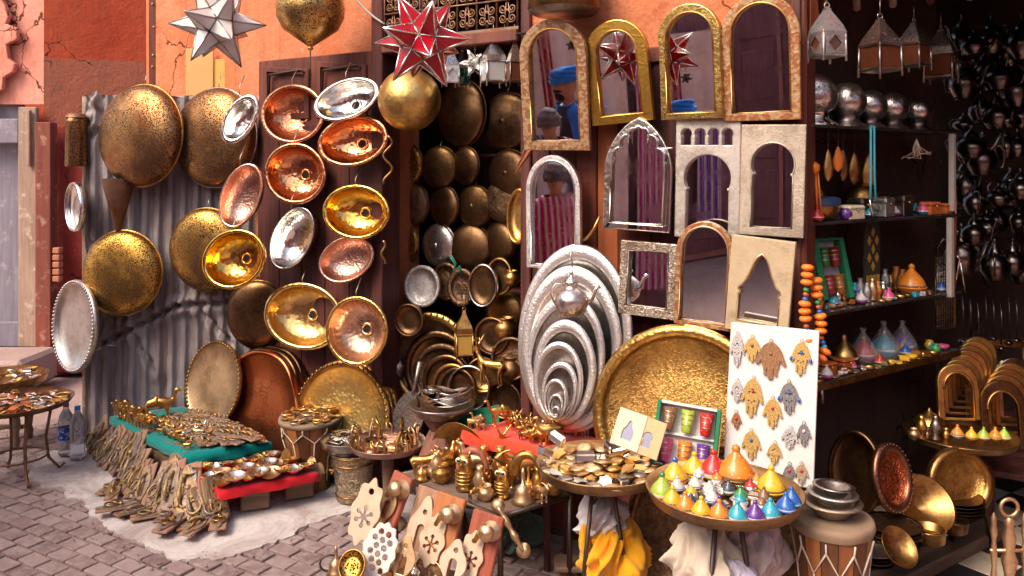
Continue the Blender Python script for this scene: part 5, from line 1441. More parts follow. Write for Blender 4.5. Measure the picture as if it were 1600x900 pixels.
for k in range(10):
    pts = []
    a0_ = rnd.uniform(0, 6.28)
    for t in range(14):
        a = a0_ + t * .45; q = r * (.2 + .55 * rnd.random())
        pts.append((q * math.cos(a), q * math.sin(a), .02 + .03 * rnd.random()))
    solo('silver_chain', MB().tube(pts, .006, 5).mesh(), SILVER_OLD, 'dark silver chain heaped in the dish on the bucket', 'chain', c, None, 'chains in the dish on the bucket')
# ---- tray on a stem with hooks
o, c, r = pedestal_tray(606, 697, 60, 3.82, metal('tray_rosy', (.45, .3, .25), (.28, .17, .14), .4, (.35, .5)), 'flat rosy tray on a stem between the bucket and the carved brazier', legs='stem', legm=WOODB, zfloor=.0)
scatter(c, r * .82, 18, ['coin', 'casket', 'pendant'], [COPPER_PALE, BRASS_PALE, BRONZE], 'rosy metal ornament lying on the flat stem tray', 'ornament', 'ornaments on the stem tray', 1.2, 2.2, pile=.015)
for k in range(16):
    a = 2 * PI * k / 16 + rnd.uniform(-.1, .1); q = r * rnd.uniform(.7, .88)
    hk = cached('hook', lambda: MB().tube([(0, 0, 0), (.002, 0, .03), (.012, 0, .045), (.022, 0, .036), (.018, 0, .022), (.008, 0, .02)], [.006, .004, .003, .003, .003, .004], 6).mesh())
    solo('brass_hook', hk, (BRASS_PALE, BRASS)[k % 2], 'small curly brass hook standing on the flat stem tray', 'hook', c + Vector((q * math.cos(a), q * math.sin(a), .004)), rz(rnd.uniform(0, 360)), 'hooks on the stem tray', rnd.uniform(1.2, 2.2))
# ---- carved brazier with a heap of silver leaves
cB = P(690, 640, 3.72)
o = thing('carved_brazier', 'tall carved red wood brazier stand behind the stem tray', 'stand', (cB.x, cB.y, 0))
hB = cB.z
BRZ = wood('wood_brazier', (.34, .14, .1), (.2, .08, .06), 2, 6, .6, wear=(.42, .28, .22))
obj('column', MB().lathe([(.12, 0), (.12, .08), (.1, .1), (.105, .16), (.12, .2), (.122, hB - .26), (.11, hB - .22), (.1, hB - .2), (.07, hB - .12), (.055, hB - .09), (.07, hB - .07), (.1, hB - .03), (.11, hB - .02)], 10, smooth=False).mesh(), BRZ, o)
obj('bowl', MB().lathe([(.06, hB - .04), (.12, hB - .02), (.15, hB + .015), (.155, hB + .03), (.15, hB + .03), (.1, hB + .0), (.001, hB - .01)], 32).mesh(), SILVER_OLD, o)
leaf = cached('leafdish', lambda: MB().lathe([(.001, 0), (.03, .004), (.06, .02), (.062, .021), (.03, .002)], 20, 1.5, .7).mesh())
for k in range(8):
    a = k * .8
    solo('leaf_dish', leaf, (SILVER, NICKEL, COPPER_PALE)[k % 3], f'{("silver", "nickel", "rosy copper")[k % 3]} leaf shaped dish heaped on the carved brazier', 'dish', Vector((cB.x, cB.y, hB + .012 + .01 * k)) + Vector((.05 * math.cos(a * 2), .04 * math.sin(a * 2), 0)), rz(k * 47) @ Matrix.Rotation(rnd.uniform(-.3, .3), 4, 'Y'), 'leaf dishes on the brazier', rnd.uniform(.9, 1.3))
hook_b = MB().tube([(0, 0, 0), (-.01, 0, .05), (.01, 0, .08), (.03, 0, .06)], [.008, .006, .005, .004], 6).mesh()
solo('iron_hook', hook_b, IRON, 'dark iron hook rising at the edge of the carved brazier', 'hook', P(655, 636, 3.7))
solo('green_cloth', MB().raw([P(655, 700, 3.8), P(690, 650, 3.82), P(700, 648, 3.85), P(780, 632, 3.8), P(780, 660, 3.72), P(712, 690, 3.74), P(672, 742, 3.7)], [(0, 1, 2, 5, 6), (2, 3, 4, 5)], False).mesh(), GREENC, 'dark green cloth hanging behind the carved brazier', 'cloth', (0, 0, 0))
# ================================================================== centre: iron table, boards, tray tables
zI = .37
t0, t1, t2 = G(618, 742, zI), G(782, 806, zI), G(890, 774, zI)
t3 = t0 + (t2 - t1)
o = thing('iron_table', 'black iron framed low table crowded with brass figures', 'table', (t1.x, t1.y, 0))
og = Vector((t1.x, t1.y, 0))
top = MB().raw([q - og + Vector((0, 0, dz)) for dz in (-.012, 0) for q in (t0, t1, t2, t3)], [(3, 2, 1, 0), (4, 5, 6, 7), (0, 1, 5, 4), (1, 2, 6, 5), (2, 3, 7, 6), (3, 0, 4, 7)], False)
obj('table_top', top.mesh(), wood('table_top_brown', (.26, .17, .13), (.14, .085, .065), 0, 4), o)
for a, b in ((t0, t1), (t1, t2), (t2, t3), (t3, t0)):
    obj('frame_bar', MB().tube([a - og + Vector((0, 0, -.004)), b - og + Vector((0, 0, -.004))], .011, 4).mesh(), IRON, o)
for q in (t0, t1, t2, t3):
    obj('leg', MB().tube([q - og, Vector((q.x, q.y, 0)) - og], .012, 4).mesh(), IRON, o)
def onI(u, w, dz=0): return t0.lerp(t1, u).lerp(t3.lerp(t2, u), w) + Vector((0, 0, .004 + dz))
owl_things(onI(.52, .25), R(-25), 1.25, 'taller brass owl with cream ringed eyes on the iron table', BRASS)
owl_things(onI(.78, .38), R(-20), 1.05, 'shorter brass owl with cream ringed eyes on the iron table', BRASS)
bell_me, pot_me, vase_me = lathe_me('bell', BELL), lathe_me('pot', POT, 28), lathe_me('vase', VASE)
spec = [
 ('goat_figurine', fig('goat'), BRASS, .12, .25, 0, 1.2, 'low brass goat at the back corner of the iron table'),
 ('brass_pot', pot_me, BRASS, .32, .22, 0, 1.15, 'round bellied brass pot beside the taller owl'),
 ('bird_figurine', bird_me(), BRASS, .22, .45, 60, 1.3, 'brass bird beside the round bellied pot'),
 ('hand_bell', bell_me, BRASS_PALE, .92, .45, 0, 1.35, 'pale brass hand bell at the front of the iron table'),
 ('brass_vase', vase_me, BRASS, .62, .62, 0, 1.1, 'waisted brass vase in the middle of the iron table'),
 ('goat_figurine', fig('goat'), BRASS, .70, .80, 200, 1.7, 'large brass goat facing the tray of flat plates'),
 ('deer_figurine', fig('deer'), BRASS, .55, .9, 130, 1.35, 'brass stag rising behind the owls'),
 ('brass_pot', pot_me, BRASS_OLD, .95, .82, 0, 1.3, 'dull brass pot at the right corner of the iron table'),
 ('hand_bell', bell_me, BRASS, .84, .66, 0, 1.1, 'shiny hand bell behind the pale one'),
 ('bird_figurine', bird_me(), BRASS_PALE, .4, .55, 160, 1.5, 'pale brass bird behind the taller owl'),
 ('camel_figurine', fig('camel'), BRASS, .3, .8, 20, 1.2, 'brass camel at the rear edge of the iron table'),
 ('brass_vase', vase_me, BRASS_OLD, .12, .75, 0, .8, 'small dull vase at the rear corner of the iron table'),
 ('goat_figurine', fig('goat'), BRASS_PALE, .98, .6, 300, .9, 'small pale goat at the very front corner of the iron table'),
 ('camel_figurine', fig('camel'), BRASS_PALE, .06, .5, -40, 1.0, 'pale brass camel at the left end of the iron table'),
 ('hand_bell', bell_me, BRASS, .2, .1, 0, .9, 'small bell at the left end of the iron table'),
]
for nm, me_, m, u, w, a, s, lab in spec:
    solo(nm, me_, m, lab, nm.split('_')[-1] if 'figurine' not in nm else 'figurine', onI(u, w), rz(a), None, s)
for k in range(24):
    u, w = .06 + .9 * ((k * .618 + .15) % 1), .06 + .88 * ((k * .755 + .4) % 1)
    nm = ('goat', 'pot', 'bird', 'bell', 'camel', 'vase')[k % 6]
    me_ = {'goat': lambda: fig('goat'), 'pot': lambda: pot_me, 'bird': bird_me, 'bell': lambda: bell_me, 'camel': lambda: fig('camel'), 'vase': lambda: vase_me}[nm]()
    solo('brass_' + nm, me_, (BRASS, BRASS_PALE, BRASS_OLD, BRASS)[k % 4], f'small brass {nm} packed among the larger figures on the iron table', 'figurine' if nm in ('goat', 'bird', 'camel') else nm, onI(u, w), rz(k * 67), 'small brasses on the iron table', rnd.uniform(.6, .95))
for q, (x, y, s, lab) in enumerate(((742, 692, 1, 'curved red horn ornament rising behind the owls'), (826, 700, 1, 'curved bronze horn ornament beside the tray of flat plates'))):
    b = MB().tube([(.05 * math.cos(PI * t / 12) - .05, 0, .05 * math.sin(PI * t / 12) * 1.6) for t in range(13)], [.02 - .0011 * t for t in range(13)][::-1], 10)
    solo('horn_ornament', b.mesh(), (wood('horn_red', (.5, .16, .1), (.3, .08, .05), 2, 6, .35), BRASS_OLD)[q], lab, 'horn', P(x + 20, y + 50, 3.3 - .1 * q), rz(-20), None, 1.2)
# long door handle hanging off the table
o = thing('turned_handle', 'long turned brass door handle hanging off the iron table', 'handle', P(778, 792, 3.05))
p0, p1 = Vector((0, 0, 0)), P(818, 862, 3.0) - P(778, 792, 3.05)
pts = [p0.lerp(p1, t / 12) for t in range(13)]
obj('shaft', MB().tube(pts, [.008, .011, .008, .012, .015, .012, .008, .012, .016, .011, .008, .01, .008], 10).mesh(), BRASS_PALE, o)
for q in (p0, p1):
    obj('rose', MB().lathe([(.028, 0), (.026, .008), (.012, .014), (.001, .016)], 24, front=True).mesh(), BRASS_PALE, o, Matrix.Translation(q + Vector((0, .01, 0))) @ rot(-15, 30))
# ---- knocker boards leaning at the very front
def board_thing(px, py, w, h, d, yaw, pitch, roll, m, label, knob=True, plate=None, pm=None, pw=.1, ph=.22, px_off=0, pz=.02):
    o = thing('knocker_board', label, 'board', P(px, py, d), rot(yaw, pitch, roll), 'boards with door knockers')
    obj('board', MB().bbox((-w / 2, 0, 0), (w / 2, .022, h), .004).mesh(), m, o)
    if knob:
        kb = obj('knob', MB().lathe([(.036, .0), (.034, .006), (.014, .01), (.012, .03), (.026, .04), (.03, .052), (.022, .064), (.001, .068)], 24, front=True).mesh(), BRASS_PALE, o, Matrix.Translation((w * .22, 0, h * .78)))
        obj('striker', MB().tube([(w * .22, -.035, h * .78), (w * .02, -.045, h * .76), (-w * .1, -.04, h * .6)], [.01, .012, .008], 8).mesh(), BRASS, o)
    if plate is not None:
        obj('plate', cached(f'bp{plate}{pw}{ph}', lambda: cut(plate_loops(plate, pw, ph), .008, .0015)), pm, o, Matrix.Translation((px_off, -.004, pz)))
    return o
board_thing(594, 832, .095, .22, 3.0, -30, 22, -12, BOARDR, 'reddish board with a brass knob beside the flower cut plate', True, 2, BRASS_PALE, .07, .16, -.01, .02)
board_thing(640, 900, .13, .31, 2.95, -24, 18, -8, BOARDP, 'pale brown board with latch leaning before the iron table', False, 2, PLATEBE, .1, .24, .0, .04)
board_thing(675, 890, .12, .26, 2.9, -24, 18, -8, BOARDO, 'orange board with knob and a flower cut plate', True, 0, PLATEBE, .1, .19, -.025, .0)
board_thing(738, 912, .12, .235, 2.78, -22, 16, -8, BOARDR, 'red board with knob in front of the iron table leg', True, 0, PLATEBE, .09, .17, -.025, .0)
def flat_plate(px, py, w, h, d, yaw, pitch, roll, kind, m, label, th=.008):
    solo('cut_plate', cached(f'fp{kind}{w}{h}', lambda: cut(plate_loops(kind, w, h), th, .0015)), m, label, 'plate', P(px, py, d), rot(yaw, pitch, roll))
flat_plate(556, 852, .115, .24, 2.95, -18, 20, -10, 0, PLATEBE, 'beige plate with a ring of round holes like a flower')
flat_plate(577, 905, .13, .2, 2.84, -18, 20, -14, 1, PLATEW, 'white lattice plate full of small holes')
flat_plate(622, 912, .085, .16, 2.84, -18, 20, -6, 2, BRASS_PALE, 'dull brass plate with an arch hole beside the white lattice plate')
flat_plate(700, 916, .09, .15, 2.76, -18, 20, -8, 2, PLATEBE, 'beige plate with an arch hole beside the red board')
dish(551, 884, 22, 24, -10, 30, 0, 2.8, BRASS, 'shiny gold dish with pierced middle at the very bottom', .12, .012, name='brass_dish', cat='dish', centre=PERF_GOLD)
board_items = [(600, 895, 1.0, 'pot', BRASS, 'brass pot behind the gold dish at the bottom'), (625, 888, 1.0, 'bird', BRASS_PALE, 'pale brass bird below the white lattice plate'), (648, 893, 1.0, 'bell', NICKEL, 'nickel bell standing at the bottom beside the pale board'), (680, 893, .9, 'goat', BRASS_PALE, 'pale brass goat at the bottom between the boards'), (525, 880, 1.0, 'bell', BRASS_PALE, 'brass bell left of the gold dish at the bottom')]
for x, y, s, kd, m, lab in board_items:
    solo({'pot': 'brass_pot', 'bird': 'bird_figurine', 'bell': 'hand_bell', 'goat': 'goat_figurine'}[kd], {'pot': pot_me, 'bird': bird_me(), 'bell': bell_me, 'goat': fig('goat')}[kd], m, lab, {'pot': 'pot', 'bell': 'bell'}.get(kd, 'figurine'), P(x, y + 16, 2.9), rz(-60), None, s)
solo('low_crate', MB().bbox((-.27, -.2, 0), (.27, .2, .11), .01).mesh(), WOODB, 'low wooden crate under the leaning knocker boards', 'crate', P(640, 935, 3.02).xy.to_3d() + Vector((0, 0, .002)), rz(-18))
solo('wire_loop', MB().tube([Vector((.035 * math.cos(t * PI / 8), 0, .03 * math.sin(t * PI / 8))) for t in range(16)], .004, 6, closed=True).mesh(), IRON, 'thin wire ring sticking out beside the gold dish', 'ring', P(515, 880, 2.95), rz(10))
# green cloth bundle under the iron table
def bundle(name, label, c, rx, ry, rz_, m, seed, fold=.2, freq=4, group=None, twist=2.4):
    """gathered cloth sack: folds run down from the tied neck over a sagging belly"""
    seg, n = 120, 48; vs, fs = [], []
    for j in range(n + 1):
        t = j / n                                  # 0 neck, 1 underside
        ph = -PI / 2 + PI * (1 - t)
        prof = max(.02, math.cos(ph)) ** .62 * (.42 + .58 * min(1, t * 1.9)) 
        for k in range(seg):
            a = 2 * PI * k / seg
            w = a + twist * t + .5 * noise.noise((math.cos(a) * 1.2 + seed, math.sin(a) * 1.2, t * 2.2))
            f = 0
            for q, (fr, am) in enumerate(((freq, 1.0), (freq * 2 + 1, .55), (freq * 3 + 2, .3))):
                f += am * (1 - 2 * abs(math.sin(fr * .5 * w + q * 1.7 + seed + 1.6 * noise.noise((math.cos(a) * 2, math.sin(a) * 2 + seed, t * 3 + q)))))
            low = noise.noise((math.cos(a) * 1.1, math.sin(a) * 1.1 + seed * 2, t * 1.6))
            r_ = prof * (1 + .28 * low + fold * f * (.35 + .65 * math.sin(PI * min(1, t * 1.1))))
            sag = .16 * noise.noise((math.cos(a) * 1.6 + seed, math.sin(a) * 1.6, t * 4)) * math.sin(PI * t)
            vs.append((rx * r_ * math.cos(a), ry * r_ * math.sin(a), rz_ * (math.sin(ph) + sag)))
    for j in range(n):
        for k in range(seg):
            k2 = (k + 1) % seg; fs.append((j * seg + k2, j * seg + k, (j + 1) * seg + k, (j + 1) * seg + k2))
    return solo(name, MB().raw(vs, fs).mesh(), m, label, 'cloth', c, rz(seed * 60) @ Matrix.Rotation(.2 * math.sin(seed), 4, 'Y'), group)
bundle('cloth_bundle', 'dull green cloth bundle in the shade under the iron table', G(800, 868, 0) + Vector((0, .1, .07)), .2, .14, .09, cloth('cloth_dull_green', (.1, .17, .13)), 4)
solo('wooden_stool', MB().bbox((-.06, -.06, .05), (.06, .06, .075), .006).bbox((-.035, -.035, 0), (.035, .035, .05), .004).mesh(), WOODB, 'low dark wooden foot block under the left tray table', 'block', G(888, 905, 0) + Vector((0, 0, .002)))

# ---- red cloth shelf with small animals before the silver trays
zA = .53
r0, r1, r2 = G(722, 672, zA), G(850, 704, zA), G(934, 684, zA)
r3 = r0 + (r2 - r1)
cc = (r0 + r1 + r2 + r3) / 4
o = thing('wooden_trestle', 'thin legged wooden trestle under the red orange cloth', 'trestle', Vector((cc.x, cc.y, .002)), rz(math.degrees(math.atan2((r1 - r0).y, (r1 - r0).x))))
obj('top', MB().bbox((-.17, -.1, zA - .04), (.17, .1, zA - .012), .004).mesh(), WOODB, o)
for sx in (-.15, .15):
    for sy in (-.08, .08): obj('leg', MB().bbox((sx - .012, sy - .012, 0), (sx + .012, sy + .012, zA - .04), .003).mesh(), DOORD, o)
cloth_slab([r0, r1, r2, r3], .02, .06, REDO, 'table_cloth', 'red orange cloth under small animals before the oval silver trays')
kinds = ['camel', 'goat', 'bird', 'deer', 'bird', 'goat']
for k in range(38):
    kd = kinds[k % 6]; u, w = .05 + .9 * ((k * .618) % 1), .1 + .8 * ((k * .37 + .2) % 1)
    q = r0.lerp(r1, u).lerp(r3.lerp(r2, u), w) + Vector((0, 0, .004))
    solo(kd + '_figurine', fig(kd) if kd != 'bird' else bird_me(), (BRASS, BRASS_PALE, BRASS, BRASS_OLD)[k % 4], f'small brass {kd} in the crowd on the red orange cloth', 'figurine', q, rz(rnd.uniform(0, 360)), 'animals on the red orange cloth', rnd.uniform(.45, .75))
solo('giraffe_figurine', fig('giraffe'), BRASS, 'slim brass giraffe standing before the smallest silver tray', 'figurine', r1.lerp(r2, .35) + Vector((-.02, .04, .004)), rz(-150), None, .78)
solo('bird_figurine', bird_me(), BRASS, 'plump brass bird beside the giraffe on the red orange cloth', 'figurine', r1.lerp(r2, .05) + Vector((.0, .05, .004)), rz(180), None, 1.15)
solo('camel_figurine', fig('camel'), BRASS, 'larger brass camel at the rear of the red orange cloth', 'figurine', r0.lerp(r3, .5) + Vector((.06, -.03, .004)), rz(200), None, 1.15)
solo('brass_dish', MB().lathe([(.001, 0), (.1, .003), (.15, .03), (.152, .03), (.1, -.002), (.001, -.004)], 40).mesh(), BRASS_OLD, 'brass dish tipped up under the red orange cloth', 'dish', P(724, 706, 3.62), rot(-30, -8, 20) @ Matrix.Rotation(R(90), 4, 'X'))

# ---- tray table with flat plates
TRB = metal('tray_bronze', (.42, .26, .12), (.2, .11, .06), .45, (.28, .48))
def tray_table(px, py, rpx, d, label):
    return pedestal_tray(px, py, rpx, d, TRB, label, 'tray_table', 'tripod', .03, IRON)
o, c, r = tray_table(938, 736, 101, 2.95, 'tray table heaped with flat metal plates beside the iron table')
for k in range(60):
    a = k * 2.39996; q = r * .86 * math.sqrt((k + .5) / 60)
    kd = ('coin', 'pendant', 'coin', 'pendant', 'casket' if k % 20 == 4 else 'coin')[k % 5]
    lift = .016 + .05 * (1 - q / r) * ((k * .37) % 1)
    solo('flat_trinket', trinket(kd), (BRASS_OLD, SILVER, BRASS_PALE, BRASS, SILVER_OLD, COPPER_PALE)[(k * 7 + k // 5) % 6], f'{("dull brass", "silver", "pale brass", "bright brass", "grey", "rosy")[(k * 7 + k // 5) % 6]} {kd.replace("coin", "disc").replace("casket", "box")} in the heap on the tray table before the glass box', 'ornament', c + Vector((q * math.cos(a), q * math.sin(a), lift)), rz(rnd.uniform(0, 360)) @ Matrix.Rotation(rnd.uniform(-.35, .35), 4, 'X'), 'flat plates heaped on the tray table', rnd.uniform(1.3, 2.3))
for q, (x, y, lab) in enumerate(((868, 690, 'pale hinged bracelet box standing on the rim of the plate tray'), (850, 712, 'silver box lying on the plate tray'))):
    solo('silver_box', MB().bbox((-.03, -.018, 0), (.03, .018, .03), .005).mesh(), SILVER, lab, 'box', P(x, y, 2.95), rz(-30 + 70 * q) @ Matrix.Rotation(R(25), 4, 'Y'))
bundle('cloth_bundle', 'white cloth bundle tied under the plate tray table', P(940, 803, 3.05), .125, .1, .085, cloth('cloth_white_lilac', (.66, .6, .62)), 1.5)
bundle('cloth_bundle', 'orange yellow cloth bundle hanging low under the plate tray table', P(958, 858, 3.0), .145, .12, .13, cloth('cloth_saffron', (.8, .36, .015)), 7.3, .22)
bundle('cloth_tail', 'loose knotted end of the orange yellow cloth', P(913, 842, 2.95), .02, .02, .055, cloth('cloth_saffron', (.8, .36, .015)), 3.0, .1)
# ---- tray table with tagines
o, c, r = tray_table(1131, 778, 121, 2.62, 'tray table crowded with painted mini tagines below the white board')
bundle('cloth_bundle', 'cream cloth bundle under the tagine tray table', P(1098, 868, 2.68), .125, .11, .125, cloth('cloth_cream', (.66, .55, .44)), 2.2, .21, 4)
bundle('cloth_bundle', 'pinkish white cloth bundle under the tagine tray table', P(1175, 852, 2.75), .115, .1, .115, cloth('cloth_rosy', (.62, .48, .46)), 8.2, .21, 4)
bundle('cloth_bundle', 'lilac white cloth bundle at the bottom under the tagine tray table', P(1150, 905, 2.6), .08, .08, .06, cloth('cloth_lilac', (.62, .55, .68)), 5.2, .21, 4)
def glaze(n, col):
    def fn(t):
        v = t.coords(1.0)
        c = t.mix(t.noise(v, 45, 5, .6), [q * .6 for q in col], [min(1, q * 1.2) for q in col])
        c = t.mix(t.step(t.noise(v, 22, 6, .75), .56, .68), c, [q * .5 for q in col])
        dots = t.math('LESS_THAN', t.voro(v, 95), .17)
        c = t.mix(t.math('MULTIPLY', dots, .75), c, (.7, .62, .5) if n != 'white' else (.1, .1, .3))
        return t.set(color=c, rough=t.rng(t.noise(v, 30), .2, .5), coat=.25, spec=.5, normal=t.bump(t.noise(v, 60, 4), .2, .003))
    return mat('glaze_' + n, fn)
GLZ = {n: glaze(n, col) for n, col in dict(yellow=(.8, .45, .02), orange=(.78, .24, .02), red=(.56, .02, .02), blue=(.015, .12, .5), cyan=(.03, .36, .5), green=(.03, .28, .08), lime=(.36, .48, .05), purple=(.12, .03, .26), white=(.68, .63, .58), dark=(.04, .06, .08), pink=(.7, .08, .25), brown=(.22, .1, .05)).items()}
def tagine(loc, s, lidm, basem, label, group=None, knobm=None, a=0):
    o = thing('mini_tagine', label, 'tagine', loc, rz(a), group, s)
    obj('dish', lathe_me('tg_b', [(.001, 0), (.026, 0), (.03, .004), (.044, .02), (.046, .024), (.042, .024), (.001, .014)], 22), basem, o)
    obj('lid', lathe_me('tg_l', [(.043, .022), (.042, .03), (.035, .046), (.023, .061), (.013, .072), (.008, .08)], 22), lidm, o)
    obj('painted_band', lathe_me('tg_p', [(.0428, .0245), (.0438, .0275), (.0424, .0305)], 22), GLZ['brown'] if lidm in (GLZ['yellow'], GLZ['orange']) else GLZ['white'] if lidm is not GLZ['white'] else GLZ['blue'], o)
    obj('knob', lathe_me('tg_k', [(.0075, .078), (.0105, .085), (.008, .092), (.001, .096)], 12), knobm or lidm, o)
    return o
big = [(1085, 742, 1.0, 'yellow', 'yellow', None, 'bright yellow mini tagine at the back of the tagine tray'), (1115, 745, 1.15, 'red', 'yellow', 'red', 'red mini tagine with yellow base at the back of the tagine tray'), (1150, 752, 1.45, 'orange', 'brown', None, 'large orange lidded mini tagine with metal base before the white board'), (1055, 752, 1.0, 'yellow', 'orange', 'blue', 'yellow mini tagine with blue knob at the left back of the tagine tray'), (1205, 770, 1.1, 'yellow', 'yellow', None, 'tall yellow mini tagine at the right of the tagine tray'), (1035, 775, .95, 'lime', 'yellow', 'green', 'lime and yellow mini tagine at the left end of the tagine tray')]
for x, y, s, lm, bm_, km, lab in big:
    d = (EYE - c.z) * FOC / (y + 6 - HZN)
    tagine(P(x, y + 6, d) , s, GLZ[lm], GLZ[bm_] if bm_ != 'brown' else BRASS_OLD, lab, 'mini tagines on the tray table', GLZ[km] if km else None)
front = ['yellow', 'orange', 'yellow', 'orange', 'cyan', 'purple', 'cyan', 'blue', 'blue']
words = ['first', 'second', 'third', 'fourth', 'fifth', 'sixth', 'seventh', 'eighth', 'ninth']
for k, cn in enumerate(front):
    a = R(208 + 14.5 * k + (6 if k > 6 else 0))
    tagine(c + Vector((r * .84 * math.cos(a), r * .84 * math.sin(a), .012)), .72, GLZ[cn], GLZ[('orange', 'yellow', 'white')[k % 3]] if k < 4 else GLZ[('cyan', 'purple', 'white', 'blue')[k % 4]], f'small {cn} mini tagine, {words[k]} along the front rim of the tagine tray', 'mini tagines on the tray table', None, 0)
mid = ['dark', 'white', 'green', 'orange', 'white', 'red', 'white', 'cyan', 'white', 'yellow', 'brown', 'white', 'purple', 'orange', 'white', 'brown', 'white', 'dark']
for k, cn in enumerate(mid):
    a = k * 2.39996 + .7; q = r * .66 * math.sqrt((k + .4) / len(mid))
    if k % 2 == 0: tagine(c + Vector((q * math.cos(a), q * math.sin(a) * .95, .006)), .55, GLZ[cn], GLZ['white'], f'tiny {cn} topped tagine in the middle of the tagine tray', 'tiny tagines in the middle of the tray')
    else:
        o2 = thing('lidded_jar', f'little jar with {cn} lid in the middle of the tagine tray', 'jar', c + Vector((q * math.cos(a), q * math.sin(a), .006)), None, 'little jars in the middle of the tray', .9)
        obj('jar', lathe_me('jar', [(.001, 0), (.02, 0), (.026, .012), (.024, .028), (.018, .034)], 18), (SILVER_ENG, GLZ['white'], SILVER)[k % 3], o2)
        obj('lid', lathe_me('jar_l', [(.02, .033), (.019, .04), (.008, .046), (.004, .054), (.001, .056)], 18), GLZ[cn], o2)
scatter(c + Vector((0, 0, .004)), r * .72, 26, ['casket', 'shellcup', 'coin'], [SILVER_ENG, SILVER, PEWTER, GLZ['white']], 'small silver box between the tagines on the tray', 'box', 'silver boxes between the tagines', .9, 1.3, pile=.008, name='small_box')

# ---- white board with hand amulets
wb = P(1130, 742, 2.98); wyaw = -18; wpitch = 9
WBM = rot(wyaw, wpitch, -2.5)
wbw, wbh = 139 * 2.98 / FOC / facing(1197, 2.98, wyaw), 236 * 2.98 / FOC
solo('display_board', MB().bbox((0, 0, 0), (wbw, .018, wbh), .003).mesh(), paint('board_white', (.74, .68, .66), .08, .75, 9, .15, dirt=(.62, .54, .5)), 'white display board pinned with hand amulets', 'board', wb, WBM)
bx0, by0, bx1, by1 = 1130, 742, 1264, 506
AM = lambda n, c: mat(n, lambda t: t.set(color=t.mix(t.step(t.noise(t.coords(1.0), 260, 3), .42, .6), [q * .55 for q in c], c), metal=.35, rough=.42, normal=t.bump(t.noise(t.coords(1.0), 240, 3), .5, .003)))
HM = {'gold': AM('amulet_gold', (.72, .45, .14)), 'pale': AM('amulet_pale', (.58, .42, .28)), 'silver': AM('amulet_silver', (.66, .6, .58)), 'old': AM('amulet_brown', (.42, .21, .1)), 'dark': AM('amulet_dark', (.3, .27, .27))}
hs = [(1141, 548, 20, 62, 'silver', None, 'pale silver filigree hand amulet at the top corner of the white board', 1),
 (1164, 545, 24, 46, 'gold', 'brown', 'gold hand amulet with a brown heart under the sandy framed mirror', 0),
 (1193, 558, 40, 70, 'old', 'brown', 'large plain brown copper hand amulet on the white board', 0),
 (1239, 550, 27, 62, 'gold', 'blue', 'gold and silver hand amulet with two blue stones at the top', 1),
 (1144, 612, 18, 40, 'silver', None, 'small pale silver hand amulet at the left of the white board', 1),
 (1169, 618, 30, 72, 'gold', 'red', 'long gold hand amulet with red stones in the middle', 1),
 (1199, 638, 26, 54, 'gold', 'red', 'gold hand amulet with one red stone in the middle', 0),
 (1222, 612, 28, 58, 'dark', 'blue', 'dark silver filigree hand amulet with blue stones', 1),
 (1145, 657, 14, 30, 'old', 'red', 'tiny brown hand amulet with red stone at the left', 0),
 (1169, 690, 26, 52, 'gold', 'blue', 'gold hand amulet with a blue and white eye', 0),
 (1205, 698, 20, 38, 'gold', None, 'pierced gold hand amulet low on the white board', 2),
 (1227, 672, 22, 38, 'silver', None, 'pale lace hand amulet low at the right of the board', 1),
 (1246, 664, 19, 40, 'dark', 'white', 'dark hand amulet overlapping the pale lace one', 0),
 (1228, 724, 17, 32, 'dark', 'red', 'brown grey hand amulet with red stone at the bottom', 0),
 (1245, 722, 19, 36, 'pale', 'red', 'pale bronze hand amulet at the bottom corner', 0)]
for q, (x, y, w, h, mk, st, lab, filig) in enumerate(hs):
    u, v_ = (x - bx0) / (bx1 - bx0) * wbw, (y - by0) / (by1 - by0) * wbh
    k = 2.98 / FOC
    ww, hh = w * k * 1.15, h * k * .9
    o = thing('hand_amulet', lab, 'amulet', Vector(wb) + WBM.to_3x3() @ Vector((u, -.006, v_ + hh / 2)), WBM @ rot(0, 0, rnd.uniform(-3, 3)), 'hand amulets on the white board')
    holes = [(0, .30, .07), (.12, .36, .05), (-.12, .36, .05), (0, .62, .05), (.12, .58, .045), (-.12, .58, .045)] if filig else None
    obj('hand', cut(hamsa_loops(ww, hh * .92, holes), .005, .0008), HM[mk], o, Matrix.Translation((0, 0, -hh * .06)))
    obj('loop', MB().tube([(.006 * math.cos(t * PI / 5), -.003, .004 + .006 * math.sin(t * PI / 5) - hh * .06) for t in range(10)], .0015, 5, closed=True).mesh(), HM[mk], o)
    if st:
        sm_ = GLZ[st]
        obj('stone', MB().ball((0, -.006, -hh * .36), (.006, .004, .007), 10).mesh(), sm_, o)
        if st == 'blue' and filig:
            for sx in (1, -1): obj('side_stone', MB().ball((sx * ww * .46, -.004, -hh * .55), (.006, .004, .009), 10).mesh(), sm_, o)
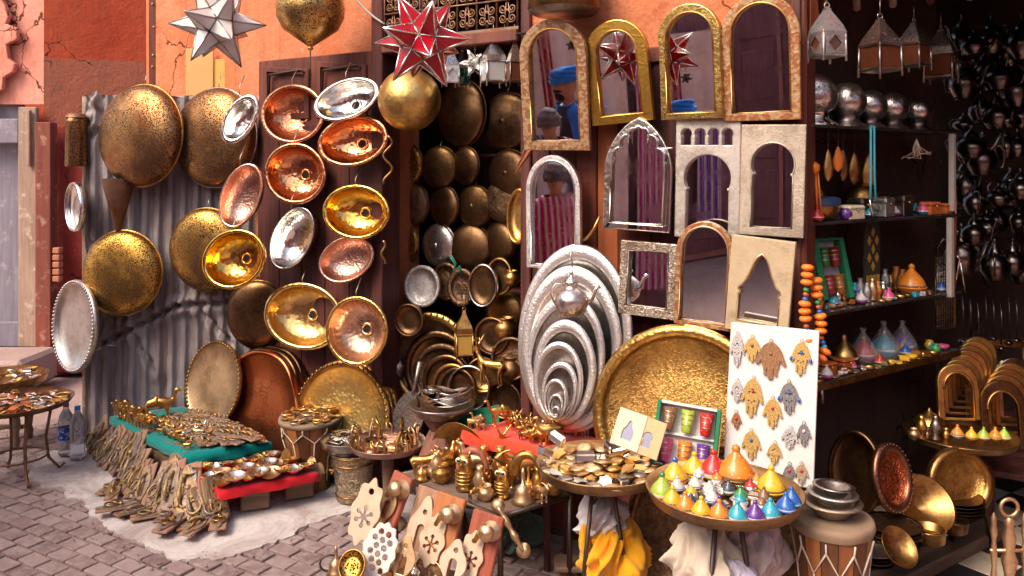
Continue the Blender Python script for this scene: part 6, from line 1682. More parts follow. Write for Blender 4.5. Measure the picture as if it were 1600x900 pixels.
# ---- boxed set of six tea glasses and two small arch frames
gb = P(1016, 724, 2.98); GBM = rot(-10, 16, -7)
gw, gh = 98 * 2.98 / FOC, 98 * 2.98 / FOC
o = thing('gift_box', 'white lined box with green border holding six tea glasses', 'box', gb, GBM)
LIN = paint('box_lining', (.82, .78, .74), .05, .7, 20, .1)
GRB = paint('box_green', (.02, .2, .09), .15, .5, 20)
obj('tray_back', MB().bbox((0, .02, 0), (gw, .026, gh), .002).mesh(), LIN, o)
for nm, lo, hi in (('border', (0, -.028, 0), (gw * .06, .02, gh)), ('border', (gw * .94, -.028, 0), (gw, .02, gh)), ('border', (gw * .06, -.024, gh * .955), (gw * .94, .02, gh)), ('border', (gw * .06, -.024, 0), (gw * .94, .02, gh * .045))):
    obj(nm, MB().bbox(lo, hi, .002).mesh(), GRB if hi[2] - lo[2] > gw * .5 else LIN, o)
obj('side', MB().bbox((gw + .001, -.02, .005), (gw + .006, .034, gh - .004), .001).mesh(), CARD, o)
obj('cup_shelf', MB().bbox((gw * .06, -.005, gh * .49), (gw * .94, .02, gh * .53), .002).mesh(), LIN, o)
gcol = [('brown', 'brown'), ('lime', 'lime green'), ('red', 'red'), ('pink', 'pink'), ('orange', 'orange'), ('purple', 'purple')]
def tea_glass(loc, rt, s, m, label, group):
    o = thing('tea_glass', label, 'glass', loc, rt, group, s)
    obj('cup', lathe_me('tea', [(.001, .003), (.017, 0), (.019, .004), (.026, .085), (.024, .085), (.017, .008), (.001, .008)], 22), m, o)
    for z, r_ in ((.03, .0222), (.05, .0238), (.068, .0253)):
        obj('gold_band', cached(f'tg_band{z}', lambda: MB().lathe([(r_, z - .0015), (r_ + .0006, z), (r_, z + .0015)], 22).mesh()), BRASS_PALE, o)
for k, (mk, nm) in enumerate(gcol):
    cx, cz = gw * (.21 + .29 * (k % 3)), gh * (.555 if k < 3 else .075)
    tea_glass(gb + GBM.to_3x3() @ Vector((cx, -.012, cz)), GBM, .98, GLZ[mk], f'{nm} tea glass with gold bands in the green bordered box', 'tea glasses in the box')
for q, (x, y, m, lab) in enumerate(((962, 700, paint('frame_bone', (.66, .56, .44), .2, .6, 60, .4), 'small bone coloured frame with a pointed arch opening leaning on the big tray'), (992, 712, paint('frame_sand', (.62, .42, .22), .2, .6, 60, .4), 'small sand coloured frame with a keyhole arch opening beside the glass box'))):
    w_, h_ = .105, .135
    o = thing('arch_frame', lab, 'frame', P(x + 12, y, 2.92 - .02 * q), rot(-12, 24, -16))
    obj('frame', cut([o_rect(w_, h_), shift(o_ogee(.04, .07) if q == 0 else o_horse(.032, .055), 0, .03)], .01, .0015), m, o)
    obj('mirror_glass', cut([shift(o_rect(w_ * .7, h_ * .7), 0, .01)], .002), mat('glass_dim', lambda t: t.set(color=(.3, .28, .32), metal=1.0, rough=.1)), o, Matrix.Translation((0, .003, 0)))
# ================================================================== right shop
S0 = Vector((1.222, 3.25, 0))
def SA(px):
    k = (px - 800) / FOC
    return (S0.y * k - S0.x) / (sd.x - sd.y * k)
def SH(px, z, back=.06):
    return S0 + sd * SA(px) + sn * back + Vector((0, 0, z))
SHM = frame(S0, sd, sn, Z3)
syaw = math.degrees(math.atan2(-sn.x, sn.y)) * 1.0
SY = math.degrees(math.atan2(sd.y, sd.x))          # rotation that turns local x along the shelf
sw = thing('shelf_unit', 'open shelf unit receding along the side wall of the dark shop', 'shelf', S0, frame(Vector(), sd, sn, Z3))
DARKG = mat('shelf_glass', lambda t: t.set(color=t.mix(t.noise(t.coords(1.0), 12), (.03, .03, .035), (.06, .055, .06)), rough=.15, spec=.6))
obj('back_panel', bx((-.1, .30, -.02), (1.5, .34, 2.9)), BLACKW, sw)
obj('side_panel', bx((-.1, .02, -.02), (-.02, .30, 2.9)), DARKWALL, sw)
for z, m in ((1.885, DARKG), (1.485, DARKG), (1.11, DARKG), (.825, DARKG)):
    sh = obj('shelf', MB().bbox((-.01, 0, z - .012), (1.16, .29, z), .002).mesh(), m, sw)
    obj('edge_trim', MB().bbox((-.01, -.006, z - .012 if z > .9 else z - .03), (1.16, -.001, z - .001), .001).mesh(), SILVER_OLD if z > .9 else BRASS_OLD, sh)
POST = paint('post_pale', (.42, .36, .33), .25, .7, 20, .4)
obj('post', bx((1.06, -.02, 1.50), (1.085, .005, 1.872), .003), POST, sw)
obj('post', bx((1.03, -.025, 1.09), (1.06, .0, 1.47), .003), POST, sw)
for z in (.8, 1.09): obj('bracket', MB().tube([(.06, .0, z), (.06, -.002, z - .06)], .008, 6).mesh(), SILVER_OLD, sw)
# wire mesh panel
mp = thing('mesh_screen', 'dark wire mesh panel hanging at the far end of the shelves', 'panel', SH(1478, .92, .05), frame(Vector(), sd, sn, Z3))
b = MB()
for k in range(12):
    b.tube([(.0, 0, .02 + k * .03), (.18, .0, .02 + k * .03)], .0022, 4); b.tube([(k * .0165, 0, 0), (k * .0165, 0, .36)], .0022, 4)
obj('mesh', b.mesh(), SILVER_OLD, mp)
obj('frame_wire', MB().tube([(0, 0, 0), (.18, 0, 0), (.18, 0, .36), (.1, 0, .4), (0, 0, .36)], .005, 6, closed=True).mesh(), BRASS_OLD, mp)

# shelf 1: pierced globe lamps on feet
for q, (x, s) in enumerate(((1312, 1.0), (1362, .9), (1398, .8), (1432, .8), (1472, .75))):
    o = thing('globe_lamp', ('pierced silver globe lamp on a foot, first on the top shelf beside the mirrors' if q == 0 else f'pierced silver globe lamp on the top shelf, {["","second","third","fourth","last"][q]} from the mirrors'), 'lamp', SH(x, 1.887, .12), None, 'globe lamps on the top shelf', s)
    obj('foot', MB().lathe([(.095, 0), (.09, .012), (.06, .03), (.055, .05), (.06, .06)], 30).mesh(), SILVER_OLD if q else NICKEL, o)
    obj('globe', MB().lathe([(.055, .058), (.08, .075), (.094, .11), (.095, .14), (.085, .175), (.06, .205), (.03, .222), (.001, .226)], 34).mesh(), PERF_SILVER, o)
# hanging under shelf 1
def drop(px, ztop, L, m, label, back=.06, w=.02, kind='tear', name='hanging_pendant', cat='pendant', group='pendants under the top shelf'):
    o = thing(name, label, cat, SH(px, ztop, back), rz(rnd.uniform(-20, 20)), group)
    obj('string', MB().tube([(0, 0, 0), (0, 0, -L * .4)], .0015, 4).mesh(), CORD, o)
    if kind == 'tear':
        obj('drop', MB().lathe([(.001, -L * .38), (w * .4, -L * .46), (w, -L * .72), (w * .8, -L * .9), (.001, -L)], 14, 1, .45).mesh(), m, o)
    else:
        obj('bead', MB().ball((0, 0, -L * .45), w * .9, 10).mesh(), m, o)
        for k in range(5): obj('strand', MB().tube([((k - 2) * w * .35, 0, -L * .5), ((k - 2) * w * .6, 0, -L)], w * .17, 5).mesh(), m, o)
    return o
ORB = paint('bead_orange', (.8, .2, .02), .15, .35, 30, .1, .5)
drop(1281, 1.86, .34, ORB, 'orange tassel pendant nearest the mirrors under the top shelf', .03, .03, 'tassel')
drop(1304, 1.87, .22, BRASS_OLD, 'long brown drop pendant beside the orange tassel', .03, .024)
drop(1326, 1.87, .18, ORB, 'orange drop pendant under the top shelf', .05, .026)
drop(1341, 1.87, .22, BRONZE, 'dark drop pendant beside the orange drop', .07, .022)
drop(1380, 1.87, .24, BRASS_OLD, 'large dark drop pendant behind the turquoise necklace', .14, .036)
drop(1402, 1.87, .26, BRASS_OLD, 'largest drop pendant above the gold ball', .14, .042)
drop(1291, 1.87, .16, SILVER_OLD, 'small grey drop pendant by the jamb', .1, .018)
drop(1355, 1.87, .22, SILVER_OLD, 'slim grey drop pendant beside the turquoise necklace', .12, .018)
b = MB()
o = thing('turquoise_necklace', 'long turquoise bead necklace hanging from the top shelf', 'necklace', SH(1360, 1.87, -.01), frame(Vector(), sd, sn, Z3))
TQ = paint('bead_turquoise', (.08, .42, .55), .2, .35, 60)
for sx in (1, -1):
    obj('strand', MB().tube([(sx * .012, 0, .02), (sx * .014, 0, -.2), (sx * .02, -.002, -.3)], .0055, 6).mesh(), TQ, o)
obj('pendant', MB().tube([(-.02, 0, -.3), (-.012, 0, -.34), (0, 0, -.37), (.03, 0, -.36), (.04, -.004, -.345)], .006, 6).mesh(), SILVER, o)
solo('twig_bundle', (lambda: [b.tube([(0, 0, 0), (.02 * math.sin(k * 2.1), .01 * math.cos(k), -.03 - .006 * k), (.06 * math.sin(k * 1.7), .03 * math.cos(k * 2), -.06 - .01 * (k % 4))], .003, 5) for k in range(11)] and b.mesh())(), PALEWOOD, 'pale twig bundle tied under the top shelf', 'twigs', SH(1432, 1.84, .0))
solo('brass_ball', MB().ball((0, 0, .075), .075, 28).mesh(), BRASS_OLD, 'round engraved gold ball standing on the second shelf', 'ball', SH(1397, 1.487, .16))
# shelf 2
o = thing('round_casket', 'wide blue and gold lidded casket on the second shelf beside the mirrors', 'casket', SH(1309, 1.487, .12))
obj('bowl', MB().lathe([(.001, 0), (.08, 0), (.1, .01), (.11, .05), (.108, .062)], 32).mesh(), BRASS_OLD, o)
obj('lid', MB().lathe([(.112, .06), (.112, .09), (.09, .098), (.001, .1)], 32).mesh(), paint('lid_navy', (.03, .05, .11), .2, .35), o)
def casket(px, z, w, d_, h, m, label, back=.04, lidm=None):
    o = thing('trinket_box', label, 'box', SH(px, z, back), rz(SY), 'boxes on the shelves')
    obj('body', MB().bbox((-w / 2, 0, 0), (w / 2, d_, h * .66), .003).mesh(), m, o)
    obj('lid', MB().lathe([(1, h * .67), (1.0, h * .75), (.8, h * .95), (.001, h)], 4, w / 1.414, d_ / 1.414, smooth=False, M=Matrix.Translation((0, d_ / 2, 0)) @ rz(0) ).mesh() if False else MB().bbox((-w / 2 - .003, -.003, h * .67), (w / 2 + .003, d_ + .003, h), .008).mesh(), lidm or m, o)
    obj('clasp', MB().ball((0, -.004, h * .66), .006, 8).mesh(), BRASS, o)
BONE = paint('bone', (.72, .6, .42), .15, .4, 40)
casket(1340, 1.487, .11, .08, .06, BONE, 'bone inlaid box with rounded lid on the second shelf', .0)
casket(1369, 1.487, .08, .08, .085, SILVER_OLD, 'pewter box beside the bone box')
casket(1398, 1.487, .075, .07, .09, SILVER_ENG, 'bright silver box in the middle of the second shelf', .02)
casket(1430, 1.487, .085, .07, .095, SILVER_OLD, 'grey metal box beside the bright silver box', .03)
casket(1463, 1.487, .09, .06, .06, paint('box_orange', (.5, .12, .03), .25, .45, 30), 'orange red box at the far end of the second shelf', .0)
casket(1484, 1.487, .06, .06, .05, paint('box_orange', (.5, .12, .03), .25, .45, 30), 'smaller orange red box at the very end of the second shelf', .0)
for q, x in enumerate((1299, 1322)):
    solo('perfume_bottle', lathe_me('vase', VASE), (SILVER_OLD, BRONZE)[q], ('silver stoppered bottle on the round casket', 'dark stoppered bottle behind the bone box')[q], 'bottle', SH(x, 1.587 if q == 0 else 1.487, .14), None, None, .7 + .5 * q)
# shelf 3: second glass box, painted panel, orange tagine, bottles
o = thing('gift_box', 'green framed box of dark tea glasses standing on the third shelf', 'box', SH(1276, 1.14, .10), rz(SY - 8) @ Matrix.Rotation(R(-14), 4, 'X'))
for nm, lo, hi, m in (('tray_back', (0, .02, 0), (.33, .026, .26), paint('lining_grey', (.4, .36, .38), .1, .7)), ('border', (0, -.02, .255), (.33, .02, .265), GRB), ('border', (.14, -.02, 0), (.175, .02, .255), GRB), ('border', (.305, -.02, 0), (.33, .02, .255), GRB)):
    obj(nm, MB().bbox(lo, hi, .002).mesh(), m, o)
gcols = ['lime', 'red', 'green', 'red', 'orange', 'purple', 'red', 'orange']
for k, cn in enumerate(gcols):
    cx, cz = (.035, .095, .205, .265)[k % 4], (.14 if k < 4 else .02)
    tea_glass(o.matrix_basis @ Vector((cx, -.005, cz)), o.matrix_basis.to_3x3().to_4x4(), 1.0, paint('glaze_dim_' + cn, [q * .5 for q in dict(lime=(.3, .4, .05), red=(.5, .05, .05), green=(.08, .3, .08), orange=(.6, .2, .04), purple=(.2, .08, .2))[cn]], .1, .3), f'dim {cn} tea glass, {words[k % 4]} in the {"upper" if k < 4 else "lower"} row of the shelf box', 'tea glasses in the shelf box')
o = thing('painted_panel', 'tall dark panel with yellow diamonds standing on the third shelf', 'panel', SH(1405, 1.112, .14), rz(SY))
obj('panel', cut([o_arch(.12, .38, 1.6)], .012, .002), paint('panel_dark', (.05, .05, .035), .3, .6), o)
for k, (x, z) in enumerate([(0, .3), (-.03, .26), (.03, .26), (0, .22), (-.03, .18), (.03, .18), (0, .14), (-.04, .06), (-.013, .06), (.013, .06), (.04, .06)]):
    obj('yellow_inlay', cut([[(x, z - .022), (x + .014, z), (x, z + .022), (x - .014, z)] if k < 7 else [(x - .009, z - .04), (x + .009, z - .04), (x + .009, z + .04), (x - .009, z + .04)]], .004), paint('inlay_yellow', (.6, .34, .06), .2, .5), o, Matrix.Translation((0, -.012, 0)))
tagine(SH(1447, 1.112, .07), 1.5, GLZ['orange'], GLZ['orange'], 'large orange tagine on the third shelf', 'tagines on the shelves')
bk = 0
for k in range(40):
    x = 1284 + 200 * ((k * .618) % 1); bkd = .01 + .2 * ((k * .37) % 1)
    kd = k % 4
    m = (BRASS, SILVER, GLZ['orange'], BRASS_PALE, SILVER_ENG, GLZ['cyan'], BRASS_OLD)[k % 7]
    if kd < 2: solo('perfume_bottle', lathe_me('vase', VASE), m, f'tiny {("brass", "silver", "orange", "pale brass", "etched silver", "turquoise", "dull brass")[k % 7]} perfume bottle in the crowd on the third shelf', 'bottle', SH(x, 1.112, bkd), None, 'perfume bottles on the third shelf', rnd.uniform(.4, .75))
    else: solo('trinket', trinket(('shellcup', 'casket')[kd - 2]), m, f'tiny {m.name.split("_")[-1] if "glaze" in m.name else m.name.split("_")[0]} {("cup", "box")[kd - 2]} in the crowd on the third shelf', 'trinket', SH(x, 1.112, bkd * .5), rz(k * 40), 'trinkets on the third shelf', rnd.uniform(.9, 1.4))
# shelf 4: wrapped pointed tagines
for q, (x, cn, lab, s) in enumerate(((1357, None, 'brass domed pot with finial on the lowest shelf', 1.5), (1388, 'red', 'red pointed tagine in clear wrap on the lowest shelf', 1.2), (1420, 'cyan', 'turquoise pointed tagine in clear wrap on the lowest shelf', 1.3), (1449, 'purple', 'purple pointed tagine in clear wrap on the lowest shelf', 1.2))):
    o = tagine(SH(x, .827, .12), s, GLZ[cn] if cn else BRASS, GLZ[cn] if cn else BRASS_OLD, lab, 'tagines on the shelves', BRASS)
    if cn: obj('clear_wrap', MB().lathe([(.05, .0), (.056, .02), (.046, .05), (.024, .085), (.006, .11), (.014, .125)], 14, wob=lambda a, r: .07 * math.sin(5 * a + r * 90)).mesh(), mat('clear_film', lambda t: t.set(color=t.mix(t.noise(t.coords(1.0), 60), (.9, .9, .92), (1, 1, 1)), rough=.12, alpha=.16, spec=.8)), o)
for q, x in enumerate((1316, 1345)):
    casket(x, .827, .085, .06, .05, paint('box_orange', (.5, .12, .03), .25, .45, 30), ('orange box beside the bead necklace on the lowest shelf', 'second orange box on the lowest shelf, below the brass domed pot')[q], .05)
for k in range(34):
    x = 1278 + 214 * ((k * .618) % 1)
    m = (BRASS, BRASS_PALE, SILVER, BRASS, GLZ['green'], GLZ['pink'], GLZ['yellow'], BRASS)[k % 8] if x > 1370 else (BRASS, BRASS_PALE, SILVER)[k % 3]
    solo('trinket', trinket(('shellcup', 'coin', 'casket')[k % 3]), m, f'small {m.name.split("_")[-1] if "glaze" in m.name else m.name.split("_")[0]} {("cup", "disc", "box")[k % 3]} along the front of the lowest shelf', 'trinket', SH(x, .828, .005 + .05 * ((k * .37) % 1)), rz(k * 50), 'trinkets on the lowest shelf', rnd.uniform(1.0, 1.5))
cw_ = ['red', 'yellow', 'cyan', 'green', 'pink', 'orange', 'blue', 'purple', 'white', 'lime']
for k in range(60):
    zsh = (1.487, 1.112, .827)[k % 3]; cn = cw_[k % 10]
    x = 1282 + 208 * ((k * .618 + .07 * (k % 3)) % 1); bkd = .015 + .2 * ((k * .755) % 1)
    if k % 2: solo('glazed_jar', lathe_me('pot', POT, 28), GLZ[cn], f'little {cn} glazed jar on the {("second", "third", "lowest")[k % 3]} shelf of the right shop', 'jar', SH(x, zsh + .001, bkd), None, 'little glazed jars on the shelves', rnd.uniform(.5, .85))
    else: tagine(SH(x, zsh + .001, bkd), rnd.uniform(.45, .65), GLZ[cn], GLZ[cw_[(k * 3) % 10]], f'little {cn} topped tagine on the {("second", "third", "lowest")[k % 3]} shelf of the right shop', 'little tagines on the shelves')
# bead necklaces on the jamb
def beads(pts, label, cols, rmin, rmax, d):
    o = thing('bead_necklace', label, 'necklace', P(*pts[0], d))
    o0 = P(*pts[0], d)
    L = [P(x, y, d) - o0 for x, y in pts]
    tot = 0; k = 0; i = 0
    cur = L[0].copy(); seg = 0; pos = 0.0
    lens = [(L[j + 1] - L[j]).length for j in range(len(L) - 1)]; T = sum(lens)
    while pos < T:
        s_ = pos; j = 0
        while j < len(lens) - 1 and s_ > lens[j]: s_ -= lens[j]; j += 1
        p = L[j].lerp(L[j + 1], min(1, s_ / lens[j])); t = (L[j + 1] - L[j]).normalized()
        big = (k // 3) % 2 == 0
        r_ = rmax if big else rmin
        m = cols[0] if big else cols[1 + k % (len(cols) - 1)]
        M = Matrix.Translation(p) @ t.to_track_quat('Z', 'Y').to_matrix().to_4x4()
        obj('bead', cached(f'bead{big}', lambda: MB().ball((0, 0, 0), (1, 1, .55 if big else .85), 12).mesh()), m, o, M @ Matrix.Scale(r_, 4))
        pos += r_ * (1.15 if big else 1.6); k += 1
    obj('string', MB().tube(L, .002, 5).mesh(), CORD, o)
cols = [ORB, GLZ['blue'], GLZ['cyan'], GLZ['red'], GLZ['green'], paint('bead_rust', (.4, .1, .03), .2, .4)]
beads([(1262, 418), (1260, 450), (1257, 480), (1260, 510), (1266, 545), (1272, 562)], 'string of large orange and small coloured beads on the jamb beside the white board', cols, .011, .024, 2.98)
beads([(1276, 438), (1277, 470), (1283, 500), (1282, 525), (1290, 548), (1283, 560), (1268, 566)], 'longer string of orange and blue beads hanging beside the shelf edge', cols, .011, .024, 3.0)

# ---- arched brass frames in rows
bench = thing('low_bench', 'dark low bench carrying the brass arches', 'bench', W(2.02, -1.35, 0), frame(Vector(), FT, -FN, Z3))
obj('top', bx((-.1, -.35, .27), (1.3, .75, .3), .004), DOORD, bench)
for x in (-.05, 1.2): obj('leg', bx((x, -.3, 0), (x + .05, -.25, .27), .004), DOORD, bench)
def arch(px, py, w, h, d, m, label, group):
    k = d / FOC
    o = thing('brass_arch', label, 'arch', P(px, py, d), rot(-6, 8), group)
    outer = o_arch(w * k, h * k); inner = [(x * .66, y * .82) for x, y in outer]
    obj('arch_band', cut([outer[0:1] + outer[1:], shift(inner, 0, 0.0001 if False else .004)], .022, .006, 2), m, o)
    obj('inner_band', MB().tube([(x * .7, -.024, y * .84) for x, y in outer[1:]], .006, 6).mesh(), BRASS_OLD, o)
for k in range(7):
    arch(1497 + 5.6 * k, 655 - 9 * k, 62 - 1.5 * k, 86 - 2 * k, 3.75 + .07 * k, (BRASS, BRASS_OLD, BRASS)[k % 3], f'brass arch frame, {words[k]} from the front in the long row behind the small tagines', 'brass arches in the long row')
for k in range(5):
    arch(1568 + 5 * k, 700 - 12 * k, 66 - 2 * k, 104 - 3 * k, 3.7 + .09 * k, (BRONZE, BRASS_OLD, BRASS_OLD, BRASS, NICKEL)[k], f'arch frame, {words[k]} from the front in the row at the picture edge', 'arches in the row at the edge')
solo('gilt_frame', cut([o_rect(.34, .46), shift(o_rect(.26, .38), 0, .04)], .03, .008), BRASS_OLD, 'gilt rectangular frame leaning behind the brass arches', 'frame', P(1560, 660, 4.5), rot(-10, 6))
# tray table in the right shop
o, c, r = pedestal_tray(1500, 684, 82, 3.62, TRB, 'tray table with small tagines before the brass arches', 'tray_table', 'tripod', .02, IRON)
tg = [(1518, 'yellow', 'orange'), (1537, 'lime', 'orange'), (1555, 'orange', 'yellow'), (1569, 'lime', 'yellow'), (1496, 'orange', 'white')]
for q, (x, a, b_) in enumerate(tg):
    tagine(P(x, 688 - (4 if q == 4 else 0), 3.5), .62, GLZ[a], GLZ[b_], f'small {a} topped tagine with {b_} dish before the arches, {words[q]} of five', 'small tagines before the arches')
for q, (x, nm, m) in enumerate(((1428, 'pot', BRASS_PALE), (1448, 'pot', COPPER_PALE), (1462, 'vase', SILVER_OLD), (1478, 'pot', BRASS_OLD), (1440, 'vase', BRASS))):
    solo('metal_' + nm, lathe_me(nm, POT if nm == 'pot' else VASE, 28), m, f'little metal {nm} on the tray table before the arches, {words[q]} of five', nm, P(x, 686, 3.56 + .05 * (q % 2)), None, 'pots before the arches', .7)
o = thing('brass_mushroom', 'small brass mushroom shaped lamp beside the arches', 'lamp', P(1452, 660, 3.75))
obj('cap', MB().lathe([(.07, 0), (.06, .02), (.04, .035), (.015, .05), (.001, .07)], 24).mesh(), BRASS_OLD, o)
obj('stem', MB().lathe([(.012, 0), (.01, -.06), (.03, -.09)], 14).mesh(), BRASS_OLD, o)
# ---- teapots hanging in the dark
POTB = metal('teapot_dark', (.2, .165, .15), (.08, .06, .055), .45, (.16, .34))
tp = None
def teapot(loc, s, a, m, label):
    global tp
    if tp is None:
        tp = thing('teapot', label, 'teapot', loc, rz(a), 'teapots hanging in the dark', s)
        obj('body', MB().lathe([(.001, -.07), (.05, -.07), (.055, -.06), (.085, -.02), (.08, .02), (.05, .05), (.035, .06)], 22).mesh(), m, tp)
        obj('lid', MB().lathe([(.038, .06), (.034, .075), (.01, .1), (.006, .11), (.011, .12), (.001, .13)], 18).mesh(), m, tp)
        obj('spout', MB().tube([(.075, 0, -.02), (.11, 0, .01), (.125, 0, .05), (.145, 0, .065)], [.017, .012, .008, .009], 8).mesh(), m, tp)
        obj('handle', MB().tube([(-.04, 0, .05), (-.09, 0, .065), (-.12, 0, .03), (-.105, 0, -.03), (-.08, 0, -.035)], .007, 7).mesh(), m, tp)
        return tp
    return copy_tree(tp, None, loc, rz(a), label, s)
rows = [(75, 'uppermost'), (130, 'upper'), (185, 'top'), (245, 'second'), (302, 'third'), (358, 'fourth'), (408, 'fifth')]
for j, (y, rn) in enumerate(rows):
    for i in range(5):
        x = 1500 + 25 * i + rnd.uniform(-10, 10) + (12 if j % 2 else 0)
        if x > 1608: continue
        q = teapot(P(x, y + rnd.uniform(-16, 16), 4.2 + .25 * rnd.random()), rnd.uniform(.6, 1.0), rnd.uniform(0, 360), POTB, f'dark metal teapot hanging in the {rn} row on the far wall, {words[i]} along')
        q.scale = (q.scale[0], q.scale[1], q.scale[2] * rnd.uniform(.75, 1.6))
for q, (x, y, w, h, lab) in enumerate(((1375, 120, 44, 96, 'dim lantern hanging above the globe lamps'), (1428, 110, 36, 80, 'second dim lantern hanging above the globe lamps, farther in'), (1470, 130, 40, 90, 'dim lantern hanging at the far end of the top shelf'))):
    lantern(x, y, w, h, 3.3 + .2 * q, SILVER_OLD, lab, AG, .85, 20 + 15 * q)
for j, y in enumerate((65, 120, 175, 235, 292, 348, 398)):
    solo('pot_rail', MB().tube([P(1490, y - 22, 4.42), P(1640, y - 24, 4.42)], .006, 5).mesh(), IRON, f'{rows[j][1]} iron rail for the teapots on the far wall', 'rail', (0, 0, 0))
lad = cached('ladle', lambda: MB().tube([(0, 0, 0), (.006, 0, -.1), (0, 0, -.2)], .004, 6).ball((0, 0, -.22), (.02, .02, .012), 10).mesh())
for k in range(9):
    solo('hanging_ladle', lad, POTB, 'dark ladle in the hanging row above the brass arches', 'ladle', P(1504 + 12 * k, 462 + (k % 3) * 6, 4.4), None, 'ladles hanging above the arches', rnd.uniform(.9, 1.2))
solo('wire_tool', MB().tube([P(1492, 445, 4.0), P(1500, 405, 4.0), P(1488, 390, 4.0), P(1480, 420, 4.0)], .006, 6).tube([P(1500, 405, 4.0), P(1508, 458, 4.0)], .005, 6).mesh(), SILVER, 'bent pale wire tool hanging at the end of the shelves', 'tool', (0, 0, 0))
solo('shelf_rod', MB().tube([P(1494, 290, 3.95), P(1492, 400, 3.95)], .006, 6).mesh(), COPPER_RED, 'thin red rod at the end of the shelves', 'rod', (0, 0, 0))
# ---- things on the floor of the right shop
o = thing('wire_drum', 'white wire caged drum standing behind the white board', 'drum', G(1296, 790, 0).xy.to_3d() + Vector((0, .1, .25)))
rr = .062
obj('shell', MB().lathe([(rr * .9, 0), (rr * .9, .22)], 24).mesh(), paint('drum_maroon', (.16, .05, .06), .3, .6), o)
obj('top_skin', MB().lathe([(rr, .2), (rr, .235), (rr * .9, .24), (.001, .24)], 28).mesh(), paint('skin_grey', (.5, .44, .4), .15, .7), o)
for k in range(12):
    a = 2 * PI * k / 12
    obj('cage_wire', MB().tube([(rr * 1.02 * math.cos(a), rr * 1.02 * math.sin(a), 0), (rr * 1.02 * math.cos(a), rr * 1.02 * math.sin(a), .21)], .003, 5).mesh(), SILVER, o)
for z in (.0, .1, .2): obj('cage_ring', MB().tube([(rr * 1.03 * math.cos(t * PI / 12), rr * 1.03 * math.sin(t * PI / 12), z) for t in range(24)], .003, 5, closed=True).mesh(), SILVER, o)
solo('drum_stand', MB().bbox((-.06, -.06, 0), (.06, .06, .248), .006).mesh(), DOORD, 'dark block under the white wire drum', 'block', G(1296, 790, 0).xy.to_3d() + Vector((0, .1, 0)))
dish(1338, 738, 44, 66, -50, 6, 0, 3.2, BRONZE, 'dark round tray on edge behind the laced drum', .14, .02, name='round_tray')
dish(1391, 746, 44, 53, 30, 12, 4, 3.12, BRONZE, 'brown dish with red engraved rosette leaning in the right shop', .25, .02, name='engraved_dish', cat='dish', centre=metal('rosette_red', (.5, .13, .05), (.2, .05, .03), .35, (.2, .4), engrave=55, bump=.6), beads=36, rimm=metal('brown_rim', (.28, .13, .08), (.16, .07, .05), .4, (.3, .5)))
dish(1497, 753, 60, 54, 14, 10, 0, 3.42, BRASS_OLD, 'brass tray with ringed rim leaning under the right tray table', .26, .03, name='round_tray', centre=BRASS_ENG)
solo('brass_bowl', MB().lathe([(.001, 0), (.05, .002), (.09, .03), (.115, .075), (.118, .078), (.112, .075), (.085, .034), (.001, .01)], 36).mesh(), BRASS_OLD, 'deep brass bowl tilted behind the engraved dish', 'bowl', P(1432, 796, 3.25), rot(20, -48, 10) @ Matrix.Identity(4))
plate_me = lathe_me('platef', [(.001, .003), (.07, .003), (.085, .008), (.11, .014), (.112, .016), (.085, .004), (.001, 0)], 32)
for k in range(5):
    solo('flat_plate', plate_me, (BRONZE, BRONZE_ENG)[k % 2], f'dark flat plate, {words[k]} from the bottom of the stack before the ringed tray', 'plate', P(1492, 800, 3.42) + Vector((.004 * (k % 2), 0, .014 * k)), None, 'plates stacked before the ringed tray', 1.0)
for k in range(6):
    solo('flat_plate', plate_me, (SILVER_OLD, BRONZE, BRONZE_ENG)[k % 3], f'grey flat plate, {words[k]} up in the stack beside the laced drum', 'plate', P(1392, 850, 3.05) + Vector((.006 * (k % 2), 0, .013 * k)), None, 'plates stacked beside the laced drum', .95)
for k in range(4):
    solo('flat_plate', plate_me, (BRONZE, SILVER_OLD)[k % 2], f'small dark plate, {words[k]} up in the low stack beside the drum foot', 'plate', P(1366, 880, 2.92) + Vector((0, 0, .013 * k)), None, 'plates at the foot of the laced drum', .6)
bowl2 = lathe_me('bowl2', [(.001, 0), (.05, 0), (.06, .006), (.064, .05), (.067, .056), (.06, .052), (.054, .01), (.001, .008)], 32)
solo('metal_bowl', bowl2, BRASS_OLD, 'straight sided metal bowl on the threshold, nearer one', 'bowl', P(1450, 846, 3.1), None, 'bowls on the threshold')
solo('metal_bowl', bowl2, BRONZE, 'straight sided metal bowl on the threshold, farther one', 'bowl', P(1488, 830, 3.3), None, 'bowls on the threshold', .95)
solo('gold_dish', MB().lathe([(.001, 0), (.04, .0), (.06, .012), (.072, .03), (.074, .03), (.06, .008), (.001, -.006)], 32, 1, 1).mesh(), BRASS_OLD, 'plain gold dish tipped on edge at the foot of the plate stack', 'dish', P(1398, 858, 2.92), rot(24, -50, 0))
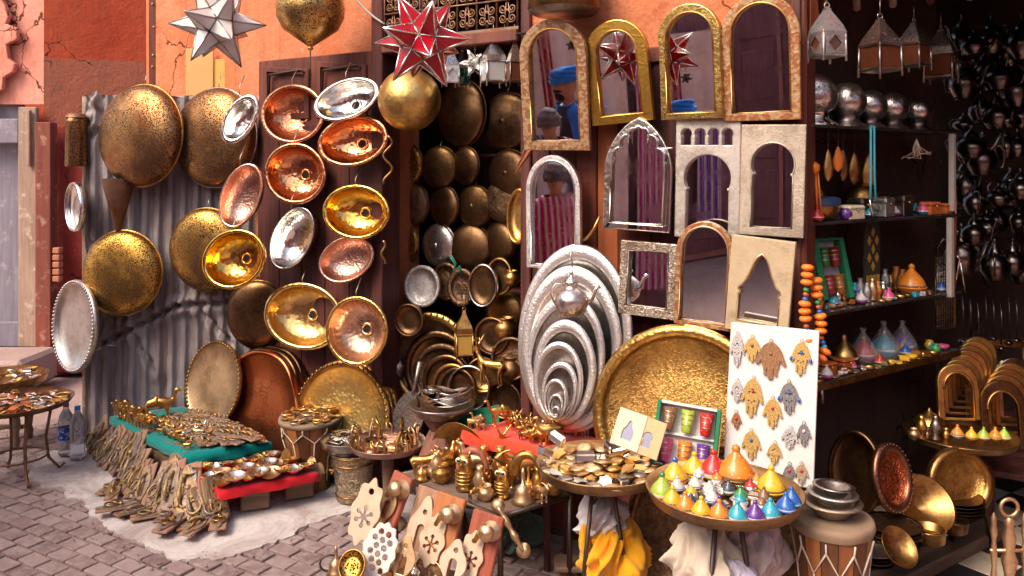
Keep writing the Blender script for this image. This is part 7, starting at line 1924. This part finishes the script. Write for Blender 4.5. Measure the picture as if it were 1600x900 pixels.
# big laced drum with stacked bowls
o, c, r = drum(1300, 806, 61, 2.66, 0, None, 'large laced goblet drum carrying stacked pewter bowls', [DRUMW[0], DRUMW[1], DRUMW[2], DRUMW[1]], zig=9, waist=.7)
BW2 = [(.001, 0), (.045, 0), (.055, .006), (.075, .035), (.08, .042), (.098, .044), (.1, .048), (.08, .05), (.07, .042), (.045, .01), (.001, .008)]
sizes = [(1.0, PEWTER2), (.82, SILVER_ENG), (.68, SILVER_OLD)]
zz = .003
for k, (s, m) in enumerate(sizes):
    solo('pewter_bowl', lathe_me('bowl3', BW2, 36), m, ('largest pewter bowl, lowest on the laced drum', 'middle etched bowl stacked on the laced drum', 'smallest bowl on top of the stack on the laced drum')[k], 'bowl', c + Vector((.004 * k - .003, 0, zz)), rz(20 * k) @ Matrix.Rotation(R(2 * k), 4, 'Y'), 'bowls on the laced drum', s)
    zz += .036 * s
solo('grey_jug', MB().lathe([(.001, -.05), (.05, -.05), (.06, .0), (.05, .04), (.03, .06)], 24).mesh(), SILVER_OLD, 'dark grey jug lying at the foot of the laced drum', 'jug', G(1235, 960, 0) + Vector((0, .12, .05)), rot(0, 70, 30))
# candlestick set at the lower right
o = thing('fireside_stand', 'brass fireside stand with ring handle at the lower right corner', 'stand', P(1577, 960, 2.5))
hS = (960 - 778) * 2.5 / FOC
obj('column', MB().lathe([(.05, 0), (.045, .02), (.016, .04), (.022, .1), (.014, .12), (.024, .17), (.014, .2), (.02, .24), (.012, hS - .09), (.016, hS - .075), (.008, hS - .06)], 22).mesh(), BRASS_PALE, o)
obj('ring_handle', MB().tube([(.027 * math.cos(t * PI / 12), 0, hS - .03 + .027 * math.sin(t * PI / 12)) for t in range(24)], .006, 7, closed=True).mesh(), BRASS_PALE, o)
obj('cross_arm', MB().tube([(-.06, 0, .2), (.06, 0, .2)], .006, 6).mesh(), BRASS_PALE, o)
for sx in (-.048, .048):
    obj('side_rod', MB().lathe([(.006, -.0), (.009, .03), (.006, .05), (.01, .09), (.006, .12), (.01, .16), (.006, .2), (.011, .23), (.007, .25), (.009, .27), (.001, .29)], 12, M=Matrix.Translation((sx, 0, .03))).mesh(), BRASS_PALE, o)
# ================================================================== the street behind the camera (seen in mirrors and metal)
SHUT = wood('wood_shutter_purple', (.3, .15, .16), (.15, .075, .085), 2, 4, .6)
stb = thing('street_building', 'low building across the street with dark wooden shutters and hanging textiles', 'building', (-4.3, 0, 0))
obj('plaster_wall', bx((-.3, -5, 0), (0, 3.7, 3.3)), plaster('plaster_dusk', (.5, .26, .2), (.6, .34, .27), (.3, .16, .14)), stb)
for k in range(9):
    y = -4.6 + k * .9
    sh_ = obj('shutter', bx((0.002, y, .1), (.05, y + .78, 2.7), .006), SHUT, stb)
    for j in range(3): obj('panel', bx((.05, y + .1, .25 + j * .8), (.07, y + .68, .9 + j * .8), .01), SHUT, sh_)
opp = thing('opposite_building', 'salmon plastered building behind the camera across the street', 'building', (0, -4.2, 0))
obj('plaster_wall', bx((-4.0, -.3, 0), (9, 0, 3.6)), PINK_W, opp)
for k in range(4):
    obj('doorway', bx((-2.4 + k * 2.4, 0.002, 0), (-1.2 + k * 2.4, .05, 2.3), .01), SHUT, opp)

def refl(px, py, mo, dist):
    M = mo.matrix_basis
    n = -(M.to_3x3() @ Vector((0, 1, 0))); c = M.translation + n * .01
    o_ = Vector((0, 0, EYE)); v = Vector(((px - 800) / FOC, 1, (HZN - py) / FOC)).normalized()
    t = (c - o_).dot(n) / v.dot(n)
    hit = o_ + v * t
    return hit + (v - 2 * v.dot(n) * n) * dist
# textiles
TX = [('magenta', (.42, .02, .16)), ('purple', (.16, .04, .3)), ('blue', (.05, .09, .42)), ('orange', (.85, .28, .02)), ('crimson', (.4, .02, .05)), ('yellow', (.7, .45, .05)), ('white', (.7, .66, .62)), ('teal', (.04, .25, .3))]
def striped(col):
    c = dict(TX)[col]
    def fn(t):
        w = t.wave(t.coords((1, 1, 1), rnd_off=False), 6.0, 1.0, 'BANDS', 3)
        k = t.mix(t.step(w, .35, .45), c, [min(1, q * .5 + .22) for q in c])
        k = t.mix(t.step(w, .82, .88), k, (.62, .5, .4))
        k = t.mix(t.step(t.voro(t.coords(1.0), 22), .12, .2), (.5, .36, .2), k)
        return t.set(color=k, rough=.9, spec=.1, normal=t.bump(t.noise(t.coords(1.0), 120), .4, .005))
    return mat('striped_' + col, fn)
def textile(c, w, h, col, label, ang):
    nx_, nz_ = 24, 10; vs, fs = [], []
    for j in range(nz_ + 1):
        for i in range(nx_ + 1):
            x = (i / nx_ - .5) * w
            vs.append((x, .02 * math.sin(i * 1.1 + j * .15) * (1.1 - j / nz_ * .5), -h * (1 - j / nz_)))
    for j in range(nz_):
        for i in range(nx_):
            k = j * (nx_ + 1) + i; fs.append((k, k + 1, k + nx_ + 2, k + nx_ + 1))
    solo('hanging_textile', MB().raw(vs, fs).mesh(), striped(col) if col != 'white' else cloth('textile_white', dict(TX)['white']), label, 'textile', c, rz(ang), 'textiles hung in the street')
tx_list = [(-4.1, 2.9, 2.4, .5, 1.6, 'magenta'), (-4.05, 2.3, 2.2, .45, 1.5, 'purple'), (-4.08, 1.2, 2.4, .35, 1.7, 'crimson'), (-4.1, .4, 2.3, .4, 1.6, 'purple'), (-4.05, -.5, 2.2, .5, 1.5, 'magenta'), (-4.1, -1.4, 2.4, .4, 1.6, 'purple')]
for q, (x, y, z, w, h, cn) in enumerate(tx_list):
    textile(Vector((x, y, z)), w, h, cn, f'{cn} textile hung on the shutters across the street, {words[q]} along', 90)
m8 = [o for o in bpy.data.objects if o.get('label', '').startswith('narrow round topped')][0]
for q, (x, y, w, h, cn, dist) in enumerate(((893, 285, .12, .6, 'orange', 3.6), (852, 350, .3, .7, 'blue', 3.6), (874, 355, .22, .5, 'purple', 3.7), (845, 395, .3, .4, 'white', 3.5), (862, 392, .2, .3, 'magenta', 3.4))):
    c = refl(x, y, m8, dist)
    textile(c + Vector((0, 0, h * .3)), w, h, cn, f'{cn} cloth hanging in the lane, seen in the narrow silver mirror', -56)
c = refl(893, 70, M1, 2.9)
star(0, 0, 60, 1.0, CLEARG, IRON, 'clear star lantern hanging in the lane, seen in the first arched mirror', SROT, .006, .3).location = c
textile(refl(880, 150, M1, 4.3) + Vector((0, 0, 1.0)), .75, 2.2, 'white', 'wide off-white hanging in the lane, seen in the first arched mirror', -54)
textile(refl(853, 100, M1, 3.9) + Vector((0, 0, .3)), .12, 1.4, 'crimson', 'narrow red and pink hanging in the lane, seen in the first arched mirror', -54)

# ---- two people standing in the lane, seen in the first arched mirror
SKIN = paint('skin_brown', (.42, .22, .14), .08, .55, 30, .1)
def remeshed(mb, vox, smooth=2):
    me_ = mb.mesh(); ob = bpy.data.objects.new('tmp', me_); COL.objects.link(ob)
    m = ob.modifiers.new('r', 'REMESH'); m.mode = 'VOXEL'; m.voxel_size = vox; m.use_smooth_shade = True
    s = ob.modifiers.new('s', 'SMOOTH'); s.factor = .5; s.iterations = smooth
    dg = bpy.context.evaluated_depsgraph_get(); dg.update()
    out = bpy.data.meshes.new_from_object(ob.evaluated_get(dg))
    bpy.data.objects.remove(ob); bpy.data.meshes.remove(me_)
    return out
def body_mesh(H_=1.72):
    s = H_ / 1.72; b = MB()
    b.ball((0, 0, 1.60 * s), (.074 * s, .094 * s, .115 * s), 20)                  # skull (face towards -y)
    b.ball((0, -.03 * s, 1.545 * s), (.056 * s, .062 * s, .066 * s), 16)          # jaw
    b.tube([(0, -.088 * s, 1.615 * s), (0, -.116 * s, 1.583 * s), (0, -.092 * s, 1.572 * s)], [.013 * s, .018 * s, .015 * s], 8)
    b.tube([(-.022 * s, -.088 * s, 1.545 * s), (.022 * s, -.088 * s, 1.545 * s)], .009 * s, 8)
    b.tube([(-.05 * s, -.078 * s, 1.64 * s), (.05 * s, -.078 * s, 1.64 * s)], .012 * s, 8)
    for sx in (1, -1): b.ball((sx * .076 * s, .01 * s, 1.595 * s), (.012 * s, .022 * s, .032 * s), 8)
    b.tube([(0, .012 * s, 1.54 * s), (0, .015 * s, 1.42 * s)], [.052 * s, .062 * s], 12)
    b.ball((0, .01 * s, 1.24 * s), (.165 * s, .105 * s, .21 * s), 20); b.ball((0, .01 * s, 1.0 * s), (.15 * s, .1 * s, .17 * s), 20)
    for sx in (1, -1):
        b.tube([(sx * .12 * s, .01 * s, 1.39 * s), (sx * .185 * s, .01 * s, 1.37 * s), (sx * .22 * s, .02 * s, 1.1 * s), (sx * .21 * s, -.06 * s, .86 * s)], [.06 * s, .056 * s, .043 * s, .03 * s], 10)
        b.ball((sx * .21 * s, -.075 * s, .80 * s), (.022 * s, .042 * s, .052 * s), 10)
        for f, (dy, L) in enumerate(((-.03, .07), (-.012, .08), (.006, .075), (.022, .06))):
            b.tube([(sx * .21 * s, (-.075 + dy) * s, .77 * s), (sx * .207 * s, (-.082 + dy) * s, (.77 - L * .6) * s), (sx * .2 * s, (-.078 + dy) * s, (.77 - L) * s)], [.010 * s, .009 * s, .007 * s], 6)
        b.tube([(sx * .205 * s, -.105 * s, .82 * s), (sx * .195 * s, -.13 * s, .79 * s), (sx * .19 * s, -.132 * s, .76 * s)], [.011 * s, .01 * s, .008 * s], 6)
        b.tube([(sx * .085 * s, .01 * s, .95 * s), (sx * .1 * s, 0, .5 * s), (sx * .1 * s, .02 * s, .08 * s)], [.088 * s, .06 * s, .042 * s], 12)
        b.tube([(sx * .1 * s, .04 * s, .035 * s), (sx * .105 * s, -.15 * s, .03 * s)], [.04 * s, .035 * s], 10)
    return remeshed(b, .0075 * s, 1)
def robe(z0, z1, r0, r1, m, par, name, seg=40, fold=.06, sy=.68, op=False):
    n = 14; prof = []
    b = MB(); vs, fs = [], []
    for j in range(n + 1):
        t = j / n; z = z0 + (z1 - z0) * t
        rr_ = r0 + (r1 - r0) * t ** .8
        if t > .86: rr_ *= 1 - 1.9 * (t - .86)
        for k in range(seg):
            a = 2 * PI * k / seg
            q = rr_ * (1 + fold * (1 - t) * math.sin(9 * a + 2 * t) + .02 * noise.noise((a * 2, t * 5, 1)))
            vs.append((q * math.cos(a), q * math.sin(a) * (sy + .1 * (1 - t)), z))
    for j in range(n):
        for k in range(seg):
            if op and abs((k + .5) / seg - .75) < .05: continue
            k2 = (k + 1) % seg; fs.append((j * seg + k, j * seg + k2, (j + 1) * seg + k2, (j + 1) * seg + k))
    return obj(name, b.raw(vs, fs).mesh(), m, par)
def sleeve(par, s, m, sx):
    return obj('sleeve', MB().tube([(sx * .1 * s, .01, 1.385 * s), (sx * .19 * s, .01, 1.365 * s), (sx * .225 * s, .02, 1.1 * s), (sx * .213 * s, -.05, .9 * s)], [.078 * s, .074 * s, .068 * s, .075 * s], 14, caps=False).mesh(), m, par)
hm = refl(884, 140, M1, 3.05)
HB = 1.72
man = thing('person', 'person in blue turban and blue robe with dark vest, seen in the first arched mirror', 'person', Vector((hm.x, hm.y, 0)), rz(-160))
BLUER = cloth('robe_blue', (.03, .16, .62)); VEST = cloth('vest_dark', (.03, .03, .05))
bme = body_mesh()
obj('body', bme, SKIN, man)
robe(.08, 1.45, .30, .19, BLUER, man, 'robe')
robe(.75, 1.44, .235, .205, VEST, man, 'vest', op=True)
obj('scarf', MB().tube([(-.09, .03, 1.43), (-.1, -.08, 1.35), (-.05, -.17, 1.1), (-.03, -.18, .85)], [.035, .04, .035, .03], 10).tube([(.09, .03, 1.43), (.1, -.08, 1.35), (.05, -.17, 1.1), (.03, -.18, .85)], [.035, .04, .035, .03], 10).mesh(), cloth('scarf_white', (.75, .76, .78)), man)
for sx in (1, -1): sleeve(man, 1, BLUER, sx)
tb = MB()
for k in range(5):
    tb.tube([((.092 + .012 * math.sin(k)) * math.cos(t * PI / 12), .004 + (.108 + .01 * math.cos(k)) * math.sin(t * PI / 12), 1.655 + k * .015 + .02 * math.sin(t * PI / 12 + k * 1.3)) for t in range(24)], .022, 8, closed=True)
tb.ball((0, .005, 1.69), (.09, .105, .06), 16)
obj('turban', tb.mesh(), cloth('turban_blue', (.02, .2, .68)), man)
bd = MB().ball((0, -.055, 1.515), (.052, .05, .05), 12).tube([(-.045, -.045, 1.56), (-.025, -.1, 1.56), (.025, -.1, 1.56), (.045, -.045, 1.56)], .012, 8)
obj('beard', bd.mesh(), cloth('beard_black', (.02, .015, .012), 200), man)
for sx in (1, -1): obj('eye', MB().ball((sx * .03, -.083, 1.612), (.012, .008, .007), 8).mesh(), paint('eye_dark', (.03, .02, .02), .1, .2), man)
hc = refl(856, 190, M1, 2.55)
HC = 1.5
kid = thing('person', 'person with short curly hair and pink top, seen in the first arched mirror', 'person', Vector((hc.x, hc.y, 0)), rz(-72))
kid.matrix_basis = kid.matrix_basis @ Matrix.Scale(HC / 1.72, 4)
obj('body', bme, SKIN, kid)
robe(.1, 1.45, .22, .19, cloth('trousers_dark', (.05, .05, .08)), kid, 'trousers')
robe(.78, 1.45, .215, .2, striped('magenta'), kid, 'top')
for sx in (1, -1): sleeve(kid, 1, striped('magenta'), sx)
hb = MB()
for k in range(240):
    a = k * 2.39996; zz_ = -.15 + 1.15 * (k + .5) / 240
    rr_ = math.sqrt(max(0, 1 - zz_ * zz_))
    x, y = rr_ * math.cos(a), rr_ * math.sin(a)
    if y < -.55 and zz_ < .5: continue
    hb.ball((x * .086, .015 + y * .1, 1.61 + zz_ * .115), .02 + .008 * ((k * .37) % 1), 6)
obj('hair', hb.mesh(), mat('hair_greyish', lambda t: t.set(color=t.mix(t.noise(t.coords(1.0), 60), (.06, .045, .05), (.2, .16, .17)), rough=.7, normal=t.bump(t.noise(t.coords(1.0), 200), .8, .01))), kid)
